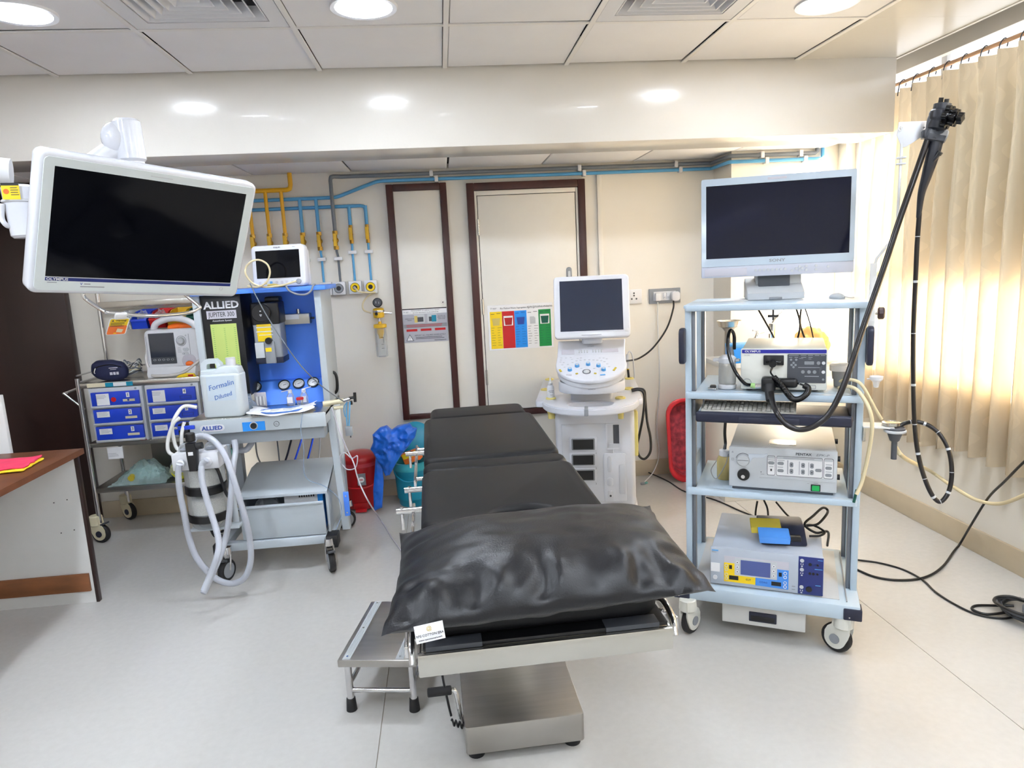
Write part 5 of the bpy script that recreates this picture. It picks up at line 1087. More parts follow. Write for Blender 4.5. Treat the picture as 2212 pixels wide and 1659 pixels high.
Bx(vp, 'filler_block', 'grey_light', -.066, -.02, -.058, -.048, .03, .11, .002); Bx(vp, 'filler', 'grey', -.016, .034, -.066, -.048, .0, .115, .004); Bx(vp, 'filler_label', 'yellow', -.012, .018, -.0675, -.066, .062, .082, 0); Cy(vp, 'filler_cap', 'black', (.008, -.075, .118), (.008, -.05, .118), .017, n=14)
# lower cabinet and drawer
yq = lambda *P: [(y-3.70, z) for y, z in P]
b = NB(); pf_ = yq((3.50, .165), (3.90, .165), (3.90, .475), (3.78, .478), (3.50, .405))
for x0, x1 in ((-1.10, -1.088), (-.667, -.655)): g_prism(b, pf_, 'x', x0+.935, x1+.935, 0)
g_prism(b, yq((3.49, .392), (3.50, .390), (3.78, .465), (3.90, .462), (3.90, .475), (3.78, .478), (3.49, .405)), 'x', -1.10+.935, -.655+.935, 0)
g_prism(b, yq((3.888, .165), (3.90, .165), (3.90, .47), (3.888, .47)), 'x', -1.09+.935, -.665+.935, 0); g_prism(b, yq((3.50, .165), (3.89, .165), (3.89, .177), (3.50, .177)), 'x', -1.09+.935, -.665+.935, 0)
ob('cabinet', b, 'anes_grey', an)
b = NB(); g_box(b, -1.09, -.672, -.006, .006, 0, .185, .003); g_box(b, -1.09, -.672, -.018, .0, .178, .186, .002); bmesh.ops.transform(b, matrix=Matrix.Translation((.935, 3.475-3.70, .183)) @ Matrix.Rotation(radians(7), 4, 'X'), verts=b.verts); df = ob('drawer_front', b, 'anes_grey', an)
BW(an, 'drawer_tray', 'anes_grey_dark', -1.08, -.68, 3.49, 3.86, .178, .19, 0)
fb = thing('supply_box', 'long white and blue carton lying in the open drawer of the anaesthesia machine', 'box', (-.79, 3.60, .1905)); Bx(fb, 'carton', 'paper', -.095, .10, -.06, .06, 0, .205, .002); Bx(fb, 'carton_band', 'blue_light', .075, .1015, -.0612, .0612, .0, .2062, 0); Ln(fb, 'print', [(-.02+.012*i, -.012+.012*i, .175, .193) for i in range(7)], -.06)
fbp = thing('plastic_wrapper', 'crumpled clear plastic wrapper sticking out of the open drawer', 'wrapper', (-.980, 3.575, .1905))
b = NB(); bmesh.ops.create_icosphere(b, subdivisions=4, radius=.06)
for v_ in b.verts: nn_ = mn.noise(v_.co*30)*.018; v_.co = V((v_.co.x*1.15, v_.co.y*.75, v_.co.z*1.6))*(1+nn_*8); v_.co.z = max(.0005, v_.co.z+.098); v_.co.x = max(-.098, min(.088, v_.co.x))
ob('wrapper', b, 'clear', fbp, 20)
BW(an, 'base_rail', 'anes_grey', -1.20, -.63, 3.455, 3.50, .135, .178, .004); BW(an, 'base_rail', 'anes_grey', -1.20, -.63, 3.97, 4.01, .135, .178, .004)
for x in (-1.20, -.66): BW(an, 'base_side', 'anes_grey', x-.02, x+.03, 3.455, 4.03, .14, .18, .004); BW(an, 'base_foot', 'rubber', x-.035 if x < -1 else x-.015, x+.01 if x < -1 else x+.045, 3.435, 3.52, .115, .182, .006)
for x, a in ((-.653, 1.9), (-1.172, 1.2)): caster(an, (x+.935, 3.415-3.70), .056, .03, a, 'chrome', 'fork', 'rubber', 'grey', tall=.06, brake=True)
for x in (-.655, -1.165): caster(an, (x+.935, 4.01-3.70), .056, .03, .5, 'chrome', 'fork', 'rubber', 'grey', tall=.06)
b = NB(); l_ = an.location
for xs_ in (0,):
    P0, P1 = py(716, 890, 3.56), py(734, 1135, 3.56); g_prism(b, [(-.632, .82), (-.598, .82), (-.565, .165), (-.605, .165)], 'y', 3.55, 3.60, .004)
bmesh.ops.translate(b, vec=-V(l_), verts=b.verts); ob('upright', b, 'anes_grey', an)
for x in (-1.215, -.66): BW(an, 'rear_upright', 'anes_grey_dark', x, x+.045, 3.86, 3.92, .17, .82, .004)
bp = BW(an, 'hose_bracket', 'anes_blue', -.583, -.556, 3.535, 3.549, .245, .375, .002)
for z in (.265, .355): CW(bp, 'screw', 'chrome', (-.57, 3.532, z), (-.57, 3.536, z), .004, n=8)
# right side: handle, boom with clamp
Tb(an, 'push_handle', 'black', locs(an, [py(706, 808, 3.80), py(720, 804, 3.80), py(727, 815, 3.80), py(728, 842, 3.80), py(720, 850, 3.80), py(708, 850, 3.80)]), .008, 8)
CW(an, 'boom', 'cream_plastic', py(698, 872, 3.60), py(742, 866, 3.60), .013, n=16); CW(an, 'boom_tip', 'chrome', py(742, 866, 3.60), py(756, 861, 3.60), .008, n=12)
CW(an, 'boom', 'cream_plastic', py(704, 884, 3.60), py(742, 879, 3.60), .009, n=16)
CW(an, 'clamp_stem', 'black', py(754, 860, 3.60), py(766, 858, 3.60), .007, n=12); CW(an, 'clamp_grip', 'black', py(766, 848, 3.60), py(767, 868, 3.60), .008, n=12); CW(an, 'clamp_grip', 'black', py(758, 866, 3.60), py(759, 874, 3.60), .007, n=12)
sv = thing('flow_sensor', 'grey sensor block hanging on blue leads from the boom clamp', 'sensor', py(752, 940, 3.58))
for k, (u, w) in enumerate(((749, 750), (752, 752), (756, 754))): Tb(sv, 'lead', 'grey' if k == 1 else 'pipe_blue', locs(sv, [py(u, 868, 3.58), py(u-1, 890, 3.58), py(w, 920, 3.58)]), .0035, 6)
Tb(sv, 'lead', 'pipe_blue', locs(sv, [py(750, 868, 3.58), py(743, 880, 3.58), py(745, 898, 3.58), py(750, 900, 3.58)]), .0025, 6)
q = loc(sv, py(754, 931, 3.58)); Bx(sv, 'sensor_block', 'grey', q.x-.018, q.x+.018, q.y-.012, q.y+.012, q.z-.024, q.z+.024, .003); Cy(sv, 'sensor_tip', 'grey_dark', q+V((.006, 0, -.035)), q+V((.006, 0, -.022)), .004, n=8)
# absorber with two canisters
ab_ = thing('carbon_dioxide_absorber', 'twin clear absorber canisters of white granules on the left of the anaesthesia machine', 'absorber', (-1.195, 3.35, .27))
def AZ(v, y=3.35): return py(440, v, y).z-.27
xa = 0
prof = lambda r0, z0, z1: [(r0-.004, z0), (r0, z0+.004), (r0, z1-.004), (r0-.004, z1)]
za, zb_, zc_, zd = AZ(1118), AZ(1058), AZ(1046), AZ(992)
for z0, z1 in ((za, zb_), (zc_, zd)):
    La(ab_, 'canister', 'clear', prof(.092, z0+.006, z1-.004)); gr = La(ab_, 'granules', 'granules', [(.001, z0+.01), (.087, z0+.01), (.0875, z1-.036), (.08, z1-.03), (.001, z1-.028)])
for v0, v1 in ((1120, 1102), (1061, 1043), (996, 978)): La(ab_, 'seal_ring', 'black', prof(.0955, AZ(v0), AZ(v1)))
La(ab_, 'base_cup', 'clear', [(.07, AZ(1135)), (.08, AZ(1131)), (.088, AZ(1120))]); Bx(ab_, 'base_arm', 'anes_grey', -.09, .14, -.03, .03, AZ(1143), AZ(1137), .002)
Tb(ab_, 'drain_cock', 'black', [(.0, 0, AZ(1145)), (.02, -.02, AZ(1155)), (.05, -.02, AZ(1160))], .012, 8)
zt0, zt1 = AZ(1002), AZ(968)
for x0, x1 in ((-.105, -.018), (.012, .105)): Bx(ab_, 'valve_block', 'white', x0, x1, -.10, .05, zt0, zt1, .004)
for x in (-.062, .058):
    b = NB(); g_lathe(b, [(.036, 0), (.034, .018), (.022, .032), (.001, .037)], (x, -.02, zt1)); dm = ob('valve_dome', b, 'clear', ab_); La(dm, 'valve_disc', 'grey', [(.001, .0), (.03, .0), (.03, .004), (.001, .004)], (x, -.02, zt1+.004))
    La(ab_, 'hose_port', 'white', [(.014, 0), (.020, .004), (.020, .02), (.016, .024)], (x, -.10, (zt0+zt1)/2), (0, -1, -.15))
Bx(ab_, 'pop_off_bracket', 'white', -.02, .014, -.108, .04, zt0+.005, zt1-.008, .002); Pr(ab_, 'pop_off_valve', 'black', [(-.022, zt0+.0), (.012, zt0+.0), (.022, zt1+.02), (.014, zt1+.055), (-.026, zt1+.055), (-.026, zt1)], 'y', -.13, -.095, .004)
Cy(ab_, 'valve_knob', 'black', (-.008, -.1, zt1+.06), (-.008, -.1, zt1+.10), .022, n=18, bev=.004); Cy(ab_, 'valve_side_port', 'black', (.0, -.11, zt1+.035), (.045, -.11, zt1+.04), .016, n=14); Bx(ab_, 'valve_label', 'paper', -.016, .006, -.1312, -.13, zt1, zt1+.016, 0)
Tb(ab_, 'support_strap', 'rubber', [(.07, -.06, zt0), (.085, -.06, zd-.05), (.10, -.045, zc_-.03), (.115, -.03, zb_-.05)], .008, 8)
CW(ab_, 'support_post', 'anes_grey', (-1.10, 3.42, .30), (-1.10, 3.42, .70), .016, n=14)
# breathing hoses
HP = lambda L, y=3.22: [py(u, v, yy) for u, v, yy in [(p[0], p[1], p[2] if len(p) > 2 else y) for p in L]]
def hose(label, L, m='hose', r=.0150): return tag(Tb(None, 'breathing_hose', M_hose, HP(L), r, 12, 8, True, False, (.0085, .0018)), label, 'hose', 'corrugated breathing hoses')
M_hose = clear('hose_plastic', (204, 208, 218), .72, .35)
hose('white corrugated hose from the left absorber port looping low over the floor', [(388, 1003, 3.22), (385, 1018), (388, 1060), (398, 1110), (408, 1160), (425, 1205, 3.2), (452, 1238, 3.2), (478, 1256, 3.2), (505, 1260, 3.2), (528, 1248, 3.2), (541, 1215, 3.2), (540, 1170, 3.2), (530, 1120, 3.18), (515, 1070, 3.18), (500, 1020, 3.2), (485, 982, 3.24), (465, 955, 3.28), (442, 942, 3.31), (424, 944, 3.31), (416, 952, 3.29)])
hose('white corrugated hose from the right absorber port hanging straight down in front', [(446, 993, 3.20), (436, 1006, 3.20), (437, 1040, 3.17), (450, 1090, 3.14), (466, 1140, 3.10), (473, 1175, 3.06), (468, 1205, 3.03), (455, 1240, 3.02), (440, 1276, 2.99)])
hose('white corrugated hose with a loose end touching the floor beside the machine', [(506, 950, 3.40), (509, 975, 3.38), (504, 1005, 3.33), (500, 1055, 3.27), (496, 1105, 3.25), (490, 1150, 3.22), (479, 1190, 3.17), (463, 1230, 3.12), (446, 1268, 3.09), (439, 1282, 3.07)])
hose('short white corrugated hose with green cuff behind the absorber', [(507, 974, 3.55), (530, 972, 3.55), (540, 962, 3.56), (546, 951, 3.59)], r=.016)
gc = tag(Cy(None, 'hose_connector', 'clear_teal', py(484, 978, 3.55), py(510, 974, 3.55), .021, .018, 20), 'green translucent cuff joining two breathing hoses', 'connector')
for L, l in (([(388, 902, 3.36), (374, 916, 3.355), (363, 950, 3.36), (364, 975, 3.36), (378, 985, 3.36)], 'outer white gas hose looping from the worktop corner to the absorber'), ([(425, 880, 3.42), (400, 877, 3.42), (385, 890, 3.40), (372, 920, 3.38), (378, 960, 3.38), (388, 975, 3.38)], 'upper white gas hose arching beside the plastic can'), ([(398, 912, 3.42), (393, 935, 3.4), (392, 960, 3.4)], 'short straight white gas hose below the worktop corner')):
    tag(Tb(None, 'gas_hose', 'cable_white', HP(L), .0085, 10), l, 'hose', 'white gas hoses at the absorber')
jc = thing('hose_clamp', 'black and blue hose clamp at the left corner of the worktop', 'clamp', (-1.285, 3.44, .80)); Bx(jc, 'clamp_body', 'black', -.03, .02, -.03, .03, -.05, .02, .006); Bx(jc, 'clamp_lever', 'drawer_blue', -.03, .05, -.036, -.02, -.008, .012, .004); Cy(jc, 'clamp_screw', 'chrome', (-.06, -.01, .0), (-.03, -.01, .0), .007, n=10)
# things on the worktop
jr = thing('plastic_can', 'white plastic jerry can with handwritten formalin label on the worktop', 'jerry can', (-1.105, 3.505, .833), radians(-3))
Pr(jr, 'can_body', 'frosted', rrect(-.098, .098, -.06, .06, .03), 'z', .0, .215, .012, 3); Pr(jr, 'fluid', mat('formalin', (206, 212, 216), .3, noise=.02), rrect(-.095, .095, -.057, .057, .028), 'z', .004, .088, .008)
b = NB(); g_frame(b, [(-.096, .21), (-.03, .21), (.012, .21), (.0, .262), (-.022, .285), (-.07, .285), (-.09, .268), (-.096, .24)], [(-.066, .236), (-.04, .236), (-.018, .236), (-.017, .25), (-.022, .264), (-.05, .264), (-.062, .262), (-.066, .25)], 'y', -.022, .022); ob('handle', b, 'frosted', jr)
Pr(jr, 'shoulder', 'frosted', [(-.096, .205), (.096, .205), (.085, .24), (.06, .25), (.0, .25), (-.02, .232), (-.09, .232)], 'y', -.045, .045, .008); Cy(jr, 'cap', 'white', (.046, 0, .247), (.046, 0, .287), .024, .023, 22)
lb = Bx(jr, 'label', mat('can_label', (204, 218, 230), .6, noise=.03), -.06, .075, -.0615, -.0595, .085, .205, 0); Tx(lb, 'Formalin', 'ink_blue', .036, (.008, -.0622, .160), rot=.22, shear=.2); Tx(lb, 'Diluted', 'ink_blue', .030, (.012, -.0622, .108), rot=.25, shear=.2)
pm = thing('patient_monitor', 'white patient monitor with dark screen standing on the blue shelf', 'monitor', (-.805, 3.70, 1.4478), radians(-14))
Mp = Matrix.Translation((0, -.05, .107)) @ Matrix.Rotation(radians(-4), 4, 'X')
def pmx(name, m, b, par=None): bmesh.ops.transform(b, matrix=Mp, verts=b.verts); return ob(name, b, m, par or pm)
b = NB(); g_prism(b, rrect(-.142, .142, -.105, .105, .022), 'y', -.0, .05, .008, 3); ph_ = pmx('housing', 'white_gloss', b)
b = NB(); g_box(b, -.117, .117, -.0025, .004, -.060, .078, 0); pmx('screen', 'screen', b, ph_)
Bx(pm, 'rear_case', 'white', -.12, .12, -.01, .07, .004, .19, .012, 3)
b = NB(); g_cyl(b, (.108, -.012, -.082), (.108, 0, -.082), .013, n=20, bev=.002); pmx('rotary_knob', 'grey', b, ph_)
for x, c in ((-.104, 'lavender'), (-.072, 'yellow_tan'), (-.043, 'skyblue'), (-.012, 'lavender'), (.015, 'lavender'), (.042, 'lavender'), (.071, 'lavender')): b = NB(); g_prism(b, rrect(x-.007, x+.007, -.090, -.076, .003), 'y', -.0012, .001); pmx('key', c, b, ph_)
o = Tx(ph_, 'PHILIPS', 'print', .0115, (0, 0, 0)); o.data.transform(Mp @ Matrix.Translation((0, -.0008, .091))); o = Tx(ph_, 'Efficia', 'print_soft', .006, (0, 0, 0)); o.data.transform(Mp @ Matrix.Translation((.09, -.0008, .092)))
tag(Tb(None, 'sensor_cable', 'cable_cream', HP([(640, 607, 3.58), (610, 616, 3.585), (575, 620, 3.585), (548, 613, 3.58), (532, 595, 3.57), (531, 578, 3.57), (545, 564, 3.565), (562, 562, 3.565), (578, 572, 3.565), (583, 590, 3.565), (575, 610, 3.57), (556, 620, 3.58), (535, 618, 3.59)]), .0048, 8), 'cream sensor cable coiled in a ring in front of the patient monitor', 'cable')
tag(Tb(None, 'sensor_cable', 'yellow_tan', [V((py(u, 614, y).x, y, z)) for u, y, z in ((574, 3.622, 1.4525), (592, 3.612, 1.455), (610, 3.616, 1.453), (596, 3.628, 1.4525), (578, 3.634, 1.460), (592, 3.624, 1.463), (608, 3.630, 1.4525))], .0045, 8), 'short yellowish cable bundle under the patient monitor', 'cable')
tag(Tb(None, 'sensor_cable', 'grey', [V((py(612, 612, 3.62).x, 3.62, 1.4525))]+HP([(617, 617, 3.592), (624, 627, 3.592), (640, 635, 3.592), (660, 636, 3.592), (672, 628, 3.592), (676, 617, 3.592)])+[V((py(680, 612, 3.62).x, 3.62, 1.4525))], .005, 8), 'grey cable sagging over the edge of the blue shelf', 'cable')
tag(Tb(None, 'gas_sample_line', 'pipe_grey', HP([(540, 612, 3.56), (556, 645, 3.54), (575, 680, 3.52), (610, 735, 3.5), (650, 790, 3.5), (690, 830, 3.5), (728, 858, 3.52), (744, 868, 3.56)]), .0028, 6), 'thin grey sampling line stretched diagonally across the blue recess', 'tube')
def bottle(u, v, lab, tilt):
    t = thing('fluid_bottle', lab, 'bottle', pz(u, v, .8325)); t.location.y = min(t.location.y, 3.675); XF[t] = Matrix.Translation(t.location)
    La(t, 'bottle', 'jar', [(.001, 0), (.018, 0), (.020, .004), (.020, .045), (.012, .062), (.008, .066)]); La(t, 'cap', 'white', [(.008, .062), (.011, .064), (.011, .078), (.005, .082), (.001, .083)]); Bx(t, 'label', 'paper', -.014, .014, -.0215, -.0195, .012, .045, 0); Cy(t, 'swab_stick', 'white', (0, 0, .08), (-.045 if tilt else .04, 0, .072 if tilt else .09), .0025, n=6)
bottle(645, 860, 'small clear dropper bottle with white cap left of the red-lidded cup', 1); bottle(676, 855, 'small clear dropper bottle with white cap behind the red-lidded cup', 0)
ucx = pz(667, 861, .8325); uc = thing('specimen_cup', 'small clear specimen cup with red lid on the worktop', 'cup', (ucx.x-.004, 3.622, .8325)); La(uc, 'cup', 'jar', [(.001, 0), (.014, 0), (.017, .034), (.017, .036)]); La(uc, 'lid', 'red', [(.001, .046), (.017, .046), (.019, .044), (.019, .034), (.001, .034)])
rbx = pz(551, 866, .8325); rb = thing('face_mask', 'clear anaesthesia face mask with round bulb standing on the worktop', 'face mask', (rbx.x+.045, 3.596, .8325)); La(rb, 'mask_shell', 'clear_blue', [(.036, 0), (.040, .01), (.032, .035), (.016, .052), (.012, .062)]); La(rb, 'mask_cushion', 'clear', [(.03, 0), (.044, .002), (.046, .012), (.036, .018)]); La(rb, 'mask_connector', 'clear_blue', [(.010, .06), (.013, .062), (.013, .085), (.010, .085)])
sy = thing('syringe_pack', 'white blister pack of three syringes leaning in the blue recess', 'syringe pack', (max(-.985, pz(584, 856, .8325).x), 3.685, .8328)); 
b = NB(); g_box(b, -.030, .030, -.002, .002, 0, .075, .001); ob('pack_card', b, 'lavender', sy)
for x in (-.018, 0, .018): Cy(sy, 'syringe', 'white', (x, -.006, .008), (x, -.006, .055), .006, n=10)
b2 = thing('plastic_bag', 'folded light blue plastic pack behind the white jerry can', 'bag', (py(524, 835, 3.60).x, 3.595, .8328)); Pr(b2, 'pack', 'clear_blue', [(-.04, 0), (.022, 0), (.020, .075), (.0, .10), (-.035, .09)], 'y', -.018, .018, .008); Bx(b2, 'pack_label', 'skyblue', -.03, .016, -.0195, -.018, .045, .075, 0)
# papers with tubing set
def sheet(name, lab, cx, cy, z, w, d, rz, curl, m='paper', cat='paper'):
    b = NB(); n = 14; g = [[b.verts.new((w*(i/n-.5)*(1+.04*sin(j)), d*(j/n-.5)*(1+.03*sin(i*1.3)), curl*(abs(i/n-.5)*2)**2+.003*sin(i*.9+j*.5))) for i in range(n+1)] for j in range(n+1)]
    lo = min(v_.co.z for r_ in g for v_ in r_)
    for r_ in g:
        for v_ in r_: v_.co.z -= lo-.001
    for j in range(n):
        for i in range(n): b.faces.new((g[j][i], g[j][i+1], g[j+1][i+1], g[j+1][i]))
    t = thing(name, lab, cat, (cx, cy, z), rz); o = ob('sheet', b, m, t); md = o.modifiers.new('s', 'SOLIDIFY'); md.thickness = .001; return t
pc = pz(628, 874, .835); ts = sheet('open_wrapper', 'opened white wrapper sheet with coiled blue tubing on the worktop', pc.x, 3.487, .8330, .31, .20, radians(6), .020, cat='wrapper')
Bx(ts, 'pack_insert', 'paper', -.07, .07, -.05, .03, .010, .0118, 0); b = NB(); [g_box(b, x0, x1, y0, y0+.003, .0118, .0122) for x0, x1, y0 in ((-.06, -.01, .015), (-.06, -.02, .005), (-.06, -.015, -.005), (.0, .06, .015), (.0, .05, .0), (.0, .045, -.02), (-.06, -.02, -.03))]; ob('print', b, 'print_soft', ts)
Tb(ts, 'coiled_tube', 'ink_blue', [((.10+.008*(i % 3))*cos(i*.45), (.062+.004*(i % 3))*sin(i*.45), .009+.0006*(i % 7)) for i in range(40)], .0028, 6, 4)
tag(Tb(None, 'drip_tube', 'clear_blue', HP([(655, 888, 3.40), (652, 905, 3.40), (650, 930, 3.40), (656, 970, 3.40), (660, 1030, 3.42), (700, 1050, 3.44), (730, 1075, 3.46), (738, 1110, 3.46), (725, 1145, 3.43)]), .0022, 6), 'thin clear drip tube hanging from the worktop edge', 'tube')
tag(Tb(None, 'sampling_tube', 'lavender', HP([(716, 880, 3.52), (735, 935, 3.5), (752, 975, 3.5), (764, 1000, 3.48), (772, 1030, 3.46), (784, 1060, 3.44), (800, 1090, 3.4)])+[pz(820, 1120, .03), pz(845, 1160, .004), pz(872, 1198, .004)], .0036, 6, zmin=.0037), 'thin pinkish tube running from the boom down across the floor', 'tube')
tag(Tb(None, 'sampling_tube', 'lavender', HP([(736, 1000, 3.5), (735, 985, 3.5), (745, 978, 3.5), (760, 990, 3.5), (772, 985, 3.5), (768, 1010, 3.5), (750, 1014, 3.5), (738, 1002, 3.5)]), .0032, 6), 'small loop of pinkish tube in front of the red bin', 'tube')
for i, (L, m_, r_, l) in enumerate((([(500, 935, 3.936), (503, 975, 3.936), (522, 1005, 3.936), (520, 1060, 3.936)], 'black', .005, 'black cable hanging behind the green hose cuff'), ([(550, 930, 3.936), (556, 985, 3.936), (573, 1020, 3.936), (570, 1060, 3.936)], 'grey', .0045, 'grey cable hanging behind the worktop centre'), ([(596, 930, 3.93), (603, 990, 3.93), (608, 1060, 3.93)], 'pipe_grey', .004, 'slim grey cable left of the dark cables under the worktop'), ([(632, 925, 3.945), (624, 970, 3.945), (612, 1010, 3.945), (600, 1060, 3.945)], 'navy', .006, 'dark navy cable bowing left under the worktop'), ([(655, 925, 3.962), (640, 985, 3.962), (612, 1060, 3.962)], 'drawer_blue', .006, 'blue cable slanting down under the worktop'), ([(678, 925, 3.936), (668, 980, 3.936), (645, 1060, 3.936)], 'drawer_blue', .006, 'blue cable near the right leg under the worktop'), ([(692, 925, 3.945), (690, 985, 3.945), (684, 1060, 3.945)], 'cable_white', .005, 'white cable hanging beside the right leg'))):
    Q = HP(L); Q.insert(0, V((Q[0].x, Q[0].y if Q[0].y < 3.95 else 3.945, .836)))     # from the underside of the column, down behind the cabinet
    tag(Tb(None, 'hanging_cable', m_, Q, r_, 6), l, 'cable', 'cables under the anaesthesia worktop')
# ================================================================== LARGE MONITOR ON A CEILING ARM
def pose(c, yaw, pitch, roll):
    r = V((cos(yaw), sin(yaw), 0)); n_ = V((sin(yaw), -cos(yaw), 0)); u = V((0, 0, 1))*cos(pitch)-n_*sin(pitch)
    r3 = r*cos(roll)+u*sin(roll); u3 = u*cos(roll)-r*sin(roll); y3 = u3.cross(r3)
    return Matrix(((r3.x, y3.x, u3.x, c[0]), (r3.y, y3.y, u3.y, c[1]), (r3.z, y3.z, u3.z, c[2]), (0, 0, 0, 1)))
bm_ = thing('ceiling_monitor', 'large white framed surgical monitor on a white ceiling arm, tilted downwards', 'monitor', (0, 0, 0))
orient(bm_, pose((-.888, 2.313, 1.650), radians(44.95), radians(-22.26), radians(-5.15)))
Pr(bm_, 'housing', 'white_gloss', rrect(-.325, .325, -.205, .205, .022, 6), 'y', 0, .055, .012, 3)
Pr(bm_, 'rear_housing', 'white', rrect(-.25, .25, -.15, .16, .03), 'y', .05, .09, .02, 3)
bz = Fr(bm_, 'bezel', mat('oly_bezel', (212, 220, 222), .3, noise=.015), rrect(-.312, .312, -.192, .192, .014, 6), rrect(-.286, .287, -.150, .168, .001, 6), 'y', -.004, .003)
Bx(bm_, 'screen', 'screen', -.287, .288, -.002, .002, -.150, .168, 0)
st_ = Bx(bz, 'brand_stripe', 'esu_navy', -.286, .287, -.0046, -.002, -.162, -.152, 0); Tx(st_, 'OLYMPUS', 'white', .0105, (-.255, -.0052, -.157), sx=1.25, bold=.022)
Ln(bz, 'lavender', [(-.286, .287, -.1515, -.1505)], -.0046, name='trim_line')
Bx(bz, 'sensor_slot', 'grey_light', -.03, .035, -.0046, -.003, .1785, .1815, 0); Tx(bz, 'V', 'logo_blue', .011, (-.19, -.0045, -.170)); Ln(bz, 'print_soft', [(-.182, -.165, -.171, -.168), (-.192, -.125, -.1795, -.1765), (-.28, -.255, -.1685, -.1665)], -.0042); Fr(bz, 'power_icon', 'lavender', circ(.255, -.172, .006, 16), circ(.255, -.172, .0048, 16), 'y', -.0046, -.003)
# grab bar and swing tag
Tb(bm_, 'grab_bar', 'chrome', [(-.17, .03, -.20), (-.165, .02, -.225), (-.13, -.035, -.245), (-.115, -.04, -.247), (0, -.055, -.252), (.12, -.05, -.245), (.165, -.035, -.235), (.172, -.03, -.228), (.15, .01, -.21), (.14, .03, -.20)], .006, 8, 5)
tgm = Matrix.Translation((-.088, -.062, -.295)) @ Matrix.Rotation(-.5, 4, 'X') @ Matrix.Rotation(.12, 4, 'Y')
wt_ = thing('warning_tag', 'yellow and orange printed warning tag hanging on the grab bar of the large monitor', 'tag', (0, 0, 0)); orient(wt_, XF[bm_] @ Matrix.Translation((-.085, -.047, -.252)) @ Matrix.Rotation(radians(4), 4, 'Y') @ Matrix.Rotation(radians(26), 4, 'X') @ Matrix.Rotation(radians(-9), 4, 'Y'))
Bx(wt_, 'tag_loop', 'paper', -.018, .016, -.006, .006, -.016, .008, .003); Pr(wt_, 'tag_card', 'paper', rrect(-.030, .029, -.094, -.014, .008), 'y', -.001, .001); Pr(wt_, 'tag_top', 'yellow', rrect(-.027, .026, -.052, -.018, .005), 'y', -.0015, .0); Pr(wt_, 'tag_bottom', 'warm_orange', rrect(-.027, .026, -.091, -.049, .005), 'y', -.0016, .0)
Tx(wt_, 'Warning!', 'print', .0085, (.004, -.0022, -.025)); Pr(wt_, 'tag_triangle', 'print', [(-.023, -.028), (-.016, -.028), (-.0195, -.021)], 'y', -.0022, -.001); Ln(wt_, 'print', rows(-.024, .02, -.034, 4, .0055, .0016, .3), -.0017); Pr(wt_, 'tag_picture', 'cream_plastic', [(-.002, -.079), (.015, -.083), (.018, -.068), (.0, -.063)], 'y', -.0022, -.001); Sp(wt_, 'tag_dot', 'yellow', (-.004, -.001, -.086), .005, 1.3, .2, .7, 10)
# arm (a thing with knuckles; ceiling pole stands to the left)
wa = lambda u, v, y: py(u, v, y)
ar = thing('ceiling_boom', 'white jointed ceiling boom that carries the large monitor', 'ceiling boom', (-2.05, 2.15, 2.47))
def CA(name, m, a, c, r, r1=None, n=24, bev=.008): return Cy(ar, name, m, loc(ar, a), loc(ar, c), r, r1, n, bev)
CA('ceiling_pole', 'white', (-2.05, 2.15, 2.47), (-2.05, 2.15, 1.72), .05); La(ar, 'ceiling_cover', 'white', [(.001, .0), (.14, 0), (.13, -.04), (.05, -.06)], (0, 0, 0))
k1 = wa(48, 470, 2.42); k2 = wa(277, 300, 2.50)
e0 = V((-2.05, 2.15, 1.90)); kk1 = V((k1.x, k1.y, k1.z))
b = NB(); g_tube(b, locs(ar, [e0, e0.lerp(V((kk1.x-.01, kk1.y, kk1.z+.14)), .5)+V((0, 0, .02)), V((kk1.x-.01, kk1.y, kk1.z+.14))]), .042, 14, 4); ea = ob('extension_arm', b, 'white', ar)
kn1 = CA('knuckle', 'white_gloss', kk1+V((0, 0, .10)), kk1+V((.004, 0, -.065)), .046, .042); CA('knuckle_collar', 'white', kk1+V((0, 0, .045)), kk1+V((0, 0, .055)), .050, bev=.003)
sd = (k2-kk1).normalized()
b = NB(); A = locs(ar, [kk1+V((.0, 0, -.02)), kk1.lerp(k2, .5), k2+V((-.02, 0, -.02))]); g_tube(b, A, .036, 14, 3); ob('spring_arm', b, 'white', ar)
b = NB(); A = locs(ar, [kk1+V((.035, -.01, -.045)), k2+V((-.05, -.01, -.055))]); g_tube(b, A, .028, 12, 2, False); ob('arm_cover', b, mat('arm_white2', (214, 216, 224), .3, noise=.02), ar)
Sp(ar, 'knuckle_cap', 'white_gloss', loc(ar, k2+V((-.035, -.02, .0))), .045, .9, .8, 1.1, 20)
CA('knuckle', 'white_gloss', k2+V((0, 0, .060)), k2+V((.004, 0, -.075)), .044); CA('drop_shaft', 'white', k2+V((.004, 0, -.07)), k2+V((.012, .0, -.30)), .036, bev=.002)
CA('yoke', 'white', k2+V((.012, 0, -.28)), XF[bm_] @ V((0, .085, -.02)), .032, bev=.002)
Tb(ar, 'arm_cable', 'white', locs(ar, [wa(5, 440, 2.38), wa(4, 470, 2.38), wa(12, 485, 2.38), wa(24, 490, 2.40)]), .008, 8)
w_ = wa(20, 410, 2.36); lb_ = thing('arm_label', 'black and yellow caution label stuck on the monitor arm', 'label', w_+V((0, .010, 0)), radians(12)); Bx(lb_, 'label_sheet', 'yellow', -.026, .022, -.001, .001, -.028, .022, 0); Bx(lb_, 'label_header', 'black', -.026, .022, -.0016, .0, .014, .022, 0); Pr(lb_, 'label_mark', 'orange', circ(-.014, -.004, .008, 12), 'y', -.0016, 0); Ln(lb_, 'print', rows(-.002, .02, .008, 4, .007, .002, .3), -.0012)

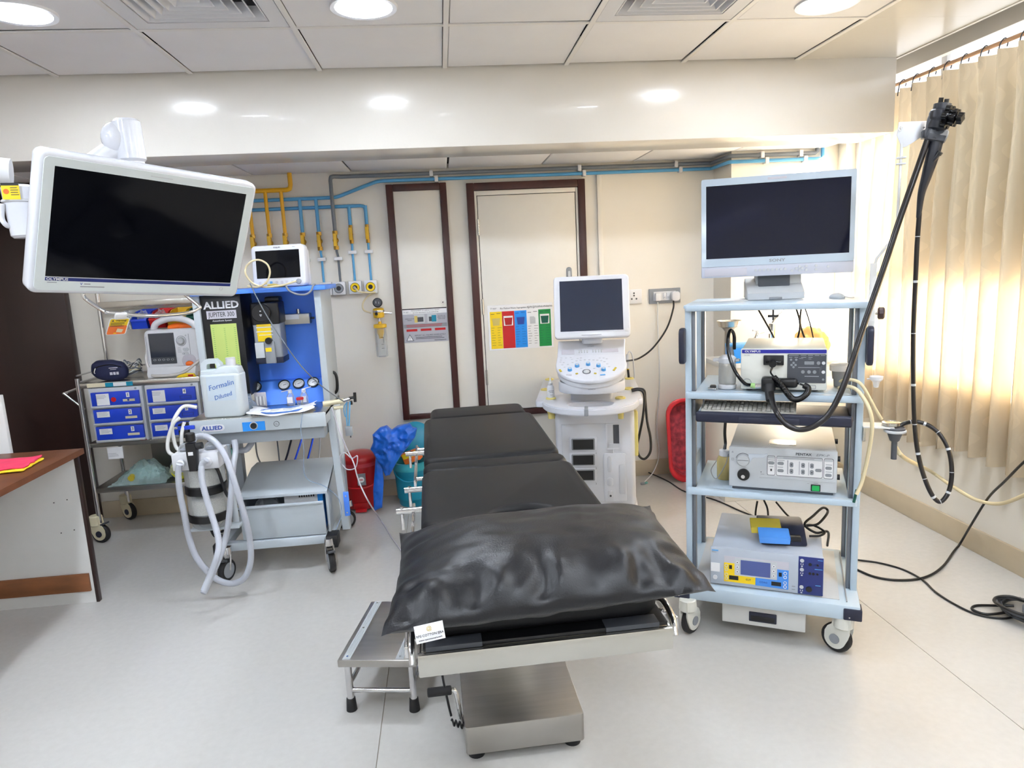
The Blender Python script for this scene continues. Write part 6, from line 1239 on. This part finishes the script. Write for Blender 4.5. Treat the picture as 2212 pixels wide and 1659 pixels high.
# ================================================================== CRASH CART
cc = thing('crash_cart', 'steel crash cart with six numbered blue drawers by the dark door', 'medical cart', (-1.76, 4.31, 0))
x0c, x1c, y0c, y1c = -2.10, -1.42, 4.12, 4.50
for x in (x0c, x1c):
    for y in (y0c, y1c):
        CW(cc, 'post', 'chrome', (x, y, .12), (x, y, .985 if y == y0c else 1.62), .0125, n=14)
        caster(cc, (x+1.76, y-4.31), .056, .028, 2.9 if y == y0c else 2.6, 'cream_plastic', cap='navy', brake=(y == y0c), tall=.05, hub='cream_plastic')
BW(cc, 'top_tray', 'steel', x0c, x1c, y0c-.005, y1c, .925, .955, .004); BW(cc, 'lower_shelf', 'steel_brushed', x0c, x1c, y0c-.005, y1c, .300, .330, .004); BW(cc, 'cabinet_floor', 'steel', x0c, x1c, y0c, y1c, .575, .60, .003)
BW(cc, 'back_panel', 'grey_light', -2.06, -1.44, 4.46, 4.48, .60, .92, 0)
for z in (1.0, .96):
    CW(cc, 'guard_rail', 'chrome', (x0c, y0c, z), (x0c, y1c, z), .005, n=8); CW(cc, 'guard_rail', 'chrome', (x0c, y1c, z), (x1c, y1c, z), .005, n=8)
Tb(cc, 'push_bar', 'chrome', locs(cc, [V((x0c, y0c+.03, .93)), V((x0c-.10, y0c+.03, .90)), V((x0c-.10, y1c-.03, .90)), V((x0c, y1c-.03, .93))]), .008, 8, 4, False); Tb(cc, 'push_bar', 'chrome', locs(cc, [V((x0c-.10, y0c+.03, .90)), V((x0c, y0c+.03, .80))]), .006, 8, 4, False)
for k, (xa_, xb_) in enumerate(((-2.045, -1.752), (-1.738, -1.440))):
    BW(cc, 'drawer_cabinet', 'grey_light', xa_, xb_, 4.11, 4.46, .602, .922, .003)
    for j in range(3):
        z1 = .900-j*.100; z0 = z1-.090; yf = 4.105
        d_ = BW(cc, 'drawer', 'drawer_blue', xa_+.016, xb_-.016, 4.094, 4.112, z0+.012, z1, .002); BW(d_, 'drawer_lip', 'grey_light', xa_+.012, xb_-.012, 4.088, 4.11, z0, z0+.012, .002)
        X, Y = xa_+1.76, 4.0935-4.31
        Ln(d_, 'paper', [(X+.035 if j else X+.045, X+.105 if j else X+.115, z1-.045 if j else z1-.075, z1-.012 if j else z1-.008)], Y, name='drawer_label'); Ln(d_, 'print_soft', rows(X+.045, X+.10, z1-.018, 3, .008, .0016, .3), Y-.0008)
        nx = xb_+1.76-.075; Ln(d_, 'paper', [(nx-.009, nx+.009, z1-.036, z1-.008)], Y, name='number_card'); Tx(d_, str(k*3+j+1), 'print', .026, (nx, Y-.001, z1-.022))
        if k == 0: Ln(d_, 'cream_plastic', [(nx-.03, nx+.035, z1-.060, z1-.046)], Y, name='pull_label')
        else: Fr(d_, 'card_slot', 'esu_navy', rrect(nx-.028, nx+.036, z1-.066, z1-.048, .001), rrect(nx-.026, nx+.034, z1-.0645, z1-.0495, .001), 'y', Y-.0012, Y)
        if k == 0 and j == 0: Cy(d_, 'red_dot', 'red', (X+.138, Y-.001, z1-.045), (X+.138, Y, z1-.045), .014, n=18); Cy(d_, 'blue_dot', 'logo_blue', (nx, Y-.0016, z1-.052), (nx, Y-.0005, z1-.052), .006, n=12)
    CW(cc, 'lock', 'grey', (xb_-.035, 4.106, .911), (xb_-.035, 4.111, .911), .006, n=10); BW(cc, 'brand_label', 'red', xb_-.05, xb_-.012, 4.1085, 4.112, .604, .611, 0)
tray = BW(cc, 'tray_label', 'cream_plastic', -2.05, -1.95, 4.1125, 4.1145, .929, .951, 0); BW(cc, 'tray_label', 'teal', -1.95, -1.80, 4.1125, 4.1145, .927, .951, 0); BW(cc, 'tray_label', 'paper', -1.905, -1.835, 4.1105, 4.1125, .929, .950, 0)
# upper rail with storage bins
BW(cc, 'bin_rail', 'steel', x0c, x1c, 4.485, 4.505, 1.36, 1.40, .002); BW(cc, 'bin_rail', 'steel', x0c, x1c, 4.485, 4.505, 1.56, 1.60, .002)
for i, (u, m_, nm) in enumerate(((281, 'clear', 'clear'), (306, 'drawer_blue', 'blue'), (345, 'red', 'red'), (384, 'valve_yellow', 'yellow'), (424, 'dgreen', 'green'))):
    p = py(u if i else 270, 672, 4.36); t = thing('storage_bin', nm+' plastic storage bin hanging on the rail of the crash cart', 'bin', (p.x, 4.386, 1.235), 0, 'hanging storage bins')
    w = .0455; prof_ = [(-.09, .055), (-.075, .0), (.095, .0), (.1, .11), (.095, .11), (.09, .006), (-.07, .006), (-.084, .055)]
    b = NB(); g_prism(b, prof_, 'x', -w, w, 0); g_prism(b, [(-.09, .055), (-.075, 0), (.1, 0), (.1, .11), (.0, .10)], 'x', -w, -w+.003, 0); g_prism(b, [(-.09, .055), (-.075, 0), (.1, 0), (.1, .11), (.0, .10)], 'x', w-.003, w, 0); ob('bin_body', b, m_, t); Bx(t, 'bin_lip', m_, -w, w, -.094, -.086, .045, .058, .002)
p = py(440, 660, 4.36); bb = thing('storage_bin', 'black plastic storage bin with white label at the end of the rail', 'bin', (p.x+.062, 4.38, 1.25)); Pr(bb, 'bin_body', 'black', [(-.09, .0), (.1, 0), (.1, .12), (-.06, .10)], 'x', -.05, .05, .004); Bx(bb, 'bin_label', 'paper', -.045, .02, -.088, -.084, .05, .07, 0)
for i, (u, v) in enumerate(((275, 660), (318, 662), (356, 660))):
    p = py((270, 306, 345)[i], 672, 4.36); t = thing('packet', ['crumpled clear packet in the clear hanging bin', 'clear syringe packet standing in the blue hanging bin', 'clear tubing packet standing in the red hanging bin'][i], 'packet', (p.x, 4.37, 1.245)); b = NB(); bmesh.ops.create_icosphere(b, subdivisions=3, radius=.045)
    for v_ in b.verts: v_.co = V((v_.co.x*.72, v_.co.y*.8, .052+v_.co.z*.95))*(1+.2*mn.noise(v_.co*40)); v_.co.x = max(-.040, min(.040, v_.co.x)); v_.co.z = max(-.0035, v_.co.z)
    ob('wrapper', b, 'clear', t, 25)
# chart on the wall behind, IV pole
ch = tag(Bx(None, 'wall_chart', 'paper', py(378, 690, 4.57).x, py(440, 690, 4.57).x+.02, 4.569, 4.573, py(410, 800, 4.57).z, py(410, 682, 4.57).z, 0), 'white printed checklist sheet on the wall behind the defibrillator', 'paper')
Ln(ch, 'print_soft', [(py(382, 700, 4.57).x, py(440, 700, 4.57).x, 1.24-.03*i, 1.2415-.03*i) for i in range(8)]+[(x, x+.0015, 1.0, 1.25) for x in (-1.62, -1.56, -1.5)], 4.569)
# defibrillator
de = thing('defibrillator', 'white defibrillator with arched handle and dark screen on the crash cart', 'defibrillator', (-1.580, 4.277, .9555), radians(-7))
Pr(de, 'front_shell', 'white', rrect(-.158, .158, .045, .275, .035), 'y', -.085, -.02, .012, 3); Pr(de, 'rear_case', 'white', rrect(-.15, .16, .012, .26, .03), 'y', -.03, .14, .012, 3)
Pr(de, 'foot_panel', 'white', [(-.115, .0), (.0, 0), (.0, .06), (-.105, .06), (-.12, .02)], 'x', -.15, .14, .008)
b = NB(); P_ = [V((-.125, -.03, .255)), V((-.105, -.03, .305)), V((-.05, -.03, .328)), V((.01, -.03, .335)), V((.07, -.03, .323)), V((.12, -.03, .295)), V((.14, -.03, .25))]; g_tube(b, P_, .019, 12, 6); ob('carry_handle', b, 'white', de)
sc2 = Bx(de, 'screen_bezel', 'grey_dark', -.128, .022, -.090, -.083, .075, .255, .002); Bx(sc2, 'screen', 'screen_grey', -.125, .019, -.0915, -.088, .115, .252, 0)
for x in (-.105, -.078, -.052, -.026, .0): Fr(sc2, 'soft_key', 'grey_light', circ(x, .100, .008, 14, 1, .7), circ(x, .100, .0065, 14, 1, .7), 'y', -.0912, -.0895)
dl2 = La(de, 'energy_dial', 'grey_light', [(.001, .012), (.016, .012), (.022, .004), (.022, 0), (.001, 0)], (.062, -.086, .205), (0, -1, 0), 24); Fr(de, 'dial_scale', 'print_soft', circ(.062, .205, .030, 24), circ(.062, .205, .027, 24), 'y', -.0865, -.085)
for x, z, r_ in ((.075, .155, .009), (.090, .155, .009), (.085, .13, .011), (.066, .13, .007), (.092, .236, .004)): Cy(de, 'button', 'grey_light', (x, -.088, z), (x, -.084, z), r_, n=14)
Ln(de, 'grey', [(.107, .1095, .12, .245), (-.1445, -.1425, .08, .24)], -.0855, name='side_line'); Ln(de, 'print_soft', rows(.035, .06, .165, 4, .008, .0018, .4), -.0852)
Pr(de, 'paddle_well', 'lavender', circ(.095, .085, .042, 24), 'y', -.087, -.08); Sp(de, 'paddle_plug', 'orange', (.098, -.092, .070), .022, 1.1, .6, .75)
Tb(de, 'paddle_cord', mat('cord_grey', (206, 202, 198), .5, noise=.03), [(.165, -.06, .10), (.13, -.10, .065), (.07, -.122, .024), (.0, -.128, .0115), (-.06, -.128, .0108), (-.11, -.118, .012), (-.138, -.10, .034), (-.165, -.075, .10), (-.16, -.05, .17)], .0095, 10, 8, True, False, (.007, .0015))
for x0 in (-.04, .03): Tb(de, 'paddle', 'orange', [(x0, .0, .272), (x0+.05, .002, .285), (x0+.11, .004, .277)], .022, 10)
bg_ = thing('pouch', 'small navy zipped pouch with printed logo on the crash cart', 'pouch', (py(240, 803, 4.2).x, 4.19, .9555), radians(8))
b = NB(); bmesh.ops.create_icosphere(b, subdivisions=4, radius=1)
for v_ in b.verts:
    c = v_.co; f = lambda a, p: math.copysign(abs(a)**p, a); v_.co = V((.095*f(c.x, .8), .055*f(c.y, .8), max(0.0, .058+.06*f(c.z, .75)-.012*c.x)))*(1+.03*mn.noise(c*3))
ob('pouch_body', b, mat('pouch_navy', (24, 30, 66), .75, noise=.08), bg_, 60); Tb(bg_, 'zip', 'black', [(-.085, -.035, .05), (-.05, -.05, .085), (.02, -.05, .095), (.075, -.04, .075)], .003, 6); Tb(bg_, 'zip_pull', 'chrome', [(-.058, -.054, .08), (-.064, -.060, .06), (-.060, -.061, .05)], .003, 6)
Ln(bg_, 'lavender', [(.012, .058, .074, .079), (.018, .05, .066, .069), (.014, .028, .036, .052), (.032, .044, .036, .052), (.048, .06, .036, .052)], -.0565, .002)
wr_ = thing('cable_bundle', 'tangled bundle of grey and white monitoring leads beside the defibrillator', 'cable', (py(285, 790, 4.33).x, 4.335, .957))
for i in range(9):
    a0 = random.uniform(0, 6); Tb(wr_, 'lead', ['grey', 'grey_dark', 'cable_white', 'pipe_grey', 'cable_cream'][i % 5], [(.055*cos(a0+k*.7)*(1-.04*k), .04*sin(a0+k*.7), max(.004, .012+.010*i*(1 if k % 2 else .7)+.01*sin(k))) for k in range(9)], .004, 6, 5)
yb = thing('wrapped_packet', 'yellow and red wrapped packet lying in front of the defibrillator', 'packet', (py(404, 821, 4.13).x, 4.1265, .9556)); Pr(yb, 'packet', 'yellow', [(-.055, 0), (.055, 0), (.045, .018), (.0, .022), (-.04, .012)], 'y', -.009, .009, .003); Bx(yb, 'packet_print', 'red', .014, .043, -.0105, -.008, .003, .014, 0)
pa = tag(Bx(None, 'hanging_paper', 'paper', py(228, 960, 4.11).x, py(262, 960, 4.11).x, 4.1175, 4.1195, py(245, 992, 4.11).z, .572, 0), 'white paper slip taped below the left drawers of the crash cart', 'paper'); Ln(pa, 'print_soft', rows(py(232, 975, 4.11).x, py(256, 975, 4.11).x, .535, 3, .008, .0016, .4), 4.1175)
# clear bag with mask on the lower shelf
pg = thing('mask_bag', 'clear plastic bag holding a pale green mask on the lower cart shelf', 'bag', (py(315, 1030, 4.25).x, 4.25, .331))
b = NB(); n = 34; G = []
for j in range(n+1):
    row = []
    for i in range(n+1):
        a_, c_ = i/n*2-1, j/n*2-1; hh = max(0, 1-abs(a_+.15*c_)**1.6)*max(0, 1-abs(c_)**2); q = V((a_*5, c_*5, 2))
        row.append(b.verts.new((.165*a_*(1-.25*max(0, c_))+.012*mn.noise(q), .13*c_+.012*mn.noise(q+V((9, 0, 0))), max(.003, .003+.15*hh*(.75+.25*a_)+.022*mn.noise(q*1.3)*hh**.3+.012*mn.noise(q*3)*hh**.3))))
    G.append(row)
for j in range(n):
    for i in range(n): b.faces.new((G[j][i], G[j][i+1], G[j+1][i+1], G[j+1][i]))
ob('bag_film', b, clear('bag_film', (196, 222, 220), .30, .1), pg, 22)
b = NB(); bmesh.ops.create_icosphere(b, subdivisions=3, radius=1)
for v_ in b.verts: c = v_.co; v_.co = V((.10*c.x+.02, .06*c.y-.02, max(.006, .04+.045*c.z)))*(1+.1*mn.noise(c*5))
ob('mask', b, mat('mask_teal', (176, 208, 206), .5, noise=.05), pg, 40); Cy(pg, 'mask_valve', 'pedal_yellow', (-.035, -.115, .04), (-.035, -.09, .045), .018, n=16)
pg2 = thing('mask_bag', 'clear bag with bright yellow cushioned mask on the lower cart shelf', 'bag', (py(368, 1010, 4.22).x+.075, 4.21, .331)); b = NB(); g_torus(b, (0, 0, .060), (.2, -1, .9), .05, .02, 24, 10); ob('mask_cushion', b, 'yellow_clear', pg2); b = NB(); bmesh.ops.create_icosphere(b, subdivisions=3, radius=.075); [setattr(v_, 'co', V((v_.co.x, v_.co.y*.8, max(.001, .06+v_.co.z*.9)))*(1+.15*mn.noise(v_.co*30))) for v_ in b.verts]; ob('bag_film', b, 'clear', pg2, 25)
bx_ = thing('steel_box', 'dull grey steel box standing at the back of the lower cart shelf', 'box', (-1.70, 4.435, .331)); Bx(bx_, 'box_body', 'steel_brushed', -.17, .20, -.04, .04, 0, .20, .004); Bx(bx_, 'box_lid', 'grey', -.174, .204, -.044, .044, .195, .215, .004)

# ================================================================== DESK AT LEFT
dk = thing('desk', 'brown topped desk with white end panel at the left edge of the room', 'desk', (-2.4, 3.31, 0))
BW(dk, 'desk_top', 'brown', -3.30, -1.718, 1.95, 3.325, .730, .756, .002); BW(dk, 'edge_band', 'brown', -1.719, -1.714, 1.95, 3.325, .730, .756, 0)
BW(dk, 'end_panel', 'laminate', -3.30, -1.752, 3.300, 3.322, 0, .730, 0); BW(dk, 'panel_edge', 'dark_wood', -1.752, -1.738, 3.298, 3.324, 0, .730, .001)
BW(dk, 'rail_board', mat('rail_board', (134, 82, 46), .5, noise=.3, nscale=16, stretch=(.3, 1, 1)), -3.30, -1.765, 3.288, 3.300, .062, .150, .001)
BW(dk, 'far_panel', 'laminate', -3.30, -3.28, 1.97, 3.30, 0, .73, 0)
for x, z in ((-1.86, .675), (-1.83, .68), (-1.87, .51), (-1.81, .52), (-1.86, .36), (-1.80, .37), (-2.15, .33)): CW(dk, 'screw_hole', 'black', (x, 3.2985, z), (x, 3.301, z), .0028, n=8)
for i, (m_, l, dx, dy, rz) in enumerate((('yellow', 'yellow folded cloth under the pink one on the desk', 0, 0, .1), ('pink', 'pink folded cloth lying on the yellow one on the desk', -.01, .012, .16), ('yellow', 'small yellow cloth scrap on top of the pink cloth on the desk', -.12, .02, .4))):
    pc = pz(20, 1012, .757); s_ = .36 if i < 2 else .10
    b = NB(); n = 18; g = []
    for j in range(n+1):
        g.append([b.verts.new((s_*(a/n-.5)*(1+.06*mn.noise(V((j*.4, 1, i)))), .20*(s_/.36)*(j/n-.5)*(1+.08*mn.noise(V((a*.5, 2, i)))), .004+.006*i+.0045*mn.noise(V((a*.35, j*.35, i*3))))) for a in range(n+1)])
    for j in range(n):
        for a in range(n): b.faces.new((g[j][a], g[j][a+1], g[j+1][a+1], g[j+1][a]))
    o = ob('folded_cloth', b, mat('cl'+str(i), {'yellow': (236, 206, 40), 'pink': (230, 60, 96)}[m_], .85, noise=.08), None, 180); md = o.modifiers.new('s', 'SOLIDIFY'); md.thickness = .005; md.offset = 1
    tag(o, l, 'cloth', 'folded cloths on the desk'); o.location = (pc.x-.09+dx, pc.y+dy, .7565+.002*i); o.rotation_euler = (0, 0, rz)
wb_ = thing('white_screen_panel', 'white upright panel standing behind the desk at the picture edge', 'panel', (-2.25, 3.40, 0)); q = py(12, 900, 3.40); Bx(wb_, 'panel', 'laminate', -.5, q.x+2.25, -.012, .012, .10, 1.02, .003); Bx(wb_, 'panel_foot', 'grey', -.4, -.3, -.05, .12, 0, .10, .004); Bx(wb_, 'panel_foot', 'grey', -.08, 0.0, -.05, .12, 0, .10, .004)

# ================================================================== BINS
rb_ = thing('pedal_bin', 'red plastic pedal bin with curved lid and carrying handle', 'bin', (-.60, 4.38, 0))
La(rb_, 'body', 'red_bin', [(.001, .012), (.092, .012), (.096, .03), (.112, .30), (.118, .305), (.118, .315)], n=36); La(rb_, 'bin_liner', mat('liner', (196, 60, 70), .4, noise=.1), [(.116, .29), (.1195, .295), (.1195, .317), (.112, .318)], n=36)
La(rb_, 'lid', 'red_bin', [(.121, .316), (.122, .335), (.112, .352), (.08, .368), (.03, .378), (.001, .380)], n=36); Bx(rb_, 'pedal', 'red', -.035, .035, -.125, -.08, .004, .022, .004); Bx(rb_, 'pedal_housing', 'red_bin', -.045, .045, -.105, -.07, .02, .06, .006)
Tb(rb_, 'carry_handle', 'red', [(-.118, -.02, .30), (-.12, -.06, .22), (-.09, -.10, .175), (-.03, -.122, .165), (.04, -.121, .165), (.095, -.095, .18), (.12, -.05, .22)], .005, 8); b = NB(); g_box(b, -.006, .045, -.117, -.110, .18, .255); ob('emblem_plate', b, 'grey', rb_); Cy(rb_, 'emblem', 'paper', (.018, -.1185, .217), (.018, -.116, .217), .018, n=20); Ln(rb_, 'red', [(.008, .012, .212, .222), (.015, .021, .212, .222), (.024, .028, .212, .222)], -.1186)
tb_ = thing('waste_bin', 'teal plastic waste bin partly covered by a blue bag', 'bin', (-.27, 4.38, 0))
La(tb_, 'body', 'teal', [(.001, 0), (.088, 0), (.093, .006), (.118, .27), (.122, .275), (.122, .287), (.115, .287), (.105, .05)], n=36); Tb(tb_, 'carry_handle', 'teal', [(-.117, -.02, .26), (-.10, -.07, .215), (-.05, -.112, .185), (.0, -.122, .18), (.06, -.11, .19)], .0045, 8)
La(tb_, 'bin_liner', mat('liner_teal', (60, 170, 180), .35, noise=.15, nscale=30), [(.118, .24), (.1245, .255), (.1250, .29), (.112, .292), (.10, .24)], n=36)
La(tb_, 'lid', 'teal', [(.08, 0), (.118, .004), (.12, .012), (.11, .02), (.04, .03), (.001, .032)], (0.03, .085, .40), (.2, -.95, .35), 32)
# blue plastic bag slumped over the teal bin, one strip hanging to the floor
bgp = thing('blue_plastic_bag', 'crumpled blue plastic bag slumped over the teal bin with a strip hanging down', 'bag', (-.36, 4.33, .0))
def crumple(name, m, pix, y, seed, thick=.03, parent=None, n=26, amp=.03):
    """blob of creased film whose outline follows the photo's silhouette at the bin"""
    P = [loc(bgp, py(u, v, y)) for u, v in pix]; cx = sum(p.x for p in P)/len(P); cz = sum(p.z for p in P)/len(P); cy = P[0].y
    b = NB(); rings = []; m_ = len(P)
    for k in range(n+1):
        f = k/n; s = sin(pi*f/2) if f < 1 else 1; ring = []
        for i, p in enumerate(P):
            q = V((cx+(p.x-cx)*s, cy-thick*cos(pi*f/2)**.8, cz+(p.z-cz)*s)); nn_ = mn.noise(V((q.x*16+seed, q.z*16, seed)))+.5*mn.noise(V((q.x*38, q.z*38+seed, seed))); q.y += amp*nn_*(1-.3*f); ring.append(b.verts.new(q))
        rings.append(ring)
    back = [b.verts.new((v_.co.x*.96+cx*.04, cy+thick*.9+.6*amp*mn.noise(V((v_.co.x*14, v_.co.z*14, seed))), v_.co.z*.96+cz*.04)) for v_ in rings[-1]]; rings.append(back)
    for A, B2 in zip(rings, rings[1:]):
        for i in range(m_): b.faces.new((A[i], A[(i+1) % m_], B2[(i+1) % m_], B2[i]))
    b.faces.new(rings[0]); b.faces.new(back[::-1])
    return ob(name, b, m, parent or bgp, 24)
def dense(P, k=5):
    out = []
    for (a, c), (e, f) in zip(P, P[1:]+P[:1]): out += [(a+(e-a)*i/k, c+(f-c)*i/k) for i in range(k)]
    return out
mbag = mat('bag_film_blue', (24, 104, 216), .32, noise=.14, nscale=14, coat=.2)
crumple('bag_film', mbag, dense([(805, 938), (820, 924), (834, 920), (845, 930), (858, 922), (872, 918), (886, 915), (892, 924), (901, 926), (897, 944), (884, 962), (868, 980), (856, 1000), (842, 1026), (833, 1028), (822, 1005), (810, 985), (800, 970), (806, 955)]), 4.22, 3.1, .05, amp=.035)
crumple('bag_strip', mbag, dense([(812, 980), (826, 1000), (829, 1040), (826, 1096), (808, 1104), (806, 1060), (809, 1020)]), 4.22, 8.2, .012, amp=.012)
bxo = thing('carton', 'orange and yellow printed carton lying on the teal bin', 'box', py(890, 985, 4.30), radians(-14))
b = NB(); g_box(b, -.055, .055, -.03, .03, -.035, .035, .002); bmesh.ops.rotate(b, matrix=Matrix.Rotation(radians(-20), 3, 'Y'), verts=b.verts); ob('carton', b, 'warm_orange', bxo); b = NB(); g_box(b, -.05, .05, -.0312, -.029, -.0, .032, 0); bmesh.ops.rotate(b, matrix=Matrix.Rotation(radians(-20), 3, 'Y'), verts=b.verts); ob('carton_panel', b, 'yellow', bxo)

# red tub leaning on the wall
tu = thing('red_tub', 'large red plastic tub with chalky scratched inside leaning against the wall', 'tub', (1.632, 4.36, 0))
o_ = lambda g, zc=.28: rrect(-.188+g, .188-g, .0+g*1.2, .565-g, .11-g*.3, 6)
b = NB(); R = []
for g_, y_ in ((0, 0), (.0, -.012), (.008, -.018), (.022, -.014), (.026, .0), (.05, .10), (.055, .105)):
    R.append([b.verts.new((a, y_, c)) for a, c in o_(g_)])
for A, B2 in zip(R, R[1:]):
    for i in range(len(A)): b.faces.new((A[i], A[(i+1) % len(A)], B2[(i+1) % len(A)], B2[i]))
tiltm = Matrix.Rotation(radians(-9), 4, 'X'); bmesh.ops.transform(b, matrix=tiltm, verts=b.verts); ob('tub_rim', b, 'tub_red', tu, 50)
b = NB(); g_prism(b, o_(.052), 'y', .098, .108, 0); bmesh.ops.transform(b, matrix=tiltm, verts=b.verts); ob('tub_floor', b, 'tub_chalk', tu)
b = NB(); g_frame(b, o_(.0255), o_(.049), 'y', .0, .0); bm2 = NB(); b.free(); R = []
for g_, y_ in ((.030, .012), (.049, .092)): R.append([bm2.verts.new((a, y_, c)) for a, c in o_(g_)])
for i in range(len(R[0])): bm2.faces.new((R[0][i], R[0][(i+1) % len(R[0])], R[1][(i+1) % len(R[0])], R[1][i]))
bmesh.ops.transform(bm2, matrix=tiltm, verts=bm2.verts); ob('tub_wall_inner', bm2, 'tub_chalk', tu)

# ================================================================== SINK CORNER BEHIND THE TROLLEY
sk_ = thing('sink_cabinet', 'cream sink cabinet with pale top in the corner behind the trolley', 'cabinet', (2.06, 4.05, 0))
Bx(sk_, 'cabinet_body', 'wall', -.415, .27, -.13, .20, 0, .83, .003); Bx(sk_, 'cabinet_top', 'laminate', -.425, .28, -.15, .205, .83, .86, .003); Bx(sk_, 'cabinet_door', 'door_leaf', -.28, .02, -.138, -.13, .08, .80, .002); Bx(sk_, 'cabinet_door', 'door_leaf', .03, .26, -.138, -.13, .08, .80, .002)
tp = thing('tap', 'chrome mixer tap with lever on the sink cabinet', 'tap', (2.06, 4.18, .86)); Cy(tp, 'tap_body', 'chrome', (0, 0, 0), (0, 0, .20), .024, n=20, bev=.003); Tb(tp, 'tap_spout', 'chrome', [(0, 0, .14), (-.05, -.04, .15), (-.13, -.09, .15), (-.15, -.10, .12)], .013, 12); Tb(tp, 'tap_lever', 'chrome', [(0, 0, .20), (.02, -.01, .235), (.10, -.02, .30)], .008, 10)
kd = thing('steel_basin', 'small steel basin on a steel stand behind the water bottle', 'basin', py(1574, 760, 4.14)); kd.location.z = .86; XF[kd] = Matrix.Translation(kd.location); kd.location.x = max(kd.location.x, 1.70)
La(kd, 'stand', 'steel_brushed', [(.001, 0), (.05, 0), (.03, .012), (.025, .17), (.04, .19)]); La(kd, 'bowl', 'steel', [(.03, .185), (.06, .20), (.072, .235), (.076, .236), (.07, .232), (.055, .205), (.001, .195)])
bt = thing('blue_carton', 'bright blue box beside the sink behind the water bottle', 'box', (1.765, 3.965, .8605), radians(5)); Bx(bt, 'carton', 'blue_light', -.08, .10, -.05, .05, 0, .11, .004); Bx(bt, 'carton_lid', 'skyblue', -.082, .102, -.052, .052, .09, .112, .003)
so2 = thing('soap_bottle', 'white soap bottle with pump beside the tap', 'bottle', (1.93, 4.12, .8605)); La(so2, 'bottle', 'white', [(.001, 0), (.035, 0), (.036, .10), (.014, .125), (.012, .13)]); Cy(so2, 'pump', 'white', (0, 0, .13), (0, 0, .165), .006, n=10); Tb(so2, 'pump_head', 'white', [(.01, 0, .165), (-.03, -.01, .168)], .006, 8)
ocl = thing('draped_cloth', 'orange-beige cloth bundle heaped on the right end of the sink cabinet', 'cloth', (2.235, 4.02, .8605)); b = NB(); bmesh.ops.create_icosphere(b, subdivisions=4, radius=1)
for v_ in b.verts: c = v_.co.copy(); v_.co = V((.10*c.x, .10*c.y, max(0, .07+.10*c.z)))*(1+.22*mn.noise(c*2.5))
ob('cloth', b, 'orange_cloth', ocl, 60)

# ================================================================== FLOOR CABLES
def FC(lab, L, r, m='black', name='floor_cable', z=None): return tag(Tb(None, name, m, [V((q.x, min(q.y, 4.545), q.z)) for q in (pz(u, v, (p[0] if p else 0)+r+.0005) for u, v, *p in L)], r, 8, zmin=r+.0003), lab, 'cable')
FC('black cable crossing the floor from the ultrasound machine to the trolley', [(1380, 1000, .02), (1440, 1038), (1480, 1062), (1545, 1080), (1600, 1104), (1655, 1125), (1690, 1138)], .0045)
FC('black cable from the trolley base snaking to the cable heap on the right', [(1850, 1209), (1900, 1216), (1950, 1230), (1992, 1252), (2020, 1278), (2060, 1304), (2110, 1327), (2165, 1336), (2200, 1330)], .0045)
tag(Tb(None, 'floor_cable', 'black', [pz(1850, 1230, .006), pz(1890, 1246, .006), pz(1940, 1253, .006), pz(1995, 1248, .006), pz(2035, 1225, .008), pz(2070, 1180, .01), px(2100, 1130, 2.46), px(2135, 1075, 2.43), px(2170, 1040, 2.38), px(2215, 995, 2.35), px(2260, 960, 2.35)], .0055, 8, zmin=.0058), 'black cable looping over the floor and rising along the window wall', 'cable')
FC('outer loop of black cable in the heap at the right floor edge', [(2190, 1309, .012), (2150, 1308, .004), (2110, 1308), (2100, 1316), (2125, 1326), (2150, 1326, .004), (2175, 1322, .012)], .0055)
hpz = thing('cable_heap', 'heap of coiled black cables with grey connector on the floor by the window wall', 'cable heap', pz(2225, 1335, 0))
for i in range(6):
    a0 = i*1.1; Tb(hpz, 'cable_coil', 'black' if i % 2 else 'grey_dark', [((.10-.008*i)*cos(a0+k*.8)-.02*i+.03, (.13-.01*i)*sin(a0+k*.8), .0115+.010*i+.004*sin(k*1.7+i)) for k in range(9)], .0062, 8, 5)
Bx(hpz, 'connector', 'grey', .0, .05, -.005, .045, .001, .04, .008, 3)
sx_ = thing('small_adapter', 'small green and grey connector lying on the floor beside the ultrasound machine', 'connector', pz(1392, 1046, 0), .4); Bx(sx_, 'connector_body', 'grey', -.03, .0, -.008, .008, 0, .016, .003); Bx(sx_, 'connector_tip', 'clear_teal', .0, .025, -.007, .007, .001, .014, .003)
